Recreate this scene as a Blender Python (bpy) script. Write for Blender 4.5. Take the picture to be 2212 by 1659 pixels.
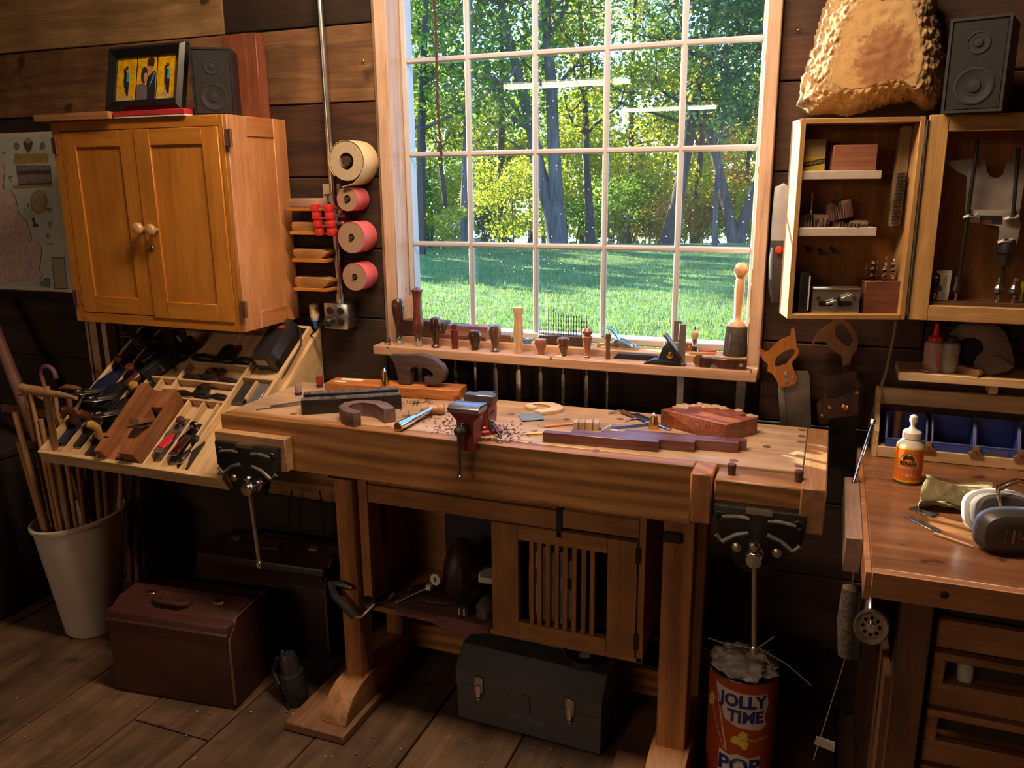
import bpy, bmesh, math, random
from mathutils import Vector, Matrix, Euler, noise
random.seed(7)
V = Vector
S = bpy.context.scene
COL = S.collection
for _o in list(bpy.data.objects):
    bpy.data.objects.remove(_o)

# ------------------------------------------------------------------ camera
IW, IH, FPX = 2212.0, 1659.0, 1779.0
YAW, PITCH, ROLL, CAMZ = math.radians(21.2), math.radians(13.97), math.radians(-.574), 1.58
_f = V((-math.sin(YAW)*math.cos(PITCH), math.cos(YAW)*math.cos(PITCH), -math.sin(PITCH)))
_r = V((math.cos(YAW), math.sin(YAW), 0))
_u = _r.cross(_f)
_R, _U = _r*math.cos(ROLL)+_u*math.sin(ROLL), -_r*math.sin(ROLL)+_u*math.cos(ROLL)
CAM = V((0, 0, CAMZ))
cd = bpy.data.cameras.new('camera'); cam = bpy.data.objects.new('camera', cd); COL.objects.link(cam)
cd.sensor_fit = 'HORIZONTAL'; cd.sensor_width = 36.0; cd.lens = 36.0*FPX/IW; cd.clip_start = .02; cd.clip_end = 400
_b = -_f
cam.matrix_world = Matrix(((_R.x, _U.x, _b.x, CAM.x), (_R.y, _U.y, _b.y, CAM.y), (_R.z, _U.z, _b.z, CAM.z), (0, 0, 0, 1)))
S.camera = cam

# ------------------------------------------------------------------ sky, sun, exposure
SUND = V((1, -.45, -.33)).normalized()
wd = bpy.data.worlds.new('sky'); S.world = wd; wd.use_nodes = True
_nt = wd.node_tree; _bg = _nt.nodes['Background']
_sk = _nt.nodes.new('ShaderNodeTexSky'); _sk.sky_type = 'NISHITA'; _sk.sun_disc = False
_sk.sun_elevation = math.radians(32); _sk.sun_rotation = math.atan2(-SUND.x, -SUND.y); _sk.altitude = 100; _sk.air_density = .8; _sk.dust_density = .1; _sk.ozone_density = 4.0
_sm = _nt.nodes.new('ShaderNodeMix'); _sm.data_type = 'RGBA'; _sm.blend_type = 'MULTIPLY'; _sm.inputs[0].default_value = 1; _sm.inputs[7].default_value = (.80, .96, 1.22, 1); _nt.links.new(_sk.outputs[0], _sm.inputs[6]); _nt.links.new(_sm.outputs[2], _bg.inputs[0]); _bg.inputs[1].default_value = .85
sl = bpy.data.lights.new('sun', 'SUN'); sl.energy = 34.0; sl.angle = math.radians(.55); sl.color = (1, .86, .62)
so = bpy.data.objects.new('sun', sl); COL.objects.link(so); so.rotation_euler = SUND.to_track_quat('-Z', 'Y').to_euler(); so.location = (-30, 16, 12)
S.view_settings.view_transform = 'Standard'; S.view_settings.look = 'None'
S.view_settings.gamma = 1; S.view_settings.exposure = 0; S.view_settings.use_curve_mapping = False
try:
    S.cycles.use_denoising = True; S.cycles.max_bounces = 5; S.cycles.diffuse_bounces = 3; S.cycles.glossy_bounces = 3; S.cycles.transmission_bounces = 4; S.cycles.transparent_max_bounces = 12; S.cycles.use_adaptive_sampling = True; S.cycles.adaptive_threshold = .08; S.cycles.adaptive_min_samples = 16
    S.cycles.sample_clamp_indirect = 6; S.cycles.caustics_reflective = False; S.cycles.caustics_refractive = False
except Exception:
    pass
LAMPCOL = (1.0, .66, .40)
LAMP_MAIN, LAMP_REAR = 47, 75

# ------------------------------------------------------------------ survey helpers: a sight line cut by a real plane
def ray(x, y):
    return _R*((x-IW/2)/FPX) - _U*((y-IH/2)/FPX) + _f
def PY(x, y, Y):
    r = ray(x, y); return CAM + r*(Y/r.y)
def PZ(x, y, Z):
    r = ray(x, y); return CAM + r*((Z-CAMZ)/r.z)
def PX(x, y, X):
    r = ray(x, y); return CAM + r*(X/r.x)
def PP(x, y, o, n):
    r = ray(x, y); o = V(o); n = V(n); return CAM + r*(n.dot(o-CAM)/n.dot(r))

# ------------------------------------------------------------------ mesh builder
class B:
    def __init__(s): s.bm = bmesh.new()
    def _xf(s, vs, M):
        if M is not None:
            for v in vs: v.co = M @ v.co
    def box(s, a, b, bev=0, M=None, seg=1):
        a, b = V(a), V(b)
        r = bmesh.ops.create_cube(s.bm, size=1)
        vs = r['verts']
        for v in vs: v.co = V(((a.x+b.x)/2+v.co.x*abs(b.x-a.x), (a.y+b.y)/2+v.co.y*abs(b.y-a.y), (a.z+b.z)/2+v.co.z*abs(b.z-a.z)))
        if bev:
            es = list({e for v in vs for e in v.link_edges})
            r2 = bmesh.ops.bevel(s.bm, geom=es, offset=bev, segments=seg, affect='EDGES', profile=.5)
            vs = list({v for f in r2['faces'] for v in f.verts} | {v for v in vs if v.is_valid})
        s._xf(vs, M); return s
    def bx(s, c, d, bev=0, M=None, seg=1):
        c, d = V(c), V(d)/2
        return s.box(c-d, c+d, bev, M, seg)
    def ring(s, pts): return [s.bm.verts.new(p) for p in pts]
    def skin(s, rings, cap=True, closed=False, M=None):
        R = [s.ring(r) for r in rings]
        n = len(R[0]); m = len(R)
        for i in range(m if closed else m-1):
            A, Bq = R[i], R[(i+1) % m]
            for j in range(n):
                q = (A[j], A[(j+1) % n], Bq[(j+1) % n], Bq[j])
                try: s.bm.faces.new(q)
                except ValueError: pass
        if cap and not closed:
            for q in (R[0][::-1], R[-1]):
                try: s.bm.faces.new(q)
                except ValueError: pass
        s._xf([v for r in R for v in r], M); return s
    def tube(s, pts, r, n=10, cap=True, closed=False, M=None, flat=None):
        pts = [V(p) for p in pts]
        m = len(pts); rs = r if isinstance(r, (list, tuple)) else [r]*m
        rings = []; nrm = None
        for i in range(m):
            if closed: t = pts[(i+1) % m]-pts[i-1]
            else: t = pts[min(i+1, m-1)]-pts[max(i-1, 0)]
            t = t.normalized()
            if nrm is None:
                nrm = t.orthogonal().normalized() if flat is None else (V(flat)-t*V(flat).dot(t)).normalized()
            nrm = (nrm-t*nrm.dot(t)).normalized(); bn = t.cross(nrm)
            q = rs[i]; a, b = q if isinstance(q, (list, tuple)) else (q, q)
            rings.append([pts[i]+nrm*a*math.cos(2*math.pi*k/n)+bn*b*math.sin(2*math.pi*k/n) for k in range(n)])
        return s.skin(rings, cap, closed, M)
    def cyl(s, p, q, r, r2=None, n=16, M=None):
        return s.tube([p, q], [r, r if r2 is None else r2], n, M=M)
    def lathe(s, prof, o=(0, 0, 0), d=(0, 0, 1), n=18, M=None, cap=True):
        o, d = V(o), V(d).normalized(); a = d.orthogonal().normalized(); b = d.cross(a)
        return s.skin([[o+d*h+(a*math.cos(2*math.pi*k/n)+b*math.sin(2*math.pi*k/n))*max(r, 1e-4) for k in range(n)] for r, h in prof], cap, M=M)
    def prism(s, poly, h0, h1, ax='y', bev=0, M=None):
        f = {'y': lambda u, v, h: V((u, h, v)), 'x': lambda u, v, h: V((h, u, v)), 'z': lambda u, v, h: V((u, v, h))}[ax]
        A = [s.bm.verts.new(f(u, v, h0)) for u, v in poly]; Bq = [s.bm.verts.new(f(u, v, h1)) for u, v in poly]
        n = len(poly); fs = []
        fs.append(s.bm.faces.new(A)); fs.append(s.bm.faces.new(Bq[::-1]))
        for i in range(n): fs.append(s.bm.faces.new((A[i], A[(i+1) % n], Bq[(i+1) % n], Bq[i])))
        vs = A+Bq
        if bev:
            es = list({e for f_ in fs[:2] for e in f_.edges})
            r2 = bmesh.ops.bevel(s.bm, geom=es, offset=bev, segments=2, affect='EDGES', profile=.5)
            vs = list({v for f_ in r2['faces'] for v in f_.verts} | {v for v in vs if v.is_valid})
        s._xf(vs, M); return s
    def plate(s, outer, holes, h0, h1, ax='y', M=None):
        """flat plate with holes: outline and holes filled by triangle fill, then extruded"""
        f = {'y': lambda u, v, h: V((u, h, v)), 'x': lambda u, v, h: V((h, u, v)), 'z': lambda u, v, h: V((u, v, h))}[ax]
        allv = []
        loops0, loops1 = [], []
        for h, L in ((h0, loops0), (h1, loops1)):
            es = []
            for lp in [outer]+list(holes):
                vs = [s.bm.verts.new(f(u, v, h)) for u, v in lp]; L.append(vs); allv += vs
                es += [s.bm.edges.new((vs[i], vs[(i+1) % len(vs)])) for i in range(len(vs))]
            bmesh.ops.triangle_fill(s.bm, use_beauty=True, use_dissolve=False, edges=es)
        for a, b in zip(loops0, loops1):
            for i in range(len(a)):
                s.bm.faces.new((a[i], a[(i+1) % len(a)], b[(i+1) % len(a)], b[i]))
        s._xf(allv, M); return s
    def ell(s, c, r, nu=16, nv=10, M=None, fn=None):
        c = V(c); r = (r, r, r) if not isinstance(r, (list, tuple)) else r
        rings = []
        for i in range(nv+1):
            th = math.pi*i/nv; z = -math.cos(th); q = max(math.sin(th), 1e-3)
            ring = []
            for k in range(nu):
                p = V((q*math.cos(2*math.pi*k/nu), q*math.sin(2*math.pi*k/nu), z))
                k_ = fn(p) if fn else 1
                ring.append(c+V((p.x*r[0], p.y*r[1], p.z*r[2]))*k_)
            rings.append(ring)
        return s.skin(rings, M=M)
    def grid(s, fn, nu, nv, M=None):
        G = [[s.bm.verts.new(fn(i/nu, j/nv)) for j in range(nv+1)] for i in range(nu+1)]
        for i in range(nu):
            for j in range(nv): s.bm.faces.new((G[i][j], G[i+1][j], G[i+1][j+1], G[i][j+1]))
        s._xf([v for r in G for v in r], M); return s
    def slab(s, fn, nu, nv, th, M=None):
        """sheet with thickness th (offset along -normal estimated by z)"""
        T = [[V(fn(i/nu, j/nv)) for j in range(nv+1)] for i in range(nu+1)]
        def nr(i, j):
            a = T[min(i+1, nu)][j]-T[max(i-1, 0)][j]; b = T[i][min(j+1, nv)]-T[i][max(j-1, 0)]
            return a.cross(b).normalized()
        A = [[s.bm.verts.new(T[i][j]) for j in range(nv+1)] for i in range(nu+1)]
        Q = [[s.bm.verts.new(T[i][j]-nr(i, j)*th) for j in range(nv+1)] for i in range(nu+1)]
        for i in range(nu):
            for j in range(nv):
                s.bm.faces.new((A[i][j], A[i+1][j], A[i+1][j+1], A[i][j+1])); s.bm.faces.new((Q[i][j], Q[i][j+1], Q[i+1][j+1], Q[i+1][j]))
        per = [(i, 0) for i in range(nu)]+[(nu, j) for j in range(nv)]+[(i, nv) for i in range(nu, 0, -1)]+[(0, j) for j in range(nv, 0, -1)]
        for k in range(len(per)):
            a, b = per[k], per[(k+1) % len(per)]
            s.bm.faces.new((A[a[0]][a[1]], Q[a[0]][a[1]], Q[b[0]][b[1]], A[b[0]][b[1]]))
        s._xf([v for r in A+Q for v in r], M); return s

def wm(o):
    return o.matrix_basis if o.parent is None else wm(o.parent) @ o.matrix_basis
def mesh_of(name, b, mat, ang=38, recalc=True):
    if recalc: bmesh.ops.recalc_face_normals(b.bm, faces=b.bm.faces)
    me = bpy.data.meshes.new(name); b.bm.to_mesh(me); b.bm.free()
    for p in me.polygons: p.use_smooth = True
    me.set_sharp_from_angle(angle=math.radians(ang))
    if mat is not None: me.materials.append(mat)
    return me
def O(name, b, mat, parent=None, w=False, ang=38, label=None, recalc=True):
    me = mesh_of(name, b, mat, ang, recalc)
    o = bpy.data.objects.new(name, me); COL.objects.link(o)
    if parent is not None:
        if w: me.transform(wm(parent).inverted())
        o.parent = parent
    if label: o['label'] = label
    return o
def tag(o, label=None, cat=None, group=None, kind=None):
    if label: o['label'] = label
    if cat: o['category'] = cat
    if group: o['group'] = group
    if kind: o['kind'] = kind
    return o
def thing(name, label, cat, loc=(0, 0, 0), rot=(0, 0, 0), group=None, M=None):
    o = bpy.data.objects.new(name, None); COL.objects.link(o); o.empty_display_size = .05
    o.matrix_basis = M if M is not None else Matrix.Translation(V(loc)) @ Euler(rot).to_matrix().to_4x4()
    return tag(o, label, cat, group)
def one(name, b, mat, label, cat, loc=(0, 0, 0), rot=(0, 0, 0), group=None, M=None, ang=38):
    """a thing made of a single mesh, geometry given in its own frame"""
    o = O(name, b, mat, None, ang=ang)
    o.matrix_basis = M if M is not None else Matrix.Translation(V(loc)) @ Euler(rot).to_matrix().to_4x4()
    return tag(o, label, cat, group)
def struct(name, b, mat, ang=38, label=None):
    return tag(O(name, b, mat, ang=ang), label, None, None, 'structure')
def piece(src, name, M, parent=None):
    c = src.copy(); c.name = name; COL.objects.link(c); c.parent = parent; c.matrix_basis = M; return c
def copy_tree(root, M, label=None):
    r = root.copy(); COL.objects.link(r); r.matrix_basis = M
    if label: r['label'] = label
    def rec(src, dst):
        for ch in list(src.children):
            c = ch.copy(); COL.objects.link(c); c.parent = dst; rec(ch, c)
    rec(root, r); return r
def rotm(rx=0, ry=0, rz=0): return Euler((rx, ry, rz)).to_matrix().to_4x4()
def frame_m(o, x, z):
    """matrix from origin, x axis and approximate z axis"""
    x = V(x).normalized(); y = V(z).cross(x).normalized(); z = x.cross(y)
    o = V(o); return Matrix(((x.x, y.x, z.x, o.x), (x.y, y.y, z.y, o.y), (x.z, y.z, z.z, o.z), (0, 0, 0, 1)))
def T(x, y=None, z=None): return Matrix.Translation(V(x) if y is None else V((x, y, z)))
def text_mesh(name, body, size, mat, parent, M, ext=.0006, align='CENTER', bend=None, sx=1, bold=0):
    c = bpy.data.curves.new(name, 'FONT'); c.body = body; c.size = size; c.extrude = ext; c.align_x = align; c.align_y = 'CENTER'; c.offset = bold; c.resolution_u = 3
    t = bpy.data.objects.new('tmp', c); COL.objects.link(t)
    dg = bpy.context.evaluated_depsgraph_get(); me = bpy.data.meshes.new_from_object(t.evaluated_get(dg)); bpy.data.objects.remove(t)
    me.name = name
    me.transform(Matrix.Diagonal((sx, 1, 1, 1)))
    if bend:
        bm = bmesh.new(); bm.from_mesh(me); bmesh.ops.triangulate(bm, faces=bm.faces)
        bmesh.ops.subdivide_edges(bm, edges=[e for e in bm.edges if e.calc_length() > bend*.25], cuts=3); bm.to_mesh(me); bm.free()
        for v in me.vertices:
            a = v.co.x/bend; v.co = V((math.sin(a)*(bend+v.co.z), v.co.y, math.cos(a)*(bend+v.co.z)-bend))
    me.materials.clear(); me.materials.append(mat)
    o = bpy.data.objects.new(name, me); COL.objects.link(o); o.parent = parent; o.matrix_basis = M
    return o

# ------------------------------------------------------------------ materials
MATS = {}
def _new(name):
    m = bpy.data.materials.new(name); m.use_nodes = True; nt = m.node_tree; nt.nodes.clear()
    out = nt.nodes.new('ShaderNodeOutputMaterial'); bs = nt.nodes.new('ShaderNodeBsdfPrincipled'); nt.links.new(bs.outputs[0], out.inputs[0])
    return m, nt, bs, out
def _c(c): return (c[0], c[1], c[2], 1)
def _ramp(nt, fac, stops):
    r = nt.nodes.new('ShaderNodeValToRGB'); e = r.color_ramp.elements
    e[0].position, e[0].color = stops[0][0], _c(stops[0][1]); e[1].position, e[1].color = stops[-1][0], _c(stops[-1][1])
    for p, c in stops[1:-1]:
        q = e.new(p); q.color = _c(c)
    nt.links.new(fac, r.inputs[0]); return r
def _noise(nt, vec, scale, detail=4, rough=.55, dist=0):
    n = nt.nodes.new('ShaderNodeTexNoise'); n.inputs['Scale'].default_value = scale; n.inputs['Detail'].default_value = detail
    n.inputs['Roughness'].default_value = rough; n.inputs['Distortion'].default_value = dist
    if vec is not None: nt.links.new(vec, n.inputs['Vector'])
    return n
def _mix(nt, a, b, fac, mode='MIX'):
    m = nt.nodes.new('ShaderNodeMix'); m.data_type = 'RGBA'; m.blend_type = mode
    for v, i in ((fac, 0), (a, 6), (b, 7)):
        if isinstance(v, (int, float)): m.inputs[i].default_value = v
        elif isinstance(v, tuple): m.inputs[i].default_value = _c(v)
        else: nt.links.new(v, m.inputs[i])
    return m.outputs[2]
def wood(name, dark, light, ax='X', freq=1, rough=.5, fig=0.0, blot=.35, var=.12, bump=.15, spots=None, rings=0, coat=0, fib=.55):
    """timber: stretched grain along ax, fibre streaks, blotches, per piece variation"""
    if name in MATS: return MATS[name]
    m, nt, bs, out = _new(name); N = nt.nodes.new; L = nt.links.new
    tc = N('ShaderNodeTexCoord'); oi = N('ShaderNodeObjectInfo')
    ad = N('ShaderNodeVectorMath'); ad.operation = 'MULTIPLY_ADD'; cmb = N('ShaderNodeCombineXYZ')
    for i in range(3): L(oi.outputs['Random'], cmb.inputs[i])
    L(cmb.outputs[0], ad.inputs[0]); ad.inputs[1].default_value = (7, 11, 13); L(tc.outputs['Object'], ad.inputs[2])
    mp = N('ShaderNodeMapping'); sc = {'X': (.09, 1, 1), 'Y': (1, .09, 1), 'Z': (1, 1, .09)}[ax]; mp.inputs['Scale'].default_value = [q*freq for q in sc]
    L(ad.outputs[0], mp.inputs[0])
    n1 = _noise(nt, mp.outputs[0], 22, 6, .6, 1.2+fig)
    fac = n1.outputs[0]
    if rings:
        wv = N('ShaderNodeTexWave'); wv.wave_type = 'RINGS'; wv.rings_direction = ax; wv.inputs['Scale'].default_value = rings; wv.inputs['Distortion'].default_value = 9; wv.inputs['Detail'].default_value = 1.5; wv.inputs['Detail Scale'].default_value = .35
        mw_ = N('ShaderNodeMapping'); mw_.inputs['Scale'].default_value = [q*freq for q in {'X': (.30, 1, 1), 'Y': (1, .30, 1), 'Z': (1, 1, .30)}[ax]]; L(ad.outputs[0], mw_.inputs[0]); L(mw_.outputs[0], wv.inputs[0])
        fac = _mix(nt, n1.outputs[0], wv.outputs[0], .25)
    rp = _ramp(nt, fac, [(.32, dark), (.5, tuple((a+b)/2 for a, b in zip(dark, light))), (.68, light)])
    mp2 = N('ShaderNodeMapping'); sc2 = {'X': (.03, 1, 1), 'Y': (1, .03, 1), 'Z': (1, 1, .03)}[ax]; mp2.inputs['Scale'].default_value = [q*freq for q in sc2]; L(ad.outputs[0], mp2.inputs[0])
    n2 = _noise(nt, mp2.outputs[0], 190, 3, .6)
    f2 = _ramp(nt, n2.outputs[0], [(.3, (.62, .6, .58)), (.62, (1, 1, 1))])
    c = _mix(nt, rp.outputs[0], f2.outputs[0], fib, 'MULTIPLY')
    n3 = _noise(nt, ad.outputs[0], 5*freq, 3, .6)
    f3 = _ramp(nt, n3.outputs[0], [(.35, (1-blot,)*3), (.6, (1, 1, 1))])
    c = _mix(nt, c, f3.outputs[0], 1, 'MULTIPLY')
    if spots:
        n4 = _noise(nt, ad.outputs[0], spots[1], 2, .5); f4 = _ramp(nt, n4.outputs[0], [(spots[2], (0, 0, 0)), (spots[2]+.06, (1, 1, 1))])
        c = _mix(nt, c, spots[0], f4.outputs[0])
    hs = N('ShaderNodeHueSaturation'); mr = N('ShaderNodeMapRange'); mr.inputs[3].default_value = 1-var; mr.inputs[4].default_value = 1+var; L(oi.outputs['Random'], mr.inputs[0]); L(mr.outputs[0], hs.inputs['Value']); L(c, hs.inputs['Color'])
    L(hs.outputs[0], bs.inputs['Base Color']); bs.inputs['Roughness'].default_value = rough
    if coat: bs.inputs['Coat Weight'].default_value = coat; bs.inputs['Coat Roughness'].default_value = .25
    if bump:
        bp = N('ShaderNodeBump'); bp.inputs['Strength'].default_value = bump; bp.inputs['Distance'].default_value = .002; L(n2.outputs[0], bp.inputs['Height']); L(bp.outputs[0], bs.inputs['Normal'])
    MATS[name] = m; return m
def plain(name, col, rough=.5, metal=0, var=.12, scale=30, bump=0, coat=0, spec=None, emit=None, trans=0, sss=0, objvar=0):
    if name in MATS: return MATS[name]
    m, nt, bs, out = _new(name); N = nt.nodes.new; L = nt.links.new
    tc = N('ShaderNodeTexCoord'); n = _noise(nt, tc.outputs['Object'], scale, 5, .6)
    rp = _ramp(nt, n.outputs[0], [(.3, tuple(q*(1-var) for q in col)), (.7, tuple(min(q*(1+var), 1) for q in col))])
    c = rp.outputs[0]
    if objvar:
        oi = N('ShaderNodeObjectInfo'); hs = N('ShaderNodeHueSaturation'); mr = N('ShaderNodeMapRange'); mr.inputs[3].default_value = 1-objvar; mr.inputs[4].default_value = 1+objvar; L(oi.outputs['Random'], mr.inputs[0]); L(mr.outputs[0], hs.inputs['Value']); L(c, hs.inputs['Color']); c = hs.outputs[0]
    L(c, bs.inputs['Base Color'])
    bs.inputs['Roughness'].default_value = rough; bs.inputs['Metallic'].default_value = metal
    if coat: bs.inputs['Coat Weight'].default_value = coat; bs.inputs['Coat Roughness'].default_value = .1
    if trans: bs.inputs['Transmission Weight'].default_value = trans
    if emit: bs.inputs['Emission Color'].default_value = _c(emit[0]); bs.inputs['Emission Strength'].default_value = emit[1]
    if bump:
        bp = N('ShaderNodeBump'); bp.inputs['Strength'].default_value = bump; bp.inputs['Distance'].default_value = .003; L(n.outputs[0], bp.inputs['Height']); L(bp.outputs[0], bs.inputs['Normal'])
    MATS[name] = m; return m
def glassy(name, tint=(1, 1, 1), refl=.9, dust=None, alpha=.04):
    """clear sheet: see-through with Fresnel mirror reflections, optional dust specks"""
    if name in MATS: return MATS[name]
    m, nt, bs, out = _new(name); N = nt.nodes.new; L = nt.links.new; nt.nodes.remove(bs)
    tr = N('ShaderNodeBsdfTransparent'); tr.inputs[0].default_value = _c(tint); gl = N('ShaderNodeBsdfGlossy'); gl.inputs['Roughness'].default_value = 0.0 if dust else .06; gl.inputs[0].default_value = (refl, refl, refl, 1)
    lw = N('ShaderNodeLayerWeight'); lw.inputs[0].default_value = .5; pw_ = N('ShaderNodeMath'); pw_.operation = 'POWER'; pw_.inputs[1].default_value = 5; L(lw.outputs['Facing'], pw_.inputs[0])
    fr = N('ShaderNodeMapRange'); fr.inputs[3].default_value = .045; fr.inputs[4].default_value = 1; L(pw_.outputs[0], fr.inputs[0]); mx = N('ShaderNodeMixShader'); L(fr.outputs[0], mx.inputs[0]); L(tr.outputs[0], mx.inputs[1]); L(gl.outputs[0], mx.inputs[2])
    last = mx
    if dust:
        tc = N('ShaderNodeTexCoord'); vo = N('ShaderNodeTexVoronoi'); vo.inputs['Scale'].default_value = 70; L(tc.outputs['Object'], vo.inputs['Vector'])
        lt = N('ShaderNodeMath'); lt.operation = 'LESS_THAN'; lt.inputs[1].default_value = .13; L(vo.outputs['Distance'], lt.inputs[0])
        wn = N('ShaderNodeSeparateColor'); L(vo.outputs['Color'], wn.inputs[0]); g2 = N('ShaderNodeMath'); g2.operation = 'GREATER_THAN'; g2.inputs[1].default_value = .62; L(wn.outputs[0], g2.inputs[0])
        mu = N('ShaderNodeMath'); mu.operation = 'MULTIPLY'; L(lt.outputs[0], mu.inputs[0]); L(g2.outputs[0], mu.inputs[1])
        nz = _noise(nt, tc.outputs['Object'], 9.0, 5, .7); hz = _ramp(nt, nz.outputs[0], [(.3, (dust[1]*.4,)*3), (.75, (dust[1],)*3)])
        m2 = N('ShaderNodeMath'); m2.operation = 'MULTIPLY'; m2.inputs[1].default_value = dust[0]; L(mu.outputs[0], m2.inputs[0])
        ad = N('ShaderNodeMath'); ad.operation = 'ADD'; ad.use_clamp = True; L(m2.outputs[0], ad.inputs[0]); L(hz.outputs[0], ad.inputs[1])
        df = N('ShaderNodeBsdfTranslucent'); df.inputs[0].default_value = (.9, .95, 1, 1); d2 = N('ShaderNodeBsdfDiffuse'); d2.inputs[0].default_value = (.8, .8, .8, 1); dm = N('ShaderNodeMixShader'); dm.inputs[0].default_value = .3; L(df.outputs[0], dm.inputs[1]); L(d2.outputs[0], dm.inputs[2])
        m3 = N('ShaderNodeMixShader'); L(ad.outputs[0], m3.inputs[0]); L(mx.outputs[0], m3.inputs[1]); L(dm.outputs[0], m3.inputs[2]); last = m3
    L(last.outputs[0], out.inputs[0]); MATS[name] = m; return m
def leafmat(name, stops, transl=.5):
    if name in MATS: return MATS[name]
    m, nt, bs, out = _new(name); N = nt.nodes.new; L = nt.links.new; nt.nodes.remove(bs)
    ge = N('ShaderNodeNewGeometry'); rp = _ramp(nt, ge.outputs['Random Per Island'], stops)
    df = N('ShaderNodeBsdfDiffuse'); tr = N('ShaderNodeBsdfTranslucent'); L(rp.outputs[0], df.inputs[0]); L(rp.outputs[0], tr.inputs[0])
    mx = N('ShaderNodeMixShader'); mx.inputs[0].default_value = transl; L(df.outputs[0], mx.inputs[1]); L(tr.outputs[0], mx.inputs[2]); L(mx.outputs[0], out.inputs[0])
    MATS[name] = m; return m

# palette
PLK = [wood('tan_barn_board', (.36, .20, .08), (.66, .43, .20), 'X', 1, .75, 0, .35, .1, .4, ((.07, .035, .02), 9, .70)),
       wood('brown_barn_board', (.16, .075, .032), (.36, .19, .08), 'X', 1, .75, 0, .45, .15, .4, ((.05, .025, .015), 8, .68)),
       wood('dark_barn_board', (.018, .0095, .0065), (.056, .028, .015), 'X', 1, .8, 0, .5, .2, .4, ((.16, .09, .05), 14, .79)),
       wood('red_brown_barn_board', (.034, .013, .008), (.095, .04, .02), 'X', 1, .75, 0, .45, .2, .4)]
OAKX = wood('honey_oak_horizontal', (.45, .165, .020), (.60, .255, .038), 'X', 1.3, .42, 0, .12, .03, .05, fib=.25)
OAKZ = wood('honey_oak_vertical', (.45, .165, .020), (.60, .255, .038), 'Z', 1.3, .42, 0, .12, .05, .05, fib=.25)
OAKY = wood('honey_oak_depthwise', (.5, .26, .09), (.72, .42, .17), 'Y', 1.3, .42, 0, .16, .06)
FLOORM = wood('worn_floor_plank', (.06, .034, .019), (.17, .10, .055), 'Y', .8, .7, 0, .55, .2, .4, ((.04, .025, .018), 6, .66))
BENCHX = wood('bench_maple_apron', (.19, .08, .022), (.44, .215, .078), 'X', .8, .42, .8, .12, .05, .12, None, 13)
BENCHT = wood('bench_maple_top', (.44, .28, .165), (.66, .46, .30), 'X', 1, .30, 0, .3, .05, .12, ((.17, .09, .05), 12, .72))
BENCHZ = wood('bench_fir_leg', (.28, .11, .034), (.52, .235, .085), 'Z', 1.2, .5, 0, .2, .06, .2, None, 6)
BENCHY = wood('bench_fir_foot', (.25, .115, .045), (.44, .23, .10), 'Y', 1.2, .55, 0, .2, .08, .2)
PINEX = wood('pale_pine_horizontal', (.52, .34, .17), (.78, .57, .33), 'X', 1.2, .55, 0, .12, .06)
PINEY = wood('pale_pine_slopewise', (.52, .34, .17), (.78, .57, .33), 'Y', 1.2, .55, 0, .12, .06)
PINEZ = wood('pink_pine_vertical', (.52, .34, .24), (.72, .52, .40), 'Z', 1, .6, 0, .15, .05, .15, ((.22, .10, .05), 16, .755))
SILLX = wood('window_ledge_pine', (.44, .25, .15), (.62, .40, .27), 'X', 1, .5, 0, .15, .05, .15)
WHITE = plain('white_vinyl', (.50, .50, .54), .35, 0, .03)
STEEL = plain('brushed_steel', (.55, .54, .52), .32, 1, .15, 60)
CHROME = plain('polished_chrome', (.78, .78, .78), .12, 1, .05)
DSTEEL = plain('dark_tool_steel', (.16, .15, .15), .4, .9, .25, 50)
BLACKP = plain('black_plastic', (.018, .018, .02), .35, 0, .2)
BLACKI = plain('black_iron', (.02, .02, .022), .38, .3, .3, 40, .1)
BRASS = plain('brass', (.72, .46, .14), .25, 1, .12)
GALV = plain('galvanised_metal', (.64, .65, .66), .26, 1, .15, 40)
REDP = plain('red_plastic', (.55, .03, .03), .35, 0, .1)
PAPER = plain('white_paper', (.75, .72, .66), .8, 0, .05)
CORDM = plain('black_cord', (.012, .012, .012), .5)
# ------------------------------------------------------------------ the room shell
YW, XL, XR, YR, ZC = 2.40, -3.30, 2.6, -7.6, 2.78
WX0, WX1, WZ0, WZ1 = -1.318, -.205, 1.085, 2.53          # clear opening between the jambs
fl = struct('floor', B().box((XL-.1, YR-.1, -.12), (XR+.1, YW+.1, -.022)), FLOORM, label='old worn wide plank floor')
for i in range(21):
    x0 = XL+i*.285; y = YR; first = True
    cuts = [YR, -3+random.uniform(-1, 1), .2+random.uniform(-.5, .6), YW]
    if i in (5, 8): cuts = [YR, -2, 1.62, YW]
    for a, b in zip(cuts[:-1], cuts[1:]):
        O('floor_plank', B().box((x0+.0025, a+.002, -.022), (min(x0+.2825, XR), b-.002, random.uniform(-.0025, 0)), .003), FLOORM, fl)
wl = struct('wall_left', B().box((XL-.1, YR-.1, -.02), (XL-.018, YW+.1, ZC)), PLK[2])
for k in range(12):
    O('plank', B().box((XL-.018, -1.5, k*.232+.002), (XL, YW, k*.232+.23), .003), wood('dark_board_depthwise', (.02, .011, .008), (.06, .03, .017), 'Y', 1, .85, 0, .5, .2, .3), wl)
struct('wall_right', B().box((XR, YR-.1, -.02), (XR+.1, YW+.1, ZC)), PLK[1])
struct('wall_rear', B().box((XL-.1, YR-.1, -.02), (XR+.1, YR, ZC)), PLK[1])
struct('ceiling', B().box((XL-.1, YR-.1, ZC), (XR+.1, YW+.14, ZC+.1)), PLK[2])
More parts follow.
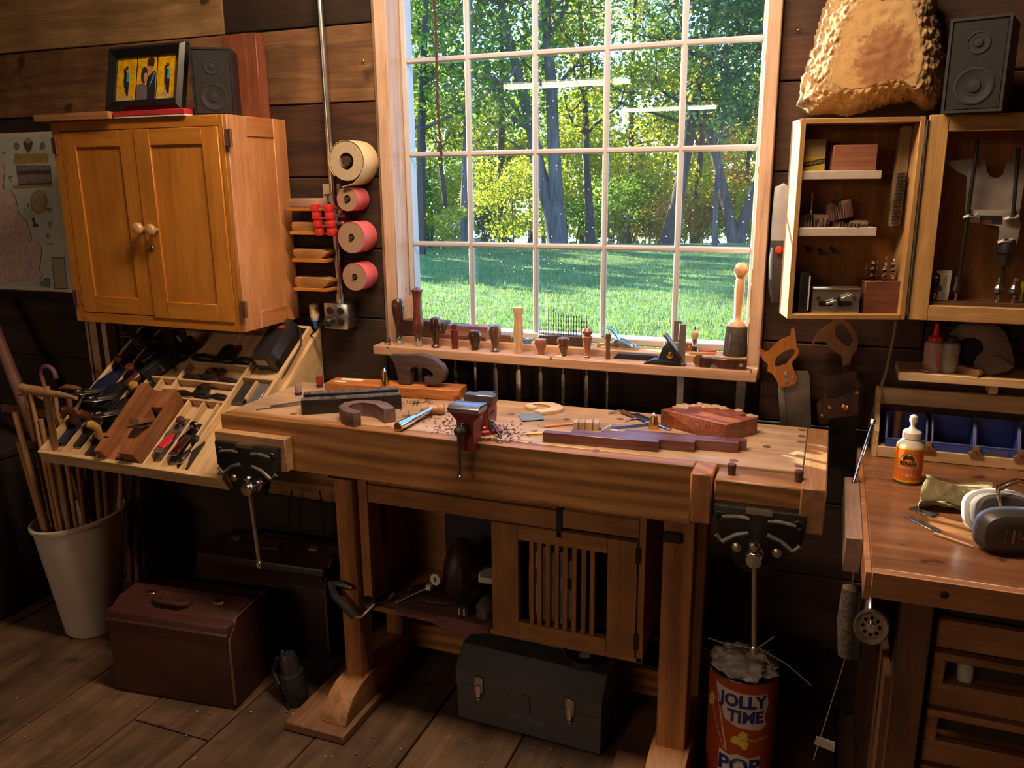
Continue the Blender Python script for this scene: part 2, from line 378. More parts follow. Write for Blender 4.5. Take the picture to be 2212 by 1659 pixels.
wb = struct('wall_back', B().box((XL-.1, YW+.02, -.02), (WX0-.06, YW+.14, ZC)).box((WX1+.035, YW+.02, -.02), (XR+.1, YW+.14, ZC)).box((WX0-.06, YW+.02, -.02), (WX1+.035, YW+.14, WZ0-.04)).box((WX0-.06, YW+.02, WZ1+.04), (WX1+.035, YW+.14, ZC)), PLK[2], label='dark barn board wall around the window')
zs = [0, .2, .432, .664, .896, 1.128, 1.36, 1.592, 1.823, 2.055, 2.287, 2.519, 2.75]
def wplank(x0, x1, z0, z1, mi):
    O('plank', B().box((x0+.0015, YW-random.uniform(0, .007), z0+.002), (x1-.0015, YW+.021, z1-.002), .003), PLK[mi], wb)
spec = {11: [(XL, -1.38, 2)], 10: [(XL, -2.0, 0), (-2.0, -1.38, 2)], 9: [(XL, -1.94, 0), (-1.94, -1.38, 2)], 8: [(XL, -1.8, 1), (-1.8, -1.38, 1)], 7: [(XL, -1.9, 2), (-1.9, -1.38, 3)],
        6: [(XL, -1.38, 2)], 5: [(XL, -2.2, 3), (-2.2, -1.38, 2)]}
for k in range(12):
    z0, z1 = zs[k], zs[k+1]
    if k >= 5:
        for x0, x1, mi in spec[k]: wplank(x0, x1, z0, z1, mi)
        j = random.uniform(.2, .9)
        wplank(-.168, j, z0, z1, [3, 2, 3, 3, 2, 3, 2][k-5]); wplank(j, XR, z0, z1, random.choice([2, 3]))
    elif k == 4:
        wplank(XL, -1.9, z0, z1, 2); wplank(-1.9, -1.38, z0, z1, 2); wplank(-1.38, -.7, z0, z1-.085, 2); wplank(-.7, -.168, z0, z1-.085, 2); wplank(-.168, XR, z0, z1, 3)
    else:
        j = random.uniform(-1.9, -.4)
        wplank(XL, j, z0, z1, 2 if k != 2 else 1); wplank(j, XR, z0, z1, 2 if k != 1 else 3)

for p in ((1723, 62), (1741, 142), (785, 132)):
    q = PY(*p, YW-.006); O('screw_eye', B().tube([(q.x+.004*math.cos(i*.785), YW-.010, q.z+.004*math.sin(i*.785)) for i in range(8)], .0013, 5, closed=True), BRASS, wb)
# window: pine jambs, vinyl frame, grille bars and panes
win = thing('window_1', 'tall window with a white grille of small panes', None, (-.76, 2.45, WZ0)); tag(win, kind='structure')
O('jamb', B().box((-1.378, 2.388, 1.045), (-1.362, 2.45, 2.62), .002), wood('grey_pine_edge', (.28, .2, .11), (.45, .33, .19), 'Z', 1, .7), win, True)
O('jamb', B().box((-1.362, 2.372, 1.045), (WX0, 2.50, 2.62), .003), PINEZ, win, True)
O('jamb', B().box((WX1, 2.372, 1.02), (-.168, 2.50, 2.62), .003), PINEZ, win, True)
O('header', B().box((-1.378, 2.38, WZ1), (-.168, 2.50, WZ1+.09), .003), PINEZ, win, True)
GY = 2.462
gx = [-1.300, -1.089, -.869, -.649, -.428, -.217]; gz = [1.100, 1.376, 1.659, 1.942, 2.226, 2.512]
for a, b in (((WX0, 2.455, 1.085), (-1.298, 2.50, 2.53)), ((-.22, 2.455, 1.085), (WX1, 2.50, 2.53)), ((-1.298, 2.44, 1.082), (-.22, 2.50, 1.102)), ((-1.298, 2.455, 2.51), (-.22, 2.50, 2.53))):
    O('window_frame', B().box(a, b, .003), WHITE, win, True)
for x in gx[1:-1]: O('grille_bar', B().box((x-.0085, GY-.012, 1.1), (x+.0085, GY+.003, 2.51), .005), WHITE, win, True)
for z in gz[1:-1]: O('grille_bar', B().box((-1.299, GY-.011, z-.0085), (-.219, GY+.002, z+.0085), .005), WHITE, win, True)
GLASS = glassy('dusty_window_glass', (.93, .97, .97), .85, (.22, .007))
for i in range(5):
    for j in range(5):
        O('pane', B().box((gx[i]+.001, GY+.012, gz[j]+.001), (gx[i+1]-.001, GY+.0125, gz[j+1]-.001)), GLASS, win, True)
# sill and front ledge
tag(O('trim_1', B().box((WX0, 2.366, 1.045), (WX1, 2.44, 1.080), .003), SILLX), 'pine window sill board', None, None, 'structure')
LZ = 1.060
ld = thing('chisel_ledge', 'long pine ledge below the window slotted for chisels and handles', 'ledge', (-.77, 2.33, LZ))
O('ledge_board', B().box((-1.372, 2.288, LZ-.030), (-.168, 2.366, LZ), .003), SILLX, ld, True)
for p in ((1190, 773), (838, 750), (1622, 800)):
    q = PY(*p, 2.288); O('screw', B().cyl((q.x, 2.286, q.z), (q.x, 2.289, q.z), .003, n=10), BRASS, ld, True)

# shop lamps on the ceiling, each with its own two tubes
TUBE = plain('lit_fluorescent_tube', (1, .95, .85), .4, emit=((1, .86, .66), 14))
def shop_lamp(x, y, z, power, label, ln=1.25, rz=0):
    t = thing('shop_lamp', label, 'lamp', (x, y, z), (0, 0, rz), 'ceiling shop lamps')
    O('housing', B().prism([(-.12, 0), (.12, 0), (.06, .05), (-.06, .05)], -ln/2-.02, ln/2+.02, 'x'), plain('white_enamel', (.8, .8, .78), .4), t)
    for s in (-1, 1): O('tube', B().cyl((-ln/2, s*.06, -.022), (ln/2, s*.06, -.022), .014, n=12), TUBE, t)
    l = bpy.data.lights.new('shop_lamp_light', 'AREA'); l.shape = 'RECTANGLE'; l.size = ln; l.size_y = .2; l.energy = power; l.color = LAMPCOL
    o = bpy.data.objects.new('shop_lamp_light', l); COL.objects.link(o); o.parent = t; o.location = (0, 0, -.045)
    for s in (-.5, .5): O('hanger', B().cyl((s, 0, .05), (s, 0, ZC-z), .004, n=6), STEEL, t)
shop_lamp(-.75, 1.62, 2.62, LAMP_MAIN, 'two-tube shop lamp hanging over the workbench')
shop_lamp(-2.55, -3.15, 2.50, LAMP_REAR, 'two-tube shop lamp hanging mid-room behind the viewer')
shop_lamp(-3.1+.9, -6.6, 2.50, LAMP_REAR, 'two-tube shop lamp hanging at the rear of the room')

# ------------------------------------------------------------------ outdoors: lawn, water, trees
GZ = -.42
LAWN = plain('lawn_green', (.10, .20, .05), .9, 0, .5, 1.2)
def lz(x, y): return GZ + .018*max(0, x+9)*max(0, min(1, (y-12)/10)) + .12*noise.noise(V((x*.15, y*.15, 0))) - max(0, y-25)*.10
struct('lawn', B().grid(lambda u, v: V((-60+u*90, 2.9+v*62, lz(-60+u*90, 2.9+v*62))), 90, 62), LAWN, label='sloping green lawn outside the window')
gb = B(); r = random.Random(3)
for i in range(40000):
    y = 9.0+13*r.random()**1.6; x = -y*.66+r.random()*y*.80; h = r.uniform(.04, .09); a = r.uniform(0, 6.28); w = .008
    z = lz(x, y); d = V((math.cos(a)*w, math.sin(a)*w, 0)); p = V((x, y, z)); tip = p+V((r.uniform(-.03, .03), r.uniform(-.03, .03), h))
    gb.bm.faces.new((gb.bm.verts.new(p-d), gb.bm.verts.new(p+d), gb.bm.verts.new(tip)))
tag(O('grass', gb, leafmat('grass_blades', [(0, (.10, .22, .05)), (.6, (.20, .36, .08)), (1, (.42, .50, .12))], .4), recalc=False), 'short mown grass blades on the lawn', 'grass', None, 'stuff')
struct('lake', B().box((-90, 44, -3.4), (40, 120, -3.2)), plain('pale_lake_water', (.45, .6, .8), .15, 0, .1, .5), label='pale blue lake water seen between the trees')
BARK = [wood('grey_bark', (.05, .045, .042), (.17, .15, .135), 'Z', .25, .9, .5, .3, .2, .6), wood('dark_bark', (.03, .025, .022), (.10, .08, .065), 'Z', .25, .9, .5, .3, .2, .6)]
LEAF = [leafmat('green_maple_leaves', [(0, (.05, .13, .015)), (.5, (.12, .25, .03)), (.85, (.26, .40, .05)), (1, (.50, .50, .08))], .55),
        leafmat('yellow_green_leaves', [(0, (.16, .27, .02)), (.5, (.38, .46, .04)), (.85, (.64, .58, .07)), (1, (.72, .44, .10))], .6),
        leafmat('blue_green_leaves', [(0, (.035, .095, .03)), (.6, (.09, .19, .06)), (1, (.2, .32, .10))], .45),
        leafmat('autumn_leaves', [(0, (.16, .18, .03)), (.45, (.40, .30, .05)), (.8, (.58, .30, .09)), (1, (.42, .13, .05))], .5)]
def leaves(name, clumps, size, mat, parent, rr):
    b = B(); bm = b.bm
    for c, rad, n in clumps:
        for i in range(n):
            p = V((rr.gauss(0, 1), rr.gauss(0, 1), rr.gauss(0, 1))).normalized()*(rr.random()**.45)
            p = V(c)+V((p.x*rad[0], p.y*rad[1], p.z*rad[2])); s = size*rr.uniform(.6, 1.3)
            a = V((rr.gauss(0, 1), rr.gauss(0, 1), rr.gauss(0, .6))).normalized(); q = a.orthogonal().normalized(); q = (Matrix.Rotation(rr.uniform(0, 6.28), 3, a) @ q)
            bm.faces.new((bm.verts.new(p-a*s*.6), bm.verts.new(p+q*s*.38), bm.verts.new(p+a*s*.6), bm.verts.new(p-q*s*.38)))
    return tag(O(name, b, mat, parent, w=True, recalc=False), kind='stuff')
def tree(px, py, Y, r0, h, mats, label, lean=(0, 0), crown=(5, 2.6, 14000, 3.4), size=.13, fork=None, seed=0, base=None, twigs=True):
    """trunk with limbs; crown=(lowest leaf height, clump radius, leaf count, spread)"""
    rr = random.Random(seed); b0 = base if base is not None else PY(px, py, Y); b0 = V(b0); b0.z = lz(b0.x, b0.y)-.1
    t = thing('tree', label, 'tree', b0, group='trees beyond the lawn')
    def limb(p, d, ln, r, n=7, wob=.06):
        pts = [V(p)]; rs = [r]; d = V(d).normalized()
        for i in range(n):
            d = (d+V((rr.uniform(-wob, wob), rr.uniform(-wob, wob), rr.uniform(0, wob*.5)))).normalized()
            pts.append(pts[-1]+d*ln/n); rs.append(r*(1-.85*(i+1)/n)+.004)
        return pts, rs
    tr = B(); br = B(); ends = []
    mains = fork or [(V((lean[0], lean[1], 1)), 1.0)]
    for d, k in mains:
        pts, rs = limb(b0, d, h*k, r0*(1 if len(mains) == 1 else .72), 9, .05); rs[0] *= 1.35
        tr.tube(pts, rs, 10)
        for i in range(3, 10):
            for q in range(2):
                a = rr.uniform(0, 6.28); dd = V((math.cos(a), math.sin(a), rr.uniform(.15, .7)))
                bp, brs = limb(pts[i], dd, crown[3]*rr.uniform(.6, 1.1)*(1.15-.06*i), rs[i]*.5, 5, .2)
                br.tube(bp, brs, 6); ends += bp[2:]
                for z in range(2):
                    tp, ts = limb(bp[rr.randint(2, 4)], V((rr.uniform(-1, 1), rr.uniform(-1, 1), rr.uniform(-.1, .6))), crown[3]*.4, rs[i]*.16+.01, 4, .3)
                    br.tube(tp, ts, 5); ends += tp[2:]
    O('trunk', tr, mats[0], t, True); O('branches', br, mats[0], t, True)
    ends = [e for e in ends if e.z-b0.z > crown[0]]
    if ends:
        n = min(len(ends), 90); pick = rr.sample(ends, n); cl = [(e, (crown[1]*rr.uniform(.25, .5),)*2+(crown[1]*rr.uniform(.18, .34),), crown[2]//n) for e in pick]
        leaves('foliage', cl, size, mats[1], t, rr)
    return t
def shrub(px, py, Y, w, h, n, mat, label, seed, size=.10):
    rr = random.Random(seed); c = PY(px, py, Y); z0 = lz(c.x, c.y); t = thing('shrub', label, 'shrub', (c.x, c.y, z0), group='undergrowth beyond the lawn')
    st = B()
    for k in range(6):
        a = rr.uniform(-.5, .5); st.tube([(c.x+a*w*.3, Y, z0-.1), (c.x+a*w, Y+rr.uniform(-.3, .3), z0+h*rr.uniform(.5, .9))], [.03, .008], 5)
    O('stems', st, BARK[1], t, True)
    cl = [((c.x+rr.uniform(-1, 1)*w*.5, Y+rr.uniform(-.8, .8), z0+h*rr.uniform(.2, .95)), (w*.22, .6, h*.2), n//14) for k in range(14)]
    leaves('foliage', cl, size, mat, t, rr)
G, YG, BG, AU = LEAF
tree(1207, 545, 22.5, .30, 13, (BARK[0], G), 'thick grey trunk tree standing at the lawn edge mid-window', fork=[(V((-.02, 0, 1)), 1), (V((-.22, .1, 1)), .8)], crown=(3.6, 2.8, 9000, 4.0), seed=1)
tree(1440, 530, 24.5, .20, 12, (BARK[1], YG), 'slender tree leaning right before bright yellow foliage', lean=(.14, 0), crown=(2.6, 2.4, 7500, 3.2), seed=2)
tree(1590, 522, 26.5, .24, 12, (BARK[0], BG), 'forked grey tree near the right window jamb', fork=[(V((-.25, 0, 1)), .9), (V((.22, 0, 1)), 1)], crown=(3.5, 2.6, 11000, 3.4), seed=3)
tree(1275, 535, 25, .13, 10, (BARK[1], YG), 'thin dark tree right of the thick grey trunk', crown=(3.2, 2.2, 5000, 2.8), seed=4)
tree(1005, 548, 24, .17, 12, (BARK[0], G), 'straight grey tree left of the shadowed green crown', crown=(3.8, 2.4, 7000, 3.2), seed=5)
tree(905, 562, 20, .15, 10, (BARK[1], G), 'dark tree nearest the left window jamb', lean=(.05, 0), crown=(2.4, 2.2, 6500, 2.8), seed=6)
tree(968, 552, 25, .09, 9, (BARK[1], YG), 'sapling with thin trunk beside the left trees', crown=(2.8, 2.0, 3500, 2.2), seed=7)
tree(1085, 548, 27, .16, 12, (BARK[1], G), 'tree with a low dense green crown left of the thick trunk', crown=(1.4, 2.4, 8000, 3.2), seed=8)
tree(1500, 520, 33, .16, 12, (BARK[1], AU), 'tree with reddish autumn leaves far right', crown=(4.5, 2.4, 6000, 3.2), seed=9)
tree(1360, 530, 32, .15, 12, (BARK[1], YG), 'tall yellow-leaved tree beyond the leaning trunk', crown=(1.6, 2.6, 7500, 3.4), seed=10)
tree(1150, 530, 36, .18, 13, (BARK[0], YG), 'pale leaved tree far behind the thick trunk', crown=(2.0, 2.8, 6500, 3.6), seed=11)
tree(1660, 520, 24, .17, 11, (BARK[1], BG), 'blue-green tree half hidden by the right jamb', crown=(1.5, 2.2, 8500, 2.8), seed=12)
tree(900, 540, 34, .2, 14, (BARK[0], G), 'tall tree far left beyond the dark one', crown=(2.6, 2.8, 7000, 3.6), seed=13)
for i, (px, Y, m) in enumerate(((1770, 25, G), (1880, 28, YG), (2000, 24, BG), (2140, 29, G), (760, 26, YG), (640, 24, G))):
    tree(px, 530, Y, .18, 12, (BARK[i % 2], m), 'tree hidden by the wall %s of the window, %s' % ('right' if i < 4 else 'left', ['nearest the jamb', 'second from the jamb', 'third from the jamb', 'fourth from the jamb', 'nearest the jamb', 'second from the jamb'][i]), crown=(1.8, 2.4, 5000, 3.2), size=.16, seed=60+i)
tree(1545, 525, 23, .07, 9, (BARK[0], BG), 'thin straight tree left of the forked grey tree', crown=(3.0, 1.8, 4000, 2.0), seed=14)
for i, (px, py, Y, w, h, n, m, lb) in enumerate([(1110, 548, 25.5, 3.0, 2.6, 4500, YG, 'yellow-green shrub at the lawn edge left of the thick trunk'), (1320, 535, 26, 2.4, 2.0, 3500, G, 'dark green shrub right of the thin dark tree'), (1470, 530, 27, 2.6, 1.6, 3000, AU, 'reddish shrub behind the leaning tree'),
        (1580, 525, 28, 3.0, 2.2, 3500, YG, 'bright shrub behind the forked tree'), (930, 560, 22, 1.6, 1.2, 2200, YG, 'small yellow shrub near the left jamb'), (1230, 535, 30, 3.2, 4.6, 5500, YG, 'sunlit yellow undergrowth behind the thick trunk'), (1400, 530, 30, 3.6, 4.8, 6000, YG, 'sunlit yellow undergrowth behind the leaning tree'),
        (1040, 540, 31, 3.4, 4.8, 5500, YG, 'sunlit yellow undergrowth on the left'), (930, 540, 33, 3.5, 4.0, 4000, G, 'tall green undergrowth far left'), (1620, 515, 31, 3.2, 3.6, 4000, AU, 'orange undergrowth beside the right jamb')]):
    shrub(px, py, Y, w, h, n, m, lb, 50+i)
# distant belt of woodland closing the view below the crowns
FAR = leafmat('far_sunlit_leaves', [(0, (.2, .3, .03)), (.45, (.45, .50, .05)), (.8, (.70, .60, .09)), (1, (.45, .54, .10))], .6)
for i in range(21):
    rr = random.Random(80+i); px = 840+i*84 if i < 11 else [430, 520, 610, 700, 770, 1770, 1860, 1950, 2050, 2150][i-11]; Y = 40+rr.uniform(-3, 8); c = PY(px, 500, Y); z0 = lz(c.x, Y); hgt = rr.uniform(5.5, 9)
    t = thing('far_tree', ('distant sunlit woodland tree, %s from the left window jamb' % ['first', 'second', 'third', 'fourth', 'fifth', 'sixth', 'seventh', 'eighth', 'ninth', 'tenth', 'eleventh'][i] if i < 11 else 'distant woodland tree hidden by the wall %s of the window, %s from the jamb' % (('left', ['fifth', 'fourth', 'third', 'second', 'first'][i-11]) if i < 16 else ('right', ['first', 'second', 'third', 'fourth', 'fifth'][i-16]))), 'tree', (c.x, Y, z0), group='woodland belt far beyond the lawn')
    O('trunk', B().tube([(c.x, Y, z0-.3), (c.x+rr.uniform(-.4, .4), Y, z0+hgt*.9)], [.16, .04], 7), BARK[i % 2], t, True)
    leaves('foliage', [((c.x+rr.uniform(-1.9, 1.9), Y+rr.uniform(-1, 1), z0+hgt*rr.uniform(.12, 1)), (1.1, .9, .8), 110) for k in range(30)], .26, [FAR, FAR, G, YG][i % 4], t, rr)
# unseen trees added left of the view to throw shade on the lawn
for i, (x, y, h) in enumerate([(-24, 28.0, 4.8), (-28, 35, 5.2), (-22, 33.5, 5.0), (-32, 41, 5.8), (-20, 22.0, 4.0)]):
    tree(0, 0, 0, .22, h, (BARK[1], G), ['tree shading the lawn from the left, nearest the window', 'tree shading the lawn, second from the window', 'tree shading the lawn, third from the window', 'tree shading the lawn, farthest from the window', 'low tree shading the near lawn'][i], crown=(.4, 2.8, 4200, 2.4), size=.3, seed=30+i, base=(x, y, 0))
# blue covered boat beyond the left trees
def boat(px, py, Y, label, c):
    p = PY(px, py, Y); t = thing('boat', label, 'boat', p, (0, 0, .15), 'boats beyond the trees')
    O('hull', B().skin([[V((x, y*w, z)) for y, z in ((-1, .9), (-.8, .2), (0, 0), (.8, .2), (1, .9))] for x, w in ((-2.4, .7), (-1, .95), (.8, .9), (2.6, .08))]), WHITE, t)
    O('tarpaulin', B().skin([[V((x, y*w, z)) for y, z in ((-1.02, .88), (-.5, 1.2*k), (.5, 1.2*k), (1.02, .88))] for x, w, k in ((-2.4, .7, 1), (-1, .95, 1.25), (.8, .9, 1.2), (2.6, .1, .9))]), plain('tarp_'+label[:5], c, .5), t)
boat(1020, 566, 46, 'white boat under a blue tarpaulin beyond the left trees', (.10, .20, .55))
boat(950, 566, 50, 'white covered boat farther left beyond the trees', (.7, .75, .82))
# ------------------------------------------------------------------ left: wall cabinet and what stands on it
CX0, CX1, CY, CZ0, CZ1 = -2.435, -1.722, 2.10, 1.115, 1.777
cab = thing('wall_cabinet', 'honey oak wall cabinet with two panelled doors beside the window', 'cabinet', (CX0, CY, CZ0))
bd = O('body', B().box((CX0, CY+.02, CZ0), (CX0+.018, YW-.008, CZ1)).box((CX0, CY+.02, CZ0), (CX1-.012, YW-.008, CZ0+.02)).box((CX0, CY+.02, CZ1-.02), (CX1-.012, YW-.008, CZ1)).box((CX0, YW-.02, CZ0), (CX1-.012, YW-.008, CZ1)), OAKX, cab, True)
SIDE = wood('pinkish_oak_side', (.48, .20, .07), (.64, .31, .125), 'Z', 1.2, .45, 0, .15, .06)  # side oak tinted pinker to carry the window light falling on it
SIDEY = wood('pinkish_oak_side_rail', (.40, .155, .05), (.56, .25, .09), 'Y', 1.2, .45, 0, .15, .06)
sd = O('side_panel', B().box((CX1-.012, CY+.07, CZ0+.05), (CX1-.006, YW-.06, CZ1-.05)), SIDE, cab, True)
for a, b in (((CX1-.014, CY, CZ0), (CX1, CY+.09, CZ1)), ((CX1-.014, YW-.075, CZ0), (CX1, YW-.008, CZ1))): O('side_stile', B().box(a, b, .0015), SIDE, sd, True)
for z0, z1 in ((CZ0, CZ0+.055), (CZ1-.06, CZ1)): O('side_rail', B().box((CX1-.013, CY+.09, z0), (CX1-.001, YW-.075, z1), .0015), SIDEY, sd, True)
for a, b, m in (((CX0, CY, CZ0), (CX0+.035, CY+.02, CZ1), OAKZ), ((CX1-.032, CY, CZ0), (CX1-.0142, CY+.02, CZ1), OAKZ), ((CX0+.035, CY, CZ1-.032), (CX1-.032, CY+.02, CZ1), OAKX), ((CX0+.035, CY, CZ0), (CX1-.032, CY+.02, CZ0+.034), OAKX)):
    O('face_frame', B().box(a, b, .0015), m, cab, True)
def door(x0, x1, z0, z1, y, knobx, knobz, st=.062, top=.05, bot=.055):
    d = O('door', B().box((x0+st-.005, y+.006, z0+bot-.005), (x1-st+.005, y+.018, z1-top+.005)), OAKZ, cab, True)
    for a, b in ((x0, x0+st), (x1-st, x1)): O('stile', B().box((a, y, z0), (b, y+.02, z1), .0015), OAKZ, d, True)
    for a, b in ((z0, z0+bot), (z1-top, z1)): O('rail', B().box((x0+st, y, a), (x1-st, y+.02, b), .0015), OAKX, d, True)
    O('knob', B().lathe([(.006, 0), (.006, .012), (.012, .016), (.0185, .022), (.020, .030), (.016, .037), (.006, .040), (0, .040)], (knobx, y, knobz), (0, -1, 0), 18), wood('knob_maple', (.42, .24, .1), (.6, .38, .18), 'Z', 2, .4), d, True)
    return d
mid = -2.085
door(CX0+.037, mid-.001, CZ0+.036, CZ1-.034, CY-.001, PY(297, 494, 2.07).x, PY(297, 494, 2.07).z)
dr = door(mid+.001, CX1-.034, CZ0+.030, CZ1-.034, CY-.004, PY(326, 497, 2.07).x, PY(326, 497, 2.07).z)
q = PY(331, 535, CY); O('lock', B().lathe([(.009, 0), (.009, .004), (.006, .006), (0, .006)], (q.x, CY-.003, q.z), (0, -1, 0), 14), STEEL, dr, True)
HING = plain('brown_hinge_leaf', (.13, .055, .025), .5, 0, .2)
for p in ((119, 315), (165, 642), (494, 298), (527, 668)):
    q = PY(*p, CY-.004); O('hinge', B().box((q.x-.012, CY-.009, q.z-.026), (q.x+.012, CY, q.z+.026), .002).cyl((q.x+.010, CY-.009, q.z-.027), (q.x+.010, CY-.009, q.z+.027), .004, n=8), HING, cab, True)
# board, red box
q = PY(95, 262, 2.08)
one('flat_board', B().box((-2.475, 2.075, CZ1), (-2.155, 2.30, CZ1+.022), .001), wood('reddish_board', (.40, .17, .07), (.55, .27, .12), 'X', 1.2, .5), 'flat reddish board lying across the cabinet top left', 'board')
bxr = thing('flat_box', 'flat glossy red box under the picture frame on the cabinet', 'box', (-1.99, 2.18, CZ1))
O('box_base', B().box((-2.148, 2.09, CZ1), (-1.868, 2.27, CZ1+.009), .001), PAPER, bxr, True)
O('lid', B().box((-2.150, 2.088, CZ1+.006), (-1.866, 2.272, CZ1+.021), .0015), plain('red_gloss_card', (.50, .035, .05), .25, 0, .08), bxr, True)
# picture frame with three prints
fz = CZ1+.0225
pf = thing('picture_frame', 'black picture frame holding three yellow autumn photographs', 'picture frame', M=T(-2.060, 2.128, fz) @ rotm(math.radians(-13), 0, math.radians(-2)))
FB = plain('black_frame_lacquer', (.012, .012, .014), .3)
fw, fh, mw = .318, .205, .034
def mould(x0, z0, x1, z1, name='frame_moulding'):
    # one mitred stick between two outer corners
    a, b = V((x0, 0, z0)), V((x1, 0, z1)); d = (b-a).normalized(); n_ = V((-d.z, 0, d.x))
    prof = [(0, .012), (0, -.006), (mw*.35, -.018), (mw, -.006), (mw, .004), (mw*.4, .012)]
    rings = []
    for e, sgn in ((a, 1), (b, -1)): rings.append([e+n_*w_+d*sgn*w_+V((0, y_, 0)) for w_, y_ in prof])
    O(name, B().skin(rings), FB, pf, ang=20)
mould(-fw/2, 0, fw/2, 0); mould(fw/2, 0, fw/2, fh); mould(fw/2, fh, -fw/2, fh); mould(-fw/2, fh, -fw/2, 0)
O('backing', B().box((-fw/2+.01, .006, .01), (fw/2-.01, .012, fh-.01)), BLACKP, pf)
O('easel_leg', B().box((-.02, 0, 0), (.02, .005, .15), M=T(0, .050, .0) @ rotm(math.radians(14), 0, 0)), BLACKP, pf)
YEL = plain('yellow_foliage_print', (.72, .42, .01), .25, 0, .35, 40); GRS = plain('leaf_litter_print', (.55, .38, .12), .25, 0, .4, 90)
NAVY = plain('dark_clothes_print', (.025, .022, .035), .3); TEAL = plain('turquoise_shirt_print', (.06, .40, .48), .3); SKIN = plain('skin_tone_print', (.52, .27, .19), .3); HAIR = plain('brown_hair_print', (.06, .025, .015), .3); GREYK = plain('grey_pattern_print', (.16, .13, .16), .3, 0, .5, 200)
pw = (fw-2*mw-.012)/3
def pl(name, m, pts, y, par): O(name, B().prism(pts, y, y-.0004, 'y'), m, par)
def ov(cx, cz, rx, rz, n=18): return [(cx+rx*math.cos(2*math.pi*i/n), cz+rz*math.sin(2*math.pi*i/n)) for i in range(n)]
for i in range(3):
    x0 = -fw/2+mw+i*(pw+.006); x1 = x0+pw; z0, z1 = mw, fh-mw; xc = (x0+x1)/2; H = z1-z0
    ph = O('photograph', B().box((x0, .0012, z0), (x1, .003, z1)), YEL, pf)
    if i != 1:
        pl('ground', GRS, [(x0, z0), (x1, z0), (x1, z0+H*.14), (x0, z0+H*.2)], .0010, ph)
        pl('dark_figure', NAVY, [(xc-.008, z0+H*.32), (xc+.006, z0+H*.12), (xc+.012, z0+H*.12), (xc+.013, z0+H*.5), (xc+.004, z0+H*.68), (xc-.007, z0+H*.70), (xc-.010, z0+H*.5)], .0008, ph)
        pl('shirt', TEAL, [(xc+.002, z0+H*.46), (xc+.012, z0+H*.45), (xc+.015, z0+H*.6), (xc+.009, z0+H*.72), (xc+.003, z0+H*.66)], .0005, ph)
        pl('leg_shape', SKIN, [(xc-.008, z0+H*.12), (xc-.004, z0+H*.12), (xc-.002, z0+H*.32), (xc-.008, z0+H*.32)], .0006, ph)
        pl('hair_shape', HAIR, ov(xc+.002, z0+H*.77, .0055, .006), .0005, ph); pl('hair_shape', HAIR, ov(xc-.006, z0+H*.70, .005, .009), .0004, ph)
    else:
        pl('dark_figure', NAVY, [(xc, z0), (x1, z0), (x1, z0+H*.62), (x1-.008, z0+H*.66), (xc+.004, z0+H*.52)], .0010, ph)
        pl('shirt', TEAL, [(xc+.013, z0+H*.3), (xc+.018, z0+H*.32), (x1-.003, z0+H*.62), (x1-.009, z0+H*.62)], .0008, ph)
        pl('face', SKIN, ov(xc+.016, z0+H*.73, .011, .015), .0008, ph); pl('hair_shape', HAIR, [(xc+.002, z0+H*.78), (xc+.03, z0+H*.76), (xc+.031, z0+H*.93), (xc+.018, z0+H*.99), (xc+.004, z0+H*.92)], .0005, ph)
        pl('hair_shape', HAIR, ov(xc-.008, z0+H*.58, .014, .026), .0006, ph); pl('face', SKIN, ov(xc-.002, z0+H*.52, .008, .015), .0002, ph)
        pl('jacket', GREYK, [(x0, z0), (xc+.008, z0), (xc+.006, z0+H*.3), (xc-.006, z0+H*.38), (x0+.002, z0+H*.36)], .0001, ph)
# bookshelf speakers
def speaker(M, w, d, h, label):
    t = thing('speaker', label, 'speaker', M=M)
    O('cabinet', B().box((-w/2, 0, 0), (w/2, d, h), .003), plain('black_ash_vinyl', (.010, .010, .011), .5, 0, .3, 80), t)
    O('baffle_edge', B().plate([(-w/2, 0), (w/2, 0), (w/2, h), (-w/2, h)], [[(-w/2+.006, .006), (w/2-.006, .006), (w/2-.006, h-.006), (-w/2+.006, h-.006)]], -.006, 0), BLACKP, t)
    g = plain('black_grille_cloth', (.015, .015, .018), .9, 0, .4, 300, .3)
    O('grille', B().box((-w/2+.007, -.003, .007), (w/2-.007, 0, h-.007), .001), g, t)
    for z, r in ((h*.28, w*.33), (h*.73, w*.2)):
        O('driver', B().lathe([(r, .003), (r, .006), (r*.9, .007), (r*.82, .0045), (r*.35, .0035), (r*.33, .007), (0, .009)], (0, 0, z), (0, -1, 0), 28, M=T(0, .0, 0) @ Matrix.Diagonal((1, .75, 1, 1))), plain('cone_grey', (.017, .017, .02), .8), t)
speaker(T(-1.800, 2.150, CZ1) @ rotm(0, 0, math.radians(30)), .122, .11, .197, 'small black speaker standing beside the picture frame')
RED = wood('dark_red_hardwood', (.17, .045, .022), (.33, .11, .055), 'Z', 1.2, .5, 0, .2, .15)
for x0, x1, y0, y1, h, lb in ((-1.880, -1.745, 2.30, 2.345, .258, 'dark red board leaning behind the speaker'), (-1.905, -1.80, 2.348, 2.388, .262, 'second dark red board standing against the wall behind the speaker')):
    one('timber_board', B().box((x0, y0, CZ1), (x1, y1, CZ1+h), .002), RED, lb, 'board', group='red boards on the cabinet')

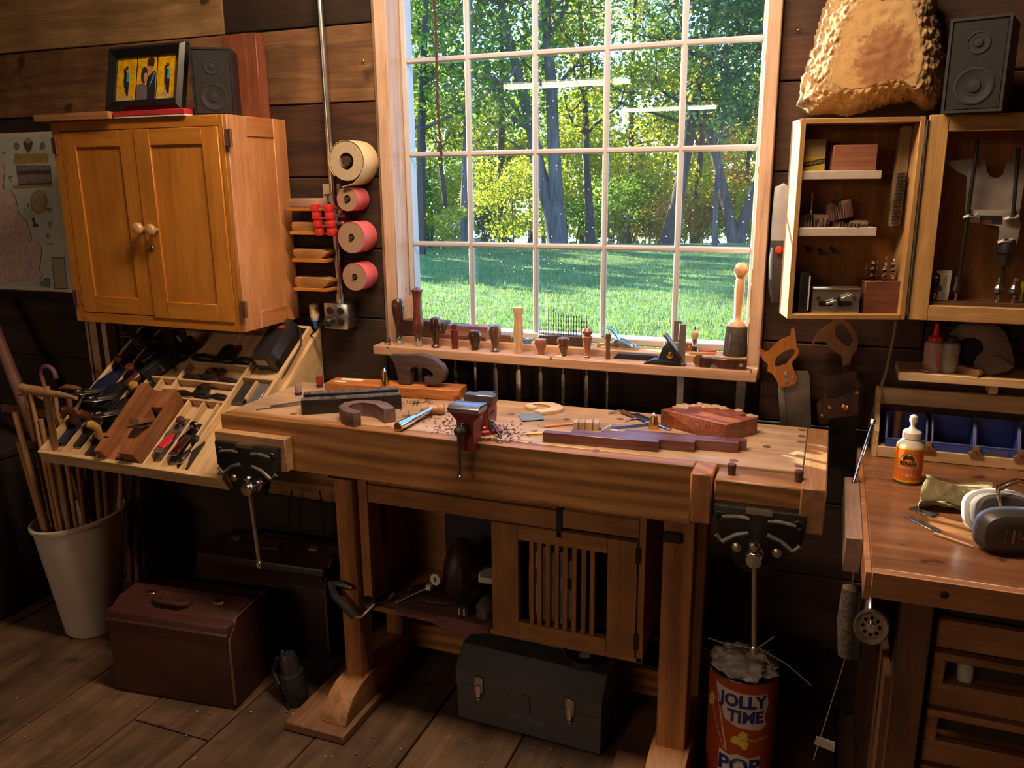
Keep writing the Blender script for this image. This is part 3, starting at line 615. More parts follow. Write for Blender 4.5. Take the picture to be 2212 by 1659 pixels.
# ------------------------------------------------------------------ map
mp = thing('wall_map', 'framed antique style map print hanging left of the cabinet', 'map', (-2.9, 2.39, 1.17))
ma, mb_ = PY(155, 632, 2.386), PY(106, 284, 2.386)
mx1, mz0, mz1 = -2.683, ma.z, mb_.z; mx0 = -3.25
O('backing_board', B().box((mx0, 2.386, mz0), (mx1, 2.394, mz1)), plain('map_margin', (.74, .70, .64), .7), mp, True)
SEA = plain('map_sea_print', (.60, .68, .62), .7, 0, .15, 14); LANDM = plain('map_land_print', (.70, .54, .48), .7, 0, .25, 60); INK = plain('map_ink_print', (.10, .075, .055), .7); GOLD = plain('map_gold_print', (.45, .31, .10), .7, 0, .25, 80); GREYM = plain('map_view_print', (.24, .22, .22), .7, 0, .4, 90)
sea = O('sea', B().box((mx0, 2.3855, mz0+.014), (mx1-.014, 2.386, mz1-.016)), SEA, mp, True)
def mq(x, y): p = PY(x, y, 2.3855); return (p.x, p.z)
def mshape(name, m, pts, k=0): O(name, B().prism([mq(*p) for p in pts], 2.3855-.0003*k, 2.3852-.0003*k, 'y'), m, sea, True)
coast = [(0, 348), (10, 352), (10, 372), (6, 395), (8, 408), (22, 410), (32, 425), (36, 440), (40, 460), (55, 475), (60, 490), (68, 515), (62, 524), (72, 522), (84, 526), (90, 540), (86, 570), (84, 583), (92, 592), (86, 604), (55, 605), (30, 610), (10, 612), (0, 616)]
mshape('land', INK, [(x+1.5 if x else x, y) for x, y in coast], 0); mshape('land', LANDM, coast, 1)
mshape('cartouche', GOLD, [(30, 332), (105, 332), (105, 352), (30, 354)], 1); mshape('view_panel', GREYM, [(34, 357), (110, 357), (113, 398), (40, 400)], 1)
mshape('view_strip', INK, [(38, 370), (110, 366), (110, 376), (38, 378)], 2); mshape('view_strip', INK, [(40, 397), (112, 394), (113, 400), (40, 402)], 2)
mshape('scroll', GOLD, [(28+0, 401), (114, 398), (114, 403), (30, 408)], 3)
def oval(cx, cy, rx, ry, n=20): return [(cx+rx*math.cos(2*math.pi*i/n), cy+ry*math.sin(2*math.pi*i/n)) for i in range(n)]
mshape('medallion', GOLD, oval(84, 436, 19, 26), 1); mshape('medallion_field', plain('map_pale_print', (.50, .44, .28), .7), oval(83, 435, 14, 21), 2)
mshape('crest', INK, [(50, 308), (60, 298), (72, 308), (68, 322), (62, 331), (54, 322)], 1); mshape('crest', GREYM, oval(36, 316, 6, 9), 1); mshape('crest', GREYM, oval(92, 316, 6, 9), 1); mshape('crest', GOLD, oval(61, 304, 6, 6), 3)
mshape('ship', INK, [(68, 472), (74, 470), (76, 480), (84, 486), (82, 491), (70, 490), (72, 482)], 1)
mshape('text_panel', plain('map_panel_print', (.48, .40, .30), .7, 0, .1, 150), [(112, 558), (138, 558), (146, 622), (120, 622)], 2); mshape('text_panel_edge', INK, [(110.5, 556), (139, 556), (147, 624), (118, 624)], 1)
mshape('compass', GREYM, [(84, 612), (98, 600), (110, 602), (108, 622), (90, 618)], 1)
for (x, y, w_, h_) in ((100, 450, 14, 10), (104, 480, 10, 14), (98, 505, 12, 12), (96, 526, 28, 4), (58, 440, 6, 10), (52, 452, 5, 6), (18, 380, 10, 14), (4, 328, 10, 6)):
    mshape('lettering', GREYM, [(x, y), (x+w_*.5, y-1), (x+w_, y+1), (x+w_*.9, y+h_*.3), (x+w_*.5, y+h_*.25), (x+w_*.8, y+h_), (x+w_*.2, y+h_*.6)], 1)
O('bottom_rail', B().box((mx0, 2.374, mz0-.035), (mx1+.006, 2.396, mz0-.002), .002), BLACKP, mp, True)

# ------------------------------------------------------------------ conduit, outlet box, rolls, small ledges
def at(x, y, Y): return PY(x, y, Y)
c0, c1 = at(689.6, 0, 2.375), at(736, 648, 2.375)
cn = thing('conduit', 'galvanised electrical conduit running down the wall to the outlet box', 'pipe', (c1.x, 2.375, c1.z))
dcn = (c0-c1); O('pipe', B().cyl(c1, c1+dcn*1.5, .0115, n=16), GALV, cn, True)
q = at(713, 420, 2.375); O('strap', B().tube([(q.x-.026, 2.386, q.z), (q.x-.013, 2.384, q.z), (q.x-.012, 2.366, q.z), (q.x, 2.361, q.z), (q.x+.012, 2.366, q.z), (q.x+.013, 2.384, q.z), (q.x+.026, 2.386, q.z)], [(.002, .006)]*7, 8, flat=(0, 0, 1)), GALV, cn, True)
q0, q1 = at(697, 398, 2.388), at(737, 461, 2.388); O('mounting_block', B().box((q0.x, 2.386, q1.z), (q1.x, 2.400, q0.z), .001), plain('off_white_paint', (.52, .45, .34), .6, 0, .1), cn, True)
O('connector', B().cyl(c1+V((0, 0, -.006)), c1+V((0, 0, .022)), .016, n=12), GALV, cn, True)
q0, q1 = at(699, 652, 2.325), at(752, 712, 2.325); ob = thing('outlet_box', 'square metal outlet box with four sockets under the conduit', 'outlet', (q0.x, 2.36, q1.z))
O('box', B().box((q0.x+.002, 2.328, q1.z), (q1.x, 2.392, q0.z-.004), .006, seg=2), GALV, ob, True)
cvx, cvz = (q0.x+q1.x)/2, (q0.z+q1.z)/2-.002
cv = O('cover', B().box((q0.x, 2.323, q1.z-.001), (q1.x+.001, 2.330, q0.z-.003), .004, seg=2), GALV, ob, True)
sx, sz = (q1.x-q0.x)*.235, (q0.z-q1.z)*.21
for i in (-1, 1):
    for j in (-1, 1): O('socket', B().lathe([(.0125, 0), (.0125, .003), (0, .003)], (cvx+i*sx, 2.323, cvz+j*sz), (0, -1, 0), 16), BLACKP, cv, True)
for i in (-1, 1):
    for j in (-1, 0, 1): O('screw', B().lathe([(.003, 0), (.002, .002), (0, .002)], (cvx+i*sx, 2.323, cvz+j*sz*2.05), (0, -1, 0), 8), STEEL, cv, True)
pgx, pgz = cvx-sx, cvz-sz
pg = thing('charger_cord', 'black power cord plugged into the outlet box and trailing to the charger', 'cord', (pgx, 2.31, pgz))
O('plug', B().box((pgx-.012, 2.296, pgz-.012), (pgx+.012, 2.3205, pgz+.012), .004), BLACKP, pg, True)
pts = [V((pgx-.010, 2.300, pgz)), at(690, 705, 2.31), at(668, 728, 2.36), at(655, 733, 2.36), at(664, 780, 2.36), at(668, 822, 2.35), at(652, 845, 2.33)]
O('cable', B().tube([p for p in pts], .0035, 8), CORDM, pg, True)
def roll(px, py, r, ln, hole, m, label, tail=False):
    c = at(px, py, 2.392-ln); t = thing('sandpaper_roll', label, 'sandpaper roll', (c.x, 2.392, c.z), group='abrasive rolls on the wall')
    O('peg', B().cyl((c.x, 2.392, c.z), (c.x, 2.386-ln, c.z), hole*.6, n=10), plain('dark_peg', (.05, .03, .02), .6), t, True)
    n = 36; face = plain('roll_end_'+m.name, (.34, .22, .15) if 'pink' in m.name else (.45, .37, .25), .8, 0, .15, 200)
    O('roll_ends', B().skin([[V((c.x+k_*math.cos(2*math.pi*i/n), y_, c.z+k_*math.sin(2*math.pi*i/n))) for i in range(n)] for k_, y_ in ((hole, 2.390), (hole, 2.392-ln), (r*.995, 2.392-ln), (r*.99, 2.390))], False, True), face, t, True)
    b = B()
    a0 = -math.pi/2
    if tail:
        pts = [(r*1.003*math.cos(a0+2*math.pi*i/n*(1)), r*1.003*math.sin(a0+2*math.pi*i/n)) for i in range(n+1)]
        pts = [(x, z) for x, z in pts][:n-6]
        # free end swings out below the roll
        pts = [(-r*.35, -r*1.28), (-r*.05, -r*1.23), (r*.35, -r*1.12), (r*.72, -r*.85)]+[(r*1.06*math.cos(a), r*1.04*math.sin(a)) for a in [math.radians(q_) for q_ in range(-38, 230, 12)]]
    else:
        pts = [(r*1.002*math.cos(2*math.pi*i/n), r*1.002*math.sin(2*math.pi*i/n)) for i in range(n+1)]
    th = .0012
    b.skin([[V((c.x+x*(1+s*th/r), y_, c.z+z*(1+s*th/r))) for s, y_ in ((0, 2.391-ln), (1, 2.391-ln), (1, 2.390), (0, 2.390))] for x, z in pts])
    O('abrasive_strip', b, m, t, True)
PINK = plain('pink_abrasive', (.62, .12, .15), .75, 0, .08, 200); BEIGE = plain('beige_abrasive', (.66, .52, .30), .7, 0, .06, 200)
roll(748, 348, .060, .088, .026, BEIGE, 'large beige sandpaper roll with a loose hanging end', True)
roll(750, 430, .0365, .075, .012, PINK, 'small pink sandpaper roll, uppermost of the pink ones')
roll(759, 513, .0485, .080, .011, PINK, 'widest pink sandpaper roll between two smaller pink ones')
roll(766, 598, .0435, .075, .010, PINK, 'pink sandpaper roll just above the outlet box')
BLK = [wood('dusty_pink_block', (.38, .22, .16), (.52, .33, .24), 'X', 1.5, .7), wood('oak_block', (.40, .19, .07), (.56, .30, .12), 'X', 1.5, .55)]
for i, (x0, x1, yt, yb, bx0, bx1, lb) in enumerate([(619, 690, 449, 456, 619, 690, 'pinkish'), (625, 694, 500, 508, 630, 690, 'honey brown'), (630, 702, 558, 568, 628, 700, 'oak'), (634, 706, 621, 631, 632, 708, 'curved')]):
    a, b = at(x0, yt, 2.31), at(x1, yb, 2.31)
    pos = ['topmost', 'second', 'third', 'lowest'][i]
    one('wall_ledge', B().box((a.x, 2.31, b.z), (b.x, 2.396, a.z), .001), OAKX, 'little oak wall ledge right of the cabinet, %s of four' % pos, 'ledge', group='ledges beside the conduit')
    hb = .030 if i != 3 else .034
    t = thing('sanding_block', '%s wooden sanding block on the %s wall ledge' % (lb, pos), 'sanding block', (a.x, 2.32, a.z), group='blocks on the wall ledges')
    L_ = b.x-a.x; z0 = a.z
    if i < 2: b_ = B().box((a.x+.002, 2.318, z0), (b.x-.003, 2.37, z0+hb), .006, seg=2)
    else:
        P_ = [(a.x+.002, z0+.008), (a.x+.010, z0), (b.x-.022, z0), (b.x-.008, z0+.008), (b.x+.004, z0+hb*.62), (b.x+.004, z0+hb*.86), (b.x-.010, z0+hb*.8), (b.x-.018, z0+hb), (a.x+.004, z0+hb), (a.x, z0+hb*.7)]
        b_ = B().prism(P_, 2.318, 2.372, 'y', .003)
    O('block', b_, BLK[0 if i == 0 else 1], t, True)
    O('grit_face', B().box((a.x+.010, 2.320, z0), (b.x-.024, 2.368, z0+.0015)), plain('grit', (.2, .14, .1), .9), t, True)
for i in range(4):
    z = at(705, 449+17*i, 2.33).z; xx = [at(678+2*i, 449, 2.30).x, at(706+1.4*i, 449, 2.30).x, at(723+1.2*i, 449, 2.33).x]
    t = thing('spring_clamp', 'red tipped spring clamp gripping the conduit, %s of four' % ['topmost', 'second', 'third', 'lowest'][i], 'clamp', (xx[1], 2.33, z), group='red clamps on the conduit')
    for k in (0, 1): O('jaw_pad', B().box((xx[k]-.0118, 2.296, z-.0122), (xx[k]+.0118, 2.324, z+.0122), .004, seg=2), REDP, t, True)
    O('bar', B().tube([(xx[0], 2.31, z-.008), (xx[1], 2.312, z-.007), (xx[2], 2.335, z-.006), (xx[2]+.014, 2.35, z)], .0022, 6), CHROME, t, True)
    O('spring_body', B().tube([(xx[2]-.012, 2.335, z), (xx[2]+.004, 2.325, z), (xx[2]+.014, 2.338, z), (xx[2]+.010, 2.355, z)], .0065, 8), DSTEEL, t, True)
    O('far_pad', B().box((xx[2]+.012, 2.335, z-.007), (xx[2]+.020, 2.36, z+.007), .002), REDP, t, True)
a, b = at(676, 656, 2.36), at(682, 712, 2.36); t = thing('glue_bottle', 'small upside-down white glue bottle with blue tip by the outlet box', 'bottle', b)
hh = a.z-b.z; O('bottle', B().lathe([(.0, 1), (.011, .995), (.0165, .97), (.0165, .55), (.013, .40), (.0115, .36)][::-1], (0, 0, 0), (0, 0, 1), 16, M=Matrix.Diagonal((1, 1, hh, 1))), plain('white_bottle_plastic', (.72, .72, .72), .4), t)
O('nozzle', B().lathe([(.002, 0), (.006, hh*.12), (.010, hh*.32), (.0115, hh*.36), (.0, hh*.36)], n=14), plain('blue_tip', (.03, .2, .6), .4), t)
O('label_band', B().lathe([(.0168, hh*.58), (.0168, hh*.86)], n=16), plain('gold_emblem_label', (.55, .4, .2), .5, 0, .6, 120), t)
O('wall_clip', B().box((-.012, .016, hh*.5), (.012, .028, hh*.6)), DSTEEL, t)

# ------------------------------------------------------------------ sloping tool till with planes
TV = V((0, .51, .345)).normalized(); TO = V((-2.366, 1.85, .712)); MT = frame_m(TO, (1, 0, 0), V((1, 0, 0)).cross(TV))
till = thing('tool_till', 'sloping pine tool till with dividers under the oak cabinet', 'tool till', M=MT)
TW, TL, TH = .712, .625, .034
O('base_board', B().box((0, 0, -.012), (TW, TL, 0)), PINEY, till)
for a, b in (((-.002, 0, -.014), (.012, TL, TH)), ((TW-.012, 0, -.014), (TW+.002, TL, TH))): O('side_rail', B().box(a, b, .0015), PINEY, till)
for a, b in (((-.002, -.014, -.022), (TW+.03, 0, TH)), ((0, TL, -.014), (TW, TL+.012, TH))): O('end_rail', B().box(a, b, .0015), PINEX, till)
for u, v0, v1 in ((.084, 0, .62), (.152, 0, .34), (.232, 0, .31), (.290, 0, .27), (.350, 0, .27), (.425, 0, .27), (.487, 0, .27), (.545, 0, .27), (.195, .28, .355), (.255, .28, .355), (.318, .28, .435), (.566, 0, .62), (.632, .30, .38)): O('divider', B().box((u-.004, v0, 0), (u+.004, v1, .026), .001), PINEY, till)
for v, u0, u1 in ((.276, .29, .562), (.355, .156, .562), (.438, .322, .562), (.39, .57, .70)): O('divider', B().box((u0, v-.004, 0), (u1, v+.004, .026), .001), PINEX, till)
for px_, w_ in ((200, .006), (213, .018), (236, .012)): q = PY(px_, 770, 2.30); O('post', B().box((q.x-w_, 2.29+.004*w_, .70), (q.x+w_, 2.335, 1.112), .001), PINEZ, till, True)
O('side_bracket', B().prism([(TO.y+.30, TO.z+.20), (2.385, TO.z-.05), (2.385, 1.09), (TO.y+.52, 1.075)], TO.x+TW+.003, TO.x+TW+.02, 'x'), PINEY, till, True)

ROSE = wood('rosewood_tote', (.05, .016, .010), (.14, .045, .022), 'Z', 2, .3, 0, .2, .2, .05)
YELW = wood('boxwood_tote', (.42, .22, .05), (.60, .34, .10), 'Z', 2, .35)
def bench_plane(u, v, ln, w, label, body=BLACKI, tote=ROSE, up=1, metal=STEEL, blade=True):
    t = thing('hand_plane', label, 'hand plane', M=MT @ T(u, v, .003) @ rotm(0, 0, 0 if up > 0 else math.pi), group='planes in the till')
    O('sole', B().box((-w/2, -ln/2, 0), (w/2, ln/2, .008), .002), body, t)
    for s in (-1, 1):
        O('cheek', B().prism([(-ln*.46, .006), (ln*.46, .006), (ln*.30, .012), (ln*.12, .034), (-ln*.05, .036), (-ln*.28, .012)], s*w/2-(.004 if s > 0 else 0), s*w/2+(.004 if s < 0 else 0), 'x'), body, t)
    O('frog', B().prism([(-ln*.14, .008), (ln*.08, .008), (-ln*.06, .045), (-ln*.12, .045)], -w*.3, w*.3, 'x'), BLACKI, t)
    ir = thing('iron', None, None); ir.parent = t; ir.matrix_basis = T(0, ln*.05, .012) @ rotm(math.radians(-42), 0, 0)
    O('blade', B().box((-w*.36, -.115, 0), (w*.36, .015, .003), .001), metal, ir); O('lever_cap', B().prism([(-w*.34, .01), (w*.34, .01), (w*.30, -.045), (w*.16, -.085), (-w*.16, -.085), (-w*.30, -.045)], .004, .011, 'z', .002), metal, ir)
    O('cam_lever', B().box((-w*.12, -.115, .010), (w*.12, -.07, .016), .002), CHROME, ir)
    kn = O('front_knob', B().lathe([(.010, 0), (.012, .004), (.008, .016), (.014, .030), (.017, .040), (.012, .050), (0, .052)], (0, ln*.34, .008), (0, 0, 1), 16), tote, t)
    O('tote', B().tube([(0, -ln*.28, .008), (0, -ln*.31, .03), (0, -ln*.27, .055), (0, -ln*.30, .085), (0, -ln*.33, .095)], [(.010, .018), (.010, .012), (.011, .013), (.009, .014), (.005, .008)], 10, flat=(1, 0, 0)), tote, t)
    return t
BLUEB = plain('blue_japanned_iron', (.018, .025, .085), .3, .3, .2)
bench_plane(.042, .255, .42, .066, 'blue bodied bench plane in the leftmost slot of the till', BLUEB)
bench_plane(.118, .235, .38, .064, 'black bench plane second from the left in the till', BLACKI)
bench_plane(.192, .18, .32, .068, 'black bench plane with yellow boxwood handle in the till', BLACKI, YELW)
bench_plane(.043, .545, .16, .060, 'black plane lying highest on the left of the till', BLACKI)
bench_plane(.122, .515, .16, .056, 'short black plane above the second slot of the till', BLACKI)
# wooden planes
WPL = wood('brown_beech_plane', (.20, .075, .03), (.40, .17, .07), 'Y', 1.4, .4, 0, .25, .1)
t = thing('moulding_plane', 'long stepped wooden plane beside the coffin smoother', 'hand plane', M=MT @ T(.285, .145, .004) @ rotm(0, 0, math.radians(4)), group='planes in the till')
O('stock', B().prism([(-.035, 0), (.022, 0), (.022, .028), (-.006, .028), (-.006, .066), (-.035, .066)], -.145, .145, 'y', .002), WPL, t)
O('fence', B().box((.024, -.14, .0), (.036, .14, .034), .002), WPL, t)
O('iron', B().box((-.030, -.055, .02), (-.012, -.050, .10), M=rotm(math.radians(25), 0, 0)), DSTEEL, t)
O('tie_stem', B().cyl((-.07, .01, .03), (.03, .01, .03), .008, n=10), wood('red_beech', (.3, .1, .05), (.45, .17, .08), 'X', 2), t)
t = thing('coffin_plane', 'curved sided wooden smoothing plane with wedge and iron', 'hand plane', M=MT @ T(.376, .14, .004) @ rotm(0, 0, math.radians(3)), group='planes in the till')
def coff(k, z): return [V((k*(.037-.010*abs(s)**2), s*.135, z)) for s in [-1+i/6 for i in range(13)]]
outl = [(x.x, x.y) for x in coff(1, 0)]+[(x.x, x.y) for x in reversed(coff(-1, 0))]
O('stock', B().plate(outl, [[(-.022, -.02), (.022, -.02), (.024, .055), (-.024, .055)]], 0, .064, 'z'), WPL, t)
O('throat', B().box((-.024, -.02, .006), (.024, .056, .008)), plain('dark_throat', (.02, .01, .006), .9), t)
O('iron', B().box((-.022, -.065, 0), (.022, .03, .004), M=T(0, -.01, .055) @ rotm(math.radians(-40), 0, 0)), DSTEEL, t)
O('wedge', B().prism([(-.06, .0), (.02, .0), (.02, .004), (-.06, .018)], -.020, .020, 'x', .002, M=T(0, 0, .062) @ rotm(math.radians(-40), 0, 0)), WPL, t)
def block_plane(u, v, ln, w, label, body, cap, knob, kc):
    t = thing('block_plane', label, 'hand plane', M=MT @ T(u, v, .003), group='planes in the till')
    O('sole', B().prism([(x_, y_) for x_, y_ in [(-w/2, -ln*.42), (-w/2*.7, -ln/2), (w/2*.7, -ln/2), (w/2, -ln*.42), (w/2, ln*.42), (w/2*.6, ln/2), (-w/2*.6, ln/2), (-w/2, ln*.42)]], 0, .006, 'z', .001), body, t)
    for s in (-1, 1): O('cheek', B().prism([(-ln*.44, .005), (ln*.42, .005), (ln*.25, .014), (0, .026), (-ln*.25, .014)], s*w/2-(.003 if s > 0 else 0), s*w/2+(.003 if s < 0 else 0), 'x'), body, t)
    O('lever_cap', B().skin([[V((w*.36*k*math.cos(a), y_, z_+.010*k*math.sin(a))) for a in [math.pi*i/6 for i in range(7)]] for y_, z_, k in ((-ln*.40, .022, .5), (-ln*.34, .026, .95), (-ln*.18, .024, 1), (ln*.0, .016, .9), (ln*.1, .008, .7))]), cap, t)
    O('blade', B().box((-w*.34, -ln*.46, 0), (w*.34, ln*.12, .003), M=T(0, 0, .020) @ rotm(math.radians(-8), 0, 0)), STEEL, t)
    O('front_knob', B().lathe([(.006, 0), (.007, .010), (.013, .018), (.014, .026), (.009, .033), (0, .034)], (0, ln*.34, .006), (0, 0, 1), 16), kc, t)
GREYI = plain('grey_cast_iron', (.24, .24, .25), .4, .6, .15)
block_plane(.455, .125, .165, .050, 'grey block plane with a glossy red lever cap', GREYI, plain('red_enamel', (.55, .02, .03), .15, 0, .05, coat=.5), .014, plain('maroon_knob', (.10, .02, .02), .3))
block_plane(.517, .115, .155, .048, 'black block plane with nickel knob right of the red-capped plane', BLACKI, plain('maroon_enamel', (.05, .006, .008), .12, 0, .05, coat=.5), .014, CHROME)
block_plane(.580-.024, .075, .120, .036, 'small all black plane at the right end of the till', BLACKI, BLACKI, .01, BLACKI)
def spokeshave(u, v, ln, label, rz=0, big=1.0):
    t = thing('spokeshave', label, 'spokeshave', M=MT @ T(u, v, .012) @ rotm(0, 0, rz), group='spokeshaves in the till')
    O('handles', B().tube([(-ln/2, 0, .006), (-ln*.42, 0, .008), (-ln*.30, 0, .010), (-ln*.16, 0, .004), (-ln*.08, 0, .008), (ln*.08, 0, .008), (ln*.16, 0, .004), (ln*.30, 0, .010), (ln*.42, 0, .008), (ln/2, 0, .006)], [(.004, .006), (.010*big, .010*big), (.011*big, .011*big), (.006, .006), (.010, .014), (.010, .014), (.006, .006), (.011*big, .011*big), (.010*big, .010*big), (.004, .006)], 12, flat=(0, 0, 1)), BLACKI, t)
    O('blade_cap', B().prism([(-.026, -.006), (.026, -.006), (.024, .03*big), (.012, .042*big), (-.012, .042*big), (-.024, .03*big)], .006, .022, 'z', .003), BLACKI, t)
    O('thumbscrew', B().lathe([(.006, 0), (.009, .003), (.009, .008), (0, .009)], (0, .022*big, .022), (0, 0, 1), 12), BRASS if big == 1 else BLACKI, t)
    O('blade', B().box((-.022, -.012, .004), (.022, .02, .007)), STEEL, t)
spokeshave(.452, .300, .225, 'black spokeshave lying in the lower long slot')
spokeshave(.442, .372, .225, 'spokeshave with brassy blade cap in the upper slot')
spokeshave(.440, .462, .27, 'large dark spokeshave near the top of the till', 0, 1.5)
t = thing('combination_plane', 'dark combination plane with hanging handle high in the till', 'hand plane', M=MT @ T(.235, .43, .01) @ rotm(0, 0, math.radians(-28)), group='planes in the till')
O('skate', B().box((-.012, -.10, 0), (.012, .11, .05), .003), BLACKI, t); O('fence', B().box((-.055, -.07, .01), (-.040, .07, .05), .003), BLACKI, t)
for y in (-.04, .04): O('rod', B().cyl((-.06, y, .035), (.05, y, .035), .006, n=10), DSTEEL, t)
O('cutter', B().box((-.028, .0, .02), (.028, .006, .13), M=rotm(math.radians(-25), 0, 0)), BLACKI, t); O('knob', B().lathe([(.008, 0), (.014, .02), (.012, .045), (0, .05)], (0, .08, .05), (0, .3, 1), 12), ROSE, t)
O('handle', B().lathe([(.007, 0), (.012, .02), (.017, .05), (.019, .075), (.014, .094), (0, .098)], (-.02, -.07, .03), (.1, -1, -.05), 14), ROSE, t)
t = thing('battery_charger', 'black battery charger resting on the upper right of the till', 'charger', M=MT @ T(.634, .535, .004))
O('housing', B().skin([[V((x*k, y, z)) for x, z in ((-.050, .0), (-.052, .045), (-.036, .075), (.036, .075), (.052, .045), (.050, .0))] for y, k in ((-.09, .82), (-.075, 1), (.06, .95), (.085, .8))]), BLACKP, t, ang=25)
O('label_plate', B().box((-.034, -.0015, -.012), (.012, 0, .012), M=T(0, -.090, .038)), plain('grey_label', (.35, .36, .33), .4), t); O('red_badge', B().box((-.02, -.012, 0), (.022, .0, .0015), M=T(0, .05, .075)), plain('dull_red_badge', (.35, .05, .05), .4), t)
O('lead', B().tube([(.03, .08, .05), (.07, .06, .06), (.10, .0, .045), (.085, -.10, .02), (.062, -.19, .0), (.05, -.22, .004)], .0036, 8), CORDM, t)
for u, lb in ((.598, 'narrow dark steel blade in the right slot of the till'), (.655, 'wide grey whetstone in the right slot of the till')):
    one('steel_scraper' if u < .6 else 'whetstone', B().box((-.022, -.045, 0), (.022, .045, .012), .002), DSTEEL if u < .6 else GREYI, lb, 'stone', M=MT @ T(u, .335, .002))
t = thing('corner_chest', 'dark wooden chest in the shadow at far left', 'chest', (-3.03, 1.85, 0))
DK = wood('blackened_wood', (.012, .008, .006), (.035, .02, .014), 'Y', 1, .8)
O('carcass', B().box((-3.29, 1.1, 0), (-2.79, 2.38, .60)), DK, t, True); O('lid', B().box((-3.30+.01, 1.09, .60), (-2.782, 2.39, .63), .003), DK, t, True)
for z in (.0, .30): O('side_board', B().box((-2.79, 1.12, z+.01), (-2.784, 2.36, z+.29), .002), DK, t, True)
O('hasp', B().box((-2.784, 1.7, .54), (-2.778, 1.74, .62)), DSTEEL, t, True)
# ------------------------------------------------------------------ the workbench
BZ = .93
bench = thing('workbench', 'long maple workbench with two vises under the window', 'workbench', (-.8, 2.0, 0))
top = O('bench_top', B().box((-1.615, 1.875, .865), (-.025, 2.24, BZ), .002), BENCHT, bench, True)
O('front_apron', B().box((-1.615, 1.83, .785), (-.262, 1.875, BZ), .002), BENCHX, bench, True)
O('apron_end_block', B().box((-.262, 1.79, .808), (-.212, 1.875, BZ), .004), BENCHZ, bench, True)
O('end_cap', B().box((-.024, 1.775, .825), (.028, 2.24, BZ), .003), BENCHY, bench, True)
O('back_rail', B().box((-1.615, 2.20, .80), (-.03, 2.24, .865)), BENCHX, bench, True)
PLUG = wood('dark_plug', (.16, .075, .04), (.28, .14, .075), 'X', 3, .5)
for p in ((1733, 929), (1732, 942), (1730, 955), (1728, 984), (1725, 1007), (1585, 995), (1657, 965), (1224, 906), (1105, 895), (1287, 974), (1340, 905), (634, 894), (876, 898)):
    q = PZ(*p, BZ); O('dog_hole', B().cyl((q.x, q.y, BZ-.01), (q.x, q.y, BZ+.0005), .0105, n=16), PLUG, top, True)
# trestle
for x0, x1, nm in ((-1.292, -1.232, 'l'), (-.338, -.262, 'r')):
    for y0 in (1.90, 2.15): O('leg', B().box((x0, y0, .075), (x1, y0+.068, .80), .003), BENCHZ, bench, True)
    ft = [(1.775, 0.03), (2.26, .03), (2.26, .06), (2.19, .115), (1.90, .115), (1.86, .112), (1.82, .095), (1.79, .068), (1.778, .045)]
    O('foot', B().prism(ft, x0-.012, x1+.012, 'x', .002), BENCHY, bench, True)
    O('foot_pad', B().box((x0-.115, 1.735, 0), (x1+.028, 2.28, .028), .003), wood('dark_foot_pad', (.12, .055, .026), (.22, .115, .06), 'Y', 1.2, .65), bench, True)
    O('bearer', B().box((x0-.004, 1.88, .80), (x1+.004, 2.21, .862), .003), BENCHY, bench, True)
O('shim', B().box((-1.30, 1.885, .785-.03), (-1.225, 1.90, .80)), BLACKI, bench, True)
O('stretcher', B().box((-1.24, 2.195, .055), (-.33, 2.225, .14), .003), BENCHX, bench, True)
O('latch_block', B().box((-.335, 1.886, .705), (-.290, 1.9, .733), .004), BLACKP, bench, True)
for x in (-.322, -.308, -.294): O('screw', B().lathe([(.003, 0), (.003, .002), (0, .002)], (x, 1.9, .775), (0, -1, 0), 8), BLACKI, bench, True)
# vises
def vise_iron(t, cx, y, zt, w, h):
    P = [(-w/2, 0), (w/2, 0), (w/2*.97, -h*.42), (w*.30, -h*.60), (w*.24, -h*.9), (w*.12, -h), (-w*.12, -h), (-w*.24, -h*.9), (-w*.30, -h*.60), (-w/2*.97, -h*.42)]
    c = O('casting', B().prism([(cx+a, zt+b) for a, b in P], y, y+.018, 'y', .003), BLACKI, t, True)
    RIB = plain('worn_iron_edge', (.13, .12, .11), .45, .4, .4, 50)
    for s in (-1, 1):
        for a, rr in (([(.10, -.14), (.22, -.13), (.40, -.16)], .0045), ([(.10, -.36), (.24, -.42), (.38, -.56), (.46, -.46)], .006)):
            O('rib', B().tube([(cx+s*p*w, y-.002, zt+q*h) for p, q in a], [(rr, .006)]*len(a), 8, flat=(0, 0, 1)), RIB, c, True)
        O('eyelet', B().tube([(cx+s*w*.42+.009*math.cos(i*.785), y-.002, zt-h*.15+.009*math.sin(i*.785)) for i in range(8)], .003, 6, closed=True), BLACKI, c, True)
        O('bolt', B().lathe([(.011, 0), (.011, .003), (.006, .006), (0, .006)], (cx+s*w*.22, y, zt-h*.62), (0, -1, 0), 12), STEEL, c, True)
    O('dog_tab', B().box((cx-.028, y-.006, zt-.008), (cx+.028, y+.01, zt+.002)), STEEL, c, True)
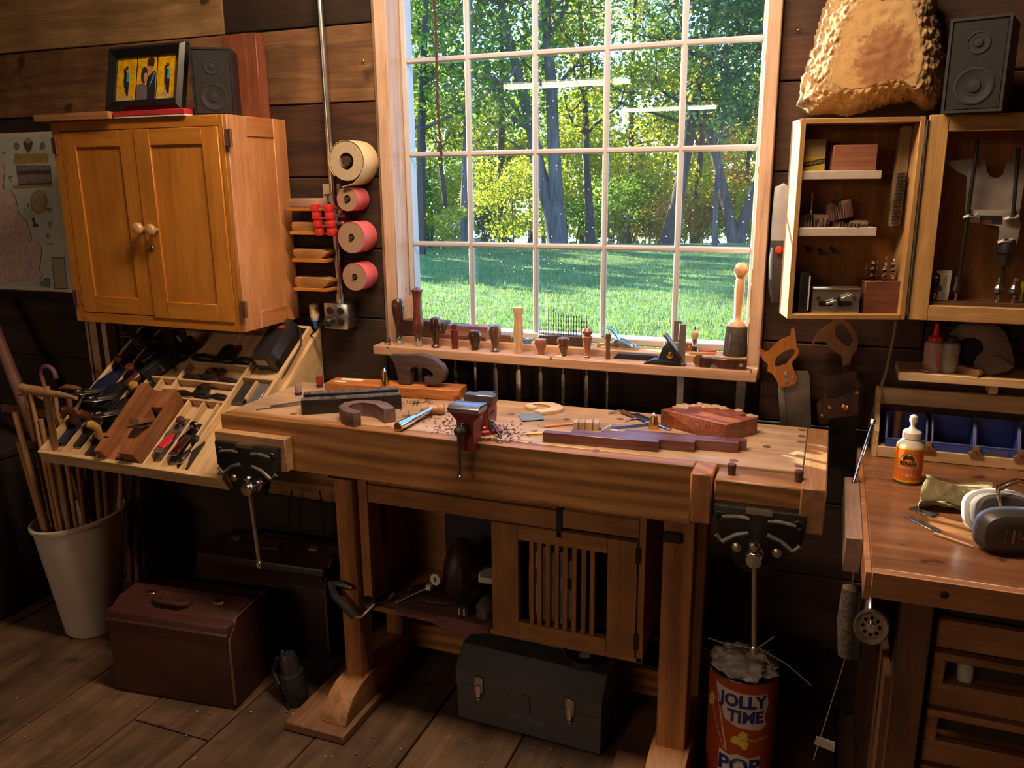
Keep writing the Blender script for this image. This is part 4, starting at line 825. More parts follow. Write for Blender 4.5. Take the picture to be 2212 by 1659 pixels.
def vise_screw(t, cx, y, z, ln, rod, tilt=0):
    sc = O('screw_head', B().lathe([(.011, 0), (.011, .03), (.017, .031), (.017, .034), (.013, .036), (.013, .05), (.0175, .052), (.0185, .06), (.0185, .076), (.016, .080), (0, .081)], (cx, y, z), (0, -1, 0), 22), CHROME, t, True)
    yy = y-.066
    O('handle', B().tube([(cx-tilt*.1, yy, z+.028), (cx+tilt, yy, z-ln)], .0058, 12), GALV, t, True)
    O('handle_end', B().lathe([(.006, 0), (.010, .002), (.011, .01), (.007, .013), (.007, .02), (0, .021)], (cx+tilt, yy, z-ln+.004), (0, 0, -1), 14), CHROME, t, True)
    O('handle_end', B().lathe([(.006, 0), (.011, .002), (.012, .010), (.008, .014), (0, .014)], (cx-tilt*.1, yy, z+.024), (0, 0, 1), 14), CHROME, t, True)
lv = O('left_vise', B().box((-1.612, 1.795, .792), (-1.372, 1.828, .888), .0015), wood('vise_jaw_pine', (.46, .25, .12), (.64, .40, .21), 'X', 1.2, .5), bench, True); lv.name = 'front_vise'
vise_iron(lv, -1.492, 1.776, .866, .214, .165)
vise_screw(lv, PY(512, 1022, 1.71).x+.035, 1.776, .766, .215, 0, .012)
tvz = O('tail_vise', B().box((-.208, 1.785, .872), (-.004, 1.873, .924), .004), BENCHX, bench, True)
vise_iron(tvz, -.106, 1.768, .868, .196, .15)
vise_screw(tvz, -.106, 1.768, .783, .21, 0, .012)
DOGM = wood('dark_walnut_dog', (.08, .03, .02), (.17, .07, .045), 'Z', 2, .5)
for px, py_, lb in ((1580, 1025, 'dark wooden bench dog nearer the middle of the tail vise'), (1725, 1040, 'dark wooden bench dog nearer the end of the bench')):
    q = PZ(px, py_, .924); one('bench_dog', B().lathe([(.009, 0), (.010, .024), (.0085, .026), (0, .026)], n=14), DOGM, lb, 'bench dog', (q.x, q.y, .924), group='dogs in the tail vise')
# cabinet hung in the trestle
UX0, UX1, UY, UZ0, UZ1 = -1.225, -.385, 1.92, .335, .768
uc = thing('bench_cabinet', 'open bench cabinet with one slatted door under the worktop', 'cabinet', (-.8, UY, UZ0))
OLD = wood('old_oak_horizontal', (.30, .135, .045), (.48, .235, .085), 'X', 1.2, .5, 0, .25, .05); OLDZ = wood('old_oak_vertical', (.30, .135, .045), (.48, .235, .085), 'Z', 1.2, .5, 0, .25, .05)
O('shelf_board', B().box((UX0, UY, UZ0), (UX1, 2.20, UZ0+.016), .0015), OLD, uc, True)
O('back_panel', B().box((UX0, 2.20, UZ0), (UX1, 2.21, UZ1)), OLD, uc, True)
O('side_board', B().box((UX0-.005, UY+.02, UZ0), (UX0+.012, 2.20, UZ1)), OLDZ, uc, True); O('side_board', B().box((UX1-.016, UY, UZ0), (UX1, 2.20, UZ1)), OLDZ, uc, True)
O('front_stile', B().box((UX0, UY-.002, UZ0+.016), (UX0+.030, UY+.018, UZ1), .0015), OLDZ, uc, True)
O('top_rail', B().box((UX0+.032, UY-.002, .682), (-.622, UY+.018, .735), .0015), OLD, uc, True); O('top_rail', B().box((-.606, UY-.002, .690), (UX1-.017, UY+.018, .74), .0015), OLD, uc, True)
O('upper_board', B().box((UX0+.03, UY+.006, .737), (UX1-.017, UY+.02, .785), .0015), OLD, uc, True)
O('strap', B().box((-.621, UY-.006, .662), (-.607, UY+.012, .755), .001), BLACKI, uc, True)
DX0, DX1, DZ0, DZ1 = -.808, -.404, UZ0+.018, .680
dd = thing('door', None, None); dd.parent = uc; dd.matrix_basis = Matrix()
dd.matrix_basis = wm(uc).inverted()
for a, b in ((DX0, DX0+.078), (DX1-.078, DX1)): O('stile', B().box((a, UY-.006, DZ0), (b, UY+.016, DZ1), .0015), OLDZ, dd)
O('rail', B().box((DX0+.078, UY-.006, DZ0), (DX1-.078, UY+.016, DZ0+.04), .0015), OLD, dd); O('rail', B().box((DX0+.078, UY-.006, DZ1-.042), (DX1-.078, UY+.016, DZ1), .0015), OLD, dd)
ow = DX1-DX0-.156
for f in (.15, .24, .336, .437, .532, .633, .738, .833):
    x = DX0+.078+f*ow; O('slat', B().box((x-.0065, UY-.002, DZ0+.038), (x+.0065, UY+.012, DZ1-.04), .001), OLDZ, dd)
for z in (.645, .40): O('hinge', B().box((DX1-.004, UY-.010, z-.022), (DX1+.006, UY-.004, z+.022)), BLACKI, dd)
O('partition', B().box((DX0-.002, UY+.02, UZ0+.016), (DX0+.012, 2.2, UZ1-.08)), OLDZ, uc, True)
O('iron_strap', B().box((UX0+.0125, UY+.10, .50), (UX0+.016, UY+.125, .63)), BLACKI, uc, True)
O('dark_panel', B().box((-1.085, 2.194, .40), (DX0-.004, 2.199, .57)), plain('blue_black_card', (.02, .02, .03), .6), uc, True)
x = DX0+.090
for i, (w, h, c, lb) in enumerate([(.012, .20, (.22, .22, .22), 'slim grey book behind the slats'), (.020, .262, (.10, .05, .05), 'tall dark red book behind the slats'), (.018, .255, (.45, .44, .42), 'white spined book behind the slats'), (.016, .24, (.25, .24, .22), 'grey paperback behind the slats'), (.022, .245, (.40, .38, .36), 'pale thick book behind the slats'), (.018, .25, (.03, .025, .025), 'black book behind the slats')]):
    t = thing('book', lb, 'book', (x+w/2, 1.965, UZ0+.016), group='books in the bench cabinet')
    M_ = plain('book_%d' % i, c, .6, 0, .1); O('cover', B().box((-w/2, 0, 0), (-w/2+.0015, .15, h)).box((w/2-.0015, 0, 0), (w/2, .15, h)).box((-w/2, -.002, 0), (w/2, .001, h)), M_, t)
    O('pages', B().box((-w/2+.0016, .0015, .003), (w/2-.0016, .146, h-.003)), PAPER, t)
    O('spine_mark', B().box((-w*.3, -.0026, h*.7), (w*.3, -.002, h*.9)).box((-w*.3, -.0026, h*.2), (w*.3, -.002, h*.55)), plain('book_mark_%d' % i, tuple(min(1, q*.4+.05) for q in c) if i in (2, 4) else (.4, .38, .35), .6), t)
    x += w+.005
SZ = UZ0+.016
t = thing('shelf_cloth', 'dusty mauve cloth hanging over the bench cabinet shelf edge', 'cloth', (-.98, 1.93, SZ))
def cl(u, v):
    x = -1.12+.30*u; y = 2.04-.118*min(v, .9)/.9; z = SZ+.004+.004*math.sin(9*u+2)*math.sin(3*v)
    if v > .9: z = SZ+.003-(v-.9)*.34*(.35+.9*max(0, 1-abs(u-.68)*3)); y = 1.919-.006*(1+math.sin(14*u))*.5
    return V((x, y, z))
O('fabric', B().slab(cl, 22, 16, .002), plain('mauve_fabric', (.20, .085, .085), .9, 0, .15, 60), t, True)
t = thing('leather_roll', 'dark brown leather tool roll on the bench cabinet shelf', 'tool roll', (-.97, 2.05, SZ))
O('leather', B().ell((-.965, 2.06, SZ+.085), (.055, .075, .105), 18, 12, fn=lambda p: 1+.10*noise.noise(p*2.3)).ell((-1.02, 2.02, SZ+.02), (.10, .06, .02), 16, 8, fn=lambda p: 1+.12*noise.noise(p*2.1)), plain('dark_brown_leather', (.045, .018, .014), .5, 0, .25, 40, .2), t, True)
t = thing('price_tag', 'white octagonal tag with a dark mark on the tool roll', 'tag', (-1.005, 1.985, SZ+.105))
q = PY(940, 1252, 1.975); O('card', B().prism([(q.x+.017*math.cos(math.radians(22.5+45*i)), q.z+.019*math.sin(math.radians(22.5+45*i))) for i in range(8)], 1.974, 1.976, 'y'), PAPER, t, True); O('mark', B().box((q.x-.004, 1.973, q.z-.007), (q.x+.004, 1.974, q.z+.007)), DSTEEL, t, True)
a, b = PY(825, 1316, 1.95), PY(927, 1268, 1.97); t = thing('steel_scriber', 'thin steel scriber with square white end on the shelf', 'scriber', a)
O('rod', B().cyl(a, b, .0028, .0035, 10), STEEL, t, True); O('end_block', B().box(b-V((.008, .008, .008)), b+V((.008, .008, .008)), .001), PAPER, t, True)
a, b = PY(772, 1325, 1.905), PY(862, 1270, 1.99); t = thing('folding_tool', 'folding tool with black grip and bent grey bar on the shelf edge', 'hand tool', a)
O('grip', B().tube([PY(775, 1305, 1.90), PY(800, 1292, 1.925), PY(840, 1270, 1.98)], [.012, .014, .010], 10), BLACKP, t, True); O('bar', B().tube([PY(762, 1318, 1.895), PY(766, 1330, 1.893), PY(780, 1330, 1.895), PY(808, 1303, 1.91), PY(835, 1298, 1.95), PY(850, 1280, 1.97)], [(.003, .007)]*6, 8, flat=(0, 0, 1)), GALV, t, True)
t = thing('leg_clamp', 'black quick clamp gripping the left bench leg', 'clamp', PY(740, 1290, 1.88))
O('jaw', B().tube([PY(714, 1258, 1.87), PY(722, 1285, 1.865), PY(742, 1308, 1.862), PY(766, 1332, 1.868)], [(.012, .010)]*4, 10), BLACKP, t, True); O('head', B().tube([PY(712, 1262, 1.88), PY(735, 1262, 1.88), PY(760, 1272, 1.882)], [(.012, .012), (.010, .010), (.007, .007)], 10), BLACKP, t, True)
t = thing('power_tool', 'black power tool lying on the shelf with two bright slots in its end', 'power tool', PY(1000, 1330, 1.95))
a = PY(998, 1322, 1.935); O('barrel', B().skin([[a+V((r_*math.cos(k*.785)*1.0, y_, r_*math.sin(k*.785)+.002)) for k in range(8)] for r_, y_ in ((.021, 0), (.024, .005), (.024, .05), (.03, .07), (.034, .16), (.03, .2))]), BLACKP, t, True)
for dx in (-.009, .006): O('slot', B().box(a+V((dx-.002, -.001, -.011)), a+V((dx+.003, .001, .011))), plain('pale_contact', (.6, .55, .4), .4), t, True)
one('paper_packet', B().box((-.045, -.04, 0), (.035, .04, .018), .004), PAPER, 'white packet behind the power tool on the shelf', 'packet', (-.872, 2.075, SZ+.07), (0, .15, .4))
one('cleaning_rag', B().ell((0, 0, .03), (.03, .05, .035), 12, 8, fn=lambda p: 1+.25*noise.noise(p*3)), plain('dull_rag', (.10, .09, .08), .9, 0, .3), 'dull rag lying beside the slatted door on the shelf', 'rag', (-.850, 1.975, SZ))

# ------------------------------------------------------------------ things lying on the bench
SLABM = wood('orange_burl_slab', (.34, .10, .025), (.62, .24, .06), 'X', 1.5, .5, 2, .35, .1, .15, ((.12, .03, .015), 18, .66))
sl_ = thing('timber_slab', 'orange figured timber slab along the back of the bench', 'timber', M=T(-1.462, 2.135, BZ) @ rotm(0, 0, math.radians(6.2)))
SH = .033
O('slab', B().box((0, 0, 0), (.445, .082, SH), .002), SLABM, sl_)
for x, y, w, d in ((.03, .05, .075, .022), (.022, .02, .04, .016)): O('paper_label', B().box((x, y, SH), (x+w, y+d, SH+.0005)), PAPER, sl_)
def outl(pts, z, sc, ox, oy): return [tuple(PZ(ox+x/sc, oy+y/sc, z))[:2] for x, y in pts]
WAL = wood('purplish_walnut', (.10, .055, .05), (.24, .145, .13), 'X', 1.6, .55, 0, .25, .08)
pc = [(165, 670), (230, 625), (350, 605), (500, 600), (640, 605), (730, 630), (810, 690), (680, 712), (600, 655), (520, 635), (430, 628), (340, 640), (285, 662), (272, 686), (330, 703), (415, 720), (410, 740), (330, 752), (250, 737), (195, 712)]
one('walnut_hook', B().prism(outl(pc, BZ+.040, 5.267, 700, 750), BZ, BZ+.040, 'z', .0015), WAL, 'thick walnut hook shape lying near the left of the bench', 'wooden shape')
pc2 = [(190, 185), (250, 165), (400, 153), (520, 160), (600, 180), (645, 210), (640, 235), (560, 255), (385, 280), (295, 250), (420, 240), (490, 222), (495, 205), (450, 190), (380, 182), (310, 180), (270, 190), (290, 197), (335, 200), (330, 212), (290, 220), (230, 217), (195, 203)]
one('pale_hook', B().prism(outl(pc2, BZ+.011, 5.53, 1100, 840), BZ, BZ+.011, 'z', .0008), wood('pale_birch', (.62, .44, .27), (.80, .62, .43), 'X', 1.5, .5, 0, .08), 'pale birch hook shape lying behind the sandpaper scrap', 'wooden shape')
pc3 = [(730, 90), (765, 112), (800, 180), (830, 270), (850, 420), (975, 424), (985, 300), (975, 245), (1010, 218), (1100, 220), (1180, 240), (1235, 285), (1248, 335), (1222, 365), (1175, 352), (1142, 335), (1140, 385), (1180, 430), (1260, 440), (1330, 400), (1372, 320), (1370, 270), (1330, 205), (1230, 130), (1120, 92), (1020, 86), (900, 97), (800, 88)]
cq = [PY(700+x/5.267, 750+y/5.267, 2.193) for x, y in pc3]; zmin = min(p.z for p in cq)
kz = BZ+SH+.0005-zmin
one('corbel_pattern', B().prism([(p.x, p.z+kz) for p in cq], 2.193, 2.222, 'y', .0015), wood('dark_walnut_pattern', (.05, .03, .025), (.13, .08, .065), 'X', 1.6, .5, 0, .2), 'dark walnut hooked corbel standing on the orange slab', 'wooden shape')
def brass_cone(p, h, label):
    t = thing('plumb_bob', label, 'plumb bob', p, group='brass bobs on the bench')
    O('body', B().lathe([(.0135, 0), (.0140, .003), (.0125, h*.35), (.008, h*.72), (.0078, h*.74)], n=20), BRASS, t); O('tip', B().lathe([(.0078, h*.74), (.0078, h*.79), (.006, h*.81), (.0005, h)], n=16), CHROME, t)
q = PZ(836, 831, BZ+SH); brass_cone((q.x, q.y-.012, BZ+SH+.0005), .058, 'brass plumb bob standing on the orange slab')
q = PZ(1412, 926, BZ); brass_cone(q, .048, 'brass plumb bob standing before the red burl block')
# dark textured blocks
a, b = PZ(652, 897, BZ), PZ(868, 883, BZ); ang = math.atan2(b.y-a.y, b.x-a.x); L_ = (b-a).length
EB = wood('rough_ebony', (.006, .005, .005), (.022, .018, .018), 'X', 2, .45); EBT = wood('sawn_ebony_top', (.02, .017, .018), (.20, .175, .175), 'Y', 4, .6, 0, .3, .05, .6)
for k, (off, ln, lb) in enumerate([(0, L_, 'black ebony block with rough sawn top, nearer the bench front'), (.036, L_-.012, 'black ebony block with rough sawn top, behind its twin')]):
    t = thing('ebony_block', lb, 'timber', M=T(a) @ rotm(0, 0, ang) @ T(.006*k, off+.001*k, 0), group='ebony blocks on the bench')
    O('block', B().box((0, 0, 0), (ln, .034, .042+.008*k), .001), EB, t); O('sawn_top', B().box((0.001, .001, .042+.008*k), (ln-.001, .033, .0435+.008*k), .0005), EBT, t)
for k, (p, q, lb) in enumerate([((553, 886), (700, 868), 'steel rule reaching under the ebony block'), ((585, 879), (700, 862), 'second steel rule beside it under the ebony block')]):
    A_, B_ = PZ(*p, BZ), PZ(*q, BZ); d = B_-A_; an = math.atan2(d.y, d.x)
    one('steel_rule', B().box((0, -.006, 0), (d.length*.66, .006, .0012)), STEEL, lb, 'ruler', M=T(A_) @ rotm(0, 0, an) @ T(0, 0, .0005+.0014*k), group='rules by the ebony')
for p, c, lb, lid in (((645, 853), (.55, .40, .40), 'small clear jar with a dark base near the bench corner', (.02, .02, .06)), ((691, 836), (.45, .06, .04), 'small jar with red contents against the back of the bench', (.03, .03, .05))):
    q = PZ(*p, BZ); t = thing('small_jar', lb, 'jar', q, group='little jars')
    O('base', B().lathe([(.011, 0), (.0115, .007), (.009, .008), (0, .008)], n=16), plain('jar_base_%d' % p[0], lid, .4), t); O('glass', B().lathe([(.0095, .008), (.0105, .010), (.0105, .032), (.009, .035), (0, .035)], n=16), plain('jar_wall_%d' % p[0], c, .15, 0, .1, trans=.5), t)
# mallet
hd, tp_ = PZ(912, 888, BZ), PZ(862, 928, BZ)
t = thing('mallet', 'small mallet with turned wooden head and metal handle', 'mallet', PZ(935, 893, BZ))
hc = PZ(935, 884, BZ+.016); ax = V((.85, .45, 0)).normalized()
O('head', B().lathe([(.010, -.034), (.0165, -.032), (.0165, -.016), (.0135, -.013), (.0135, .013), (.0165, .016), (.0165, .032), (.012, .034)], hc, ax, 20), wood('burr_mallet', (.42, .20, .08), (.62, .36, .18), 'X', 2, .5, 0, .4), t, True)
e0 = PZ(860, 922, BZ+.013); e1 = hc+V((0, 0, .002)); dv = e1-e0
O('handle', B().tube([e0+dv*k for k in (0, .02, .35, .5, .62, .98)], [.0125, .013, .0125, .009, .008, .008], 16), CHROME, t, True); O('end_cap', B().cyl(e0-dv.normalized()*.003, e0, .0115, n=16), BRASS, t, True)
# red bench vise
VO = PZ(1042, 932, BZ); VO.z = BZ
vm = thing('bench_vise', 'red bolted machinist vise on the bench front edge', 'vise', M=T(VO) @ rotm(0, 0, math.radians(2)) @ Matrix.Scale(.88, 4))
RV = plain('worn_red_paint', (.24, .03, .024), .4, .1, .25, 25); JAW = plain('worn_jaw_steel', (.30, .30, .31), .28, .9, .2, 60)
O('swivel_base', B().lathe([(.046, 0), (.046, .010), (.040, .014), (.040, .022), (.036, .026), (0, .026)], n=28), RV, vm)
for s in (-1, 1): O('base_lug', B().lathe([(.013, 0), (.013, .010), (.006, .013), (0, .013)], (s*.052, .0, 0), (0, 0, 1), 14), RV, vm)
bo = O('fixed_body', B().prism([(-.030, .024), (.045, .024), (.052, .060), (.046, .098), (.020, .104), (-.022, .104), (-.022, .06)], -.030, .030, 'x', .003), RV, vm)
O('anvil', B().prism([(.012, .09), (.050, .09), (.056, .112), (.012, .118)], -.026, .026, 'x', .003), JAW, bo)
O('fixed_jaw', B().box((-.048, -.024, .096), (.048, .010, .120), .002), DSTEEL, vm); O('jaw_plate', B().box((-.047, -.028, .100), (.047, -.0242, .1195), .001), JAW, vm)
mj = O('sliding_jaw', B().prism([(-.026, -.115), (.026, -.115), (.026, .070), (.046, .092), (.046, .098), (-.046, .098), (-.046, .092), (-.026, .070)], 0, 1, 'y', 0, M=T(0, -.135, -.0) @ Matrix.Diagonal((1, .058, 1, 1)) @ T(0, 0, .0)), RV, vm)
# the sliding jaw column: keep it above the apron front, shortened below
for v in mj.data.vertices:
    if v.co.z < -.05: v.co.z = -.018
O('jaw_cap', B().prism([(-.150, .098), (-.078, .098), (-.078, .114), (-.136, .119), (-.150, .110)], -.048, .048, 'x', .002), JAW, mj)
O('slide_bar', B().box((-.017, -.09, .030), (.017, .02, .062), .002), STEEL, vm)
th = [(.0095 if i % 2 else .0075, .0022*i) for i in range(28)]; O('lead_screw', B().lathe(th, (0, -.085, .076), (0, 1, 0), 14), STEEL, vm)
O('screw_boss', B().lathe([(.019, 0), (.019, .004), (.012, .006), (.012, .020), (.015, .022), (.015, .034), (.008, .038), (0, .038)], (-.006, -.135, .048), (0, -1, 0), 18), DSTEEL, vm)
O('handle', B().cyl((-.006, -.162, .062), (-.010, -.162, -.085), .0052, n=12), DSTEEL, vm); O('handle_end', B().lathe([(.005, 0), (.008, .003), (.008, .010), (0, .013)], (-.010, -.162, -.083), (0, 0, -1), 14), CHROME, vm); O('handle_end', B().lathe([(.005, 0), (.008, .003), (.008, .009), (0, .011)], (-.006, -.162, .060), (0, 0, 1), 14), CHROME, vm)
lk = O('lock_stud', B().lathe([(.009, 0), (.009, .02), (.006, .024), (0, .024)], (.038, -.02, .022), (0, 0, 1), 12), STEEL, vm); O('lock_lever', B().cyl((.038, -.02, .038), (.078, -.050, .002), .004, n=10), BLACKI, vm)
for k in range(7): O('cast_letter_mark', B().box((.0300, -.014+.0062*k, .056+.0006*(k % 2)), (.0308, -.014+.0062*k+.0042, .065)), plain('dark_red_mark', (.08, .012, .010), .4), vm)
# pencils, scraps
def pencil(p, q, m, lb):
    A_, B_ = V(p), V(q); d = (B_-A_).normalized(); t = thing('pencil', lb, 'pencil', A_, group='pencils on the bench')
    O('shaft', B().tube([A_+d*.016, B_], .0034, 6), m, t, True); O('sharpened_end', B().tube([A_+d*.016, A_+d*.004], [.0034, .0011], 6), wood('pencil_wood', (.55, .35, .18), (.7, .5, .3), 'X', 3), t, True); O('lead', B().tube([A_+d*.004, A_], [.0011, .0002], 6), BLACKP, t, True)
pencil(PZ(1168, 922, BZ+.0035), PZ(1243, 915, BZ+.0035), plain('orange_paint', (.72, .25, .04), .4), 'orange pencil pointing left at the striped block')
pencil(PZ(1128, 937, BZ+.0035), PZ(1185, 936, BZ+.0035), plain('yellow_paint', (.62, .40, .05), .4), 'yellow pencil half under the left purple strip')
b = B(); sq = [PZ(*p, BZ) for p in ((1120, 897), (1168, 895), (1175, 909), (1127, 912))]
b.slab(lambda u, v: (sq[0]*(1-u)+sq[1]*u)*(1-v)+(sq[3]*(1-u)+sq[2]*u)*v+V((0, 0, .0025+.004*(u-.5)**2+.003*(v-.5)**2)), 8, 6, .0008)
one('sandpaper_scrap', b, plain('blue_grey_grit', (.16, .22, .27), .9, 0, .12, 300), 'curled blue-grey sandpaper scrap on the bench', 'sandpaper')
a, b_ = PZ(1238, 929, BZ), PZ(1293, 931, BZ); an = math.atan2(b_.y-a.y, b_.x-a.x); t = thing('striped_block', 'small block of glued striped woods', 'timber', M=T(a) @ rotm(0, 0, an))
x = 0
for i, (w, c) in enumerate([(.011, 0), (.003, 1), (.014, 0), (.002, 1), (.016, 0), (.003, 1), (.013, 0)]):
    w *= (b_-a).length/.062; O('strip', B().box((x, 0, 0), (x+w, .034, .021)), wood('stripe_pale', (.42, .28, .15), (.60, .44, .28), 'Z', 3, .5) if c == 0 else plain('stripe_dark', (.12, .07, .05), .5), t); x += w
A_, B_ = PZ(1296, 929, BZ), PZ(1402, 918, BZ); d = B_-A_; one('blue_rule', B().box((0, -.010, 0), (d.length, .010, .0012)), plain('blued_steel', (.10, .16, .34), .3, .8, .1), 'blued steel rule behind the purple strips', 'ruler', M=T(A_) @ rotm(0, 0, math.atan2(d.y, d.x)) @ T(0, 0, .0005))
q = PZ(1308, 931, BZ); one('frosted_wedge', B().prism([(-.012, 0), (.014, 0), (.014, .016)], -.006, .006, 'y'), plain('frosted_plastic', (.62, .66, .62), .3, 0, .05, trans=.3), 'small frosted wedge beside the blued rule', 'wedge', q+V((.0, .0, .002)), (0, 0, .3))
q = PZ(1326, 933, BZ); one('white_chip', B().box((-.010, -.006, 0), (.010, .006, .006), .001), PAPER, 'white rectangular chip beside the frosted wedge', 'offcut', q, (0, 0, .15))
t = thing('dial_caliper', 'black and steel caliper lying behind the brass bob', 'caliper', PZ(1400, 908, BZ))
z_ = BZ+.004; O('beam', B().tube([PZ(1365, 894, z_), PZ(1448, 927, z_)], [(.002, .007)]*2, 8, flat=(0, 0, 1)), STEEL, t, True); O('head', B().tube([PZ(1372, 897, z_), PZ(1408, 912, z_)], [(.006, .016)]*2, 10, flat=(0, 0, 1)), BLACKP, t, True); O('jaw', B().tube([PZ(1375, 902, z_), PZ(1350, 909, z_)], [(.002, .006), (.001, .001)], 8, flat=(0, 0, 1)), STEEL, t, True)
O('display', B().box((-.008, -.005, 0), (.008, .005, .0015), M=T(PZ(1400, 913, z_+.006)) @ rotm(0, 0, .6)), plain('blue_lens', (.25, .38, .55), .2), t, True)
t = thing('compass_divider', 'brown metal dividers with pale tip at the back of the bench', 'dividers', PZ(1335, 890, BZ))
O('arm', B().tube([PZ(1338, 887, z_+.004), PZ(1372, 902, z_)], .0035, 8), plain('bronze_brown', (.20, .09, .05), .4, .5), t, True); O('arm', B().tube([PZ(1345, 887, z_+.006), PZ(1368, 895, z_+.004)], .0035, 8), plain('bronze_brown', (.2, .1, .05), .4, .5), t, True); O('point', B().tube([PZ(1338, 887, z_+.004), PZ(1314, 892, z_)], [.003, .0025], 8), STEEL, t, True)
# purple strips
PUR = wood('purple_bubinga', (.10, .028, .026), (.22, .075, .07), 'X', 1.5, .25, 0, .25, .1, .08, None, 0, .6)
st = [(PZ(1172, 955, BZ), PZ(1421, 979, BZ)), (PZ(1240, 953, BZ), PZ(1500, 981, BZ)), (PZ(1310, 945, BZ), PZ(1597, 981, BZ)), (PZ(1362, 938, BZ), PZ(1616, 976, BZ))]
a0 = st[0][0]; an = math.atan2(st[0][1].y-a0.y, st[0][1].x-a0.x); an = math.radians(3.2)
for i, (x0, x1) in enumerate([(st[0][0].x, st[0][1].x), (-.585, st[1][1].x), (-.510, st[2][1].x), (-.455, st[3][1].x)]):
    W_ = .0225
    one('hardwood_strip', B().box((x0-a0.x, i*(W_+.0006), 0), (x1-a0.x, i*(W_+.0006)+W_, .026-.0005*i), .0012), PUR, 'polished purple-red hardwood strip, %s from the bench front' % ['first', 'second', 'third', 'fourth'][i], 'timber', M=T(a0) @ rotm(0, 0, an), group='purple strips laid side by side')
# burl block
BUR = wood('red_burl', (.13, .025, .014), (.44, .13, .055), 'X', 2.5, .3, 4, .5, .1, .15, ((.03, .012, .01), 20, .63), 0, .3)
bt = [PZ(*p, BZ+.045) for p in ((1428, 884), (1470, 876), (1510, 872), (1560, 878), (1600, 888), (1637, 902), (1600, 911), (1568, 919))]
bm_ = [V((p.x, p.y, BZ)) for p in bt]
t = thing('burl_block', 'red burl timber block with rough bark edge on the bench', 'timber', bm_[0])
O('block', B().skin([bm_, bt]), BUR, t, True, ang=20)
BARKE = plain('burl_bark', (.40, .27, .17), .9, 0, .35, 50, .6)
rr = random.Random(4)
for k in range(34):
    s = rr.random()*4; i = min(3, int(s)); f = s-i; p = bt[1+i]*(1-f)+bt[2+i]*f if i < 3 else bt[4]*(1-f)+bt[5]*f
    O('bark_lump', B().ell(p+V((rr.uniform(-.01, .006), rr.uniform(-.028, .002), -.001)), (rr.uniform(.006, .014), rr.uniform(.006, .012), .0045), 8, 5), BARKE, t, True)
# shavings
sv = B(); rr = random.Random(9)
for k in range(420):
    c = rr.choice([(980, 925, 50, 16), (1090, 940, 45, 20), (1100, 930, 40, 20), (900, 870, 40, 8), (930, 900, 60, 20), (1060, 955, 40, 8)])
    q = PZ(c[0]+rr.gauss(0, 1)*c[2]*.55, c[1]+rr.gauss(0, 1)*c[3]*.55, BZ)
    if q.y < 1.845 or q.y > 2.22: continue
    a = rr.uniform(0, 6.28); d = V((math.cos(a), math.sin(a), 0)); e = V((-d.y, d.x, 0)); l = rr.uniform(.002, .008); w = rr.uniform(.0008, .002); h = rr.uniform(.0005, .004)
    vs = [sv.bm.verts.new(p) for p in (q-d*l-e*w+V((0, 0, h)), q-d*l+e*w+V((0, 0, h*.6)), q+e*w+V((0, 0, .0004)), q-e*w+V((0, 0, .0004)), q+d*l+e*w+V((0, 0, h)), q+d*l-e*w+V((0, 0, h)))]
    sv.bm.faces.new((vs[0], vs[1], vs[2], vs[3])); sv.bm.faces.new((vs[3], vs[2], vs[4], vs[5]))
tag(O('wood_shavings', sv, plain('dark_shavings', (.06, .03, .02), .8, 0, .4), recalc=False), 'dark wood chips scattered around the red vise', 'shavings', None, 'stuff')
# floor crumbs
fc = B()
for k in range(90):
    q = PZ(rr.uniform(0, 1500), rr.uniform(1480, 1659), 0); q.z = .001
    s = rr.uniform(.0015, .005); a = rr.uniform(0, 6.28); d = V((math.cos(a), math.sin(a), 0))*s; e = V((-d.y, d.x, 0))*.5
    vs = [fc.bm.verts.new(p) for p in (q-d-e, q+d-e, q+d+e+V((0, 0, .003)), q-d+e+V((0, 0, .002)))]; fc.bm.faces.new(vs)
tag(O('floor_chips', fc, plain('pale_floor_chips', (.30, .18, .09), .8, 0, .4), recalc=False), 'pale wood chips littering the plank floor', 'shavings', None, 'stuff')

# ------------------------------------------------------------------ under the bench
A_, B_ = PZ(988, 1549, 0), PZ(1297, 1632, 0); d = B_-A_; an = math.atan2(d.y, d.x); LN = d.length
tb = thing('toolbox', 'grey metal toolbox with two latches under the bench', 'toolbox', M=T(A_) @ rotm(0, 0, an))
GT = plain('grey_hammered_paint', (.10, .10, .108), .38, .2, .12, 120); th_, td_ = .205, .20
O('lower_body', B().box((0, 0, 0), (LN, td_, .118), .004), GT, tb)
for z in (.04, .062, .084): O('pressed_rib', B().box((.012, -.0015, z), (LN-.012, .001, z+.004), .001), GT, tb)
O('lid', B().prism([(-.002, .120), (td_+.002, .120), (td_+.002, .17), (td_*.75, .225), (td_*.25, .225), (-.002, .17)], -.002, LN+.002, 'x', .004), GT, tb)
O('lid_lip', B().box((-.003, -.004, .117), (LN+.003, 0, .123), .001), GT, tb)
for x in (LN*.17, LN*.80):
    l_ = O('latch', B().box((x-.014, -.008, .105), (x+.014, -.003, .160), .002), BRASS if False else STEEL, tb); O('latch_bar', B().box((x-.008, -.012, .095), (x+.008, -.007, .135), .002), CHROME, l_); O('rivet', B().lathe([(.006, 0), (.004, .004), (0, .005)], (x, -.010, .090), (0, -1, 0), 12), CHROME, l_)
O('hasp', B().box((LN/2-.012, -.006, .08), (LN/2+.012, -.002, .135), .001), GT, tb)
O('carry_handle', B().tube([(LN*.30, td_/2, .225), (LN*.33, td_/2, .245), (LN*.5, td_/2, .25), (LN*.67, td_/2, .245), (LN*.70, td_/2, .225)], .007, 8), BLACKP, tb)
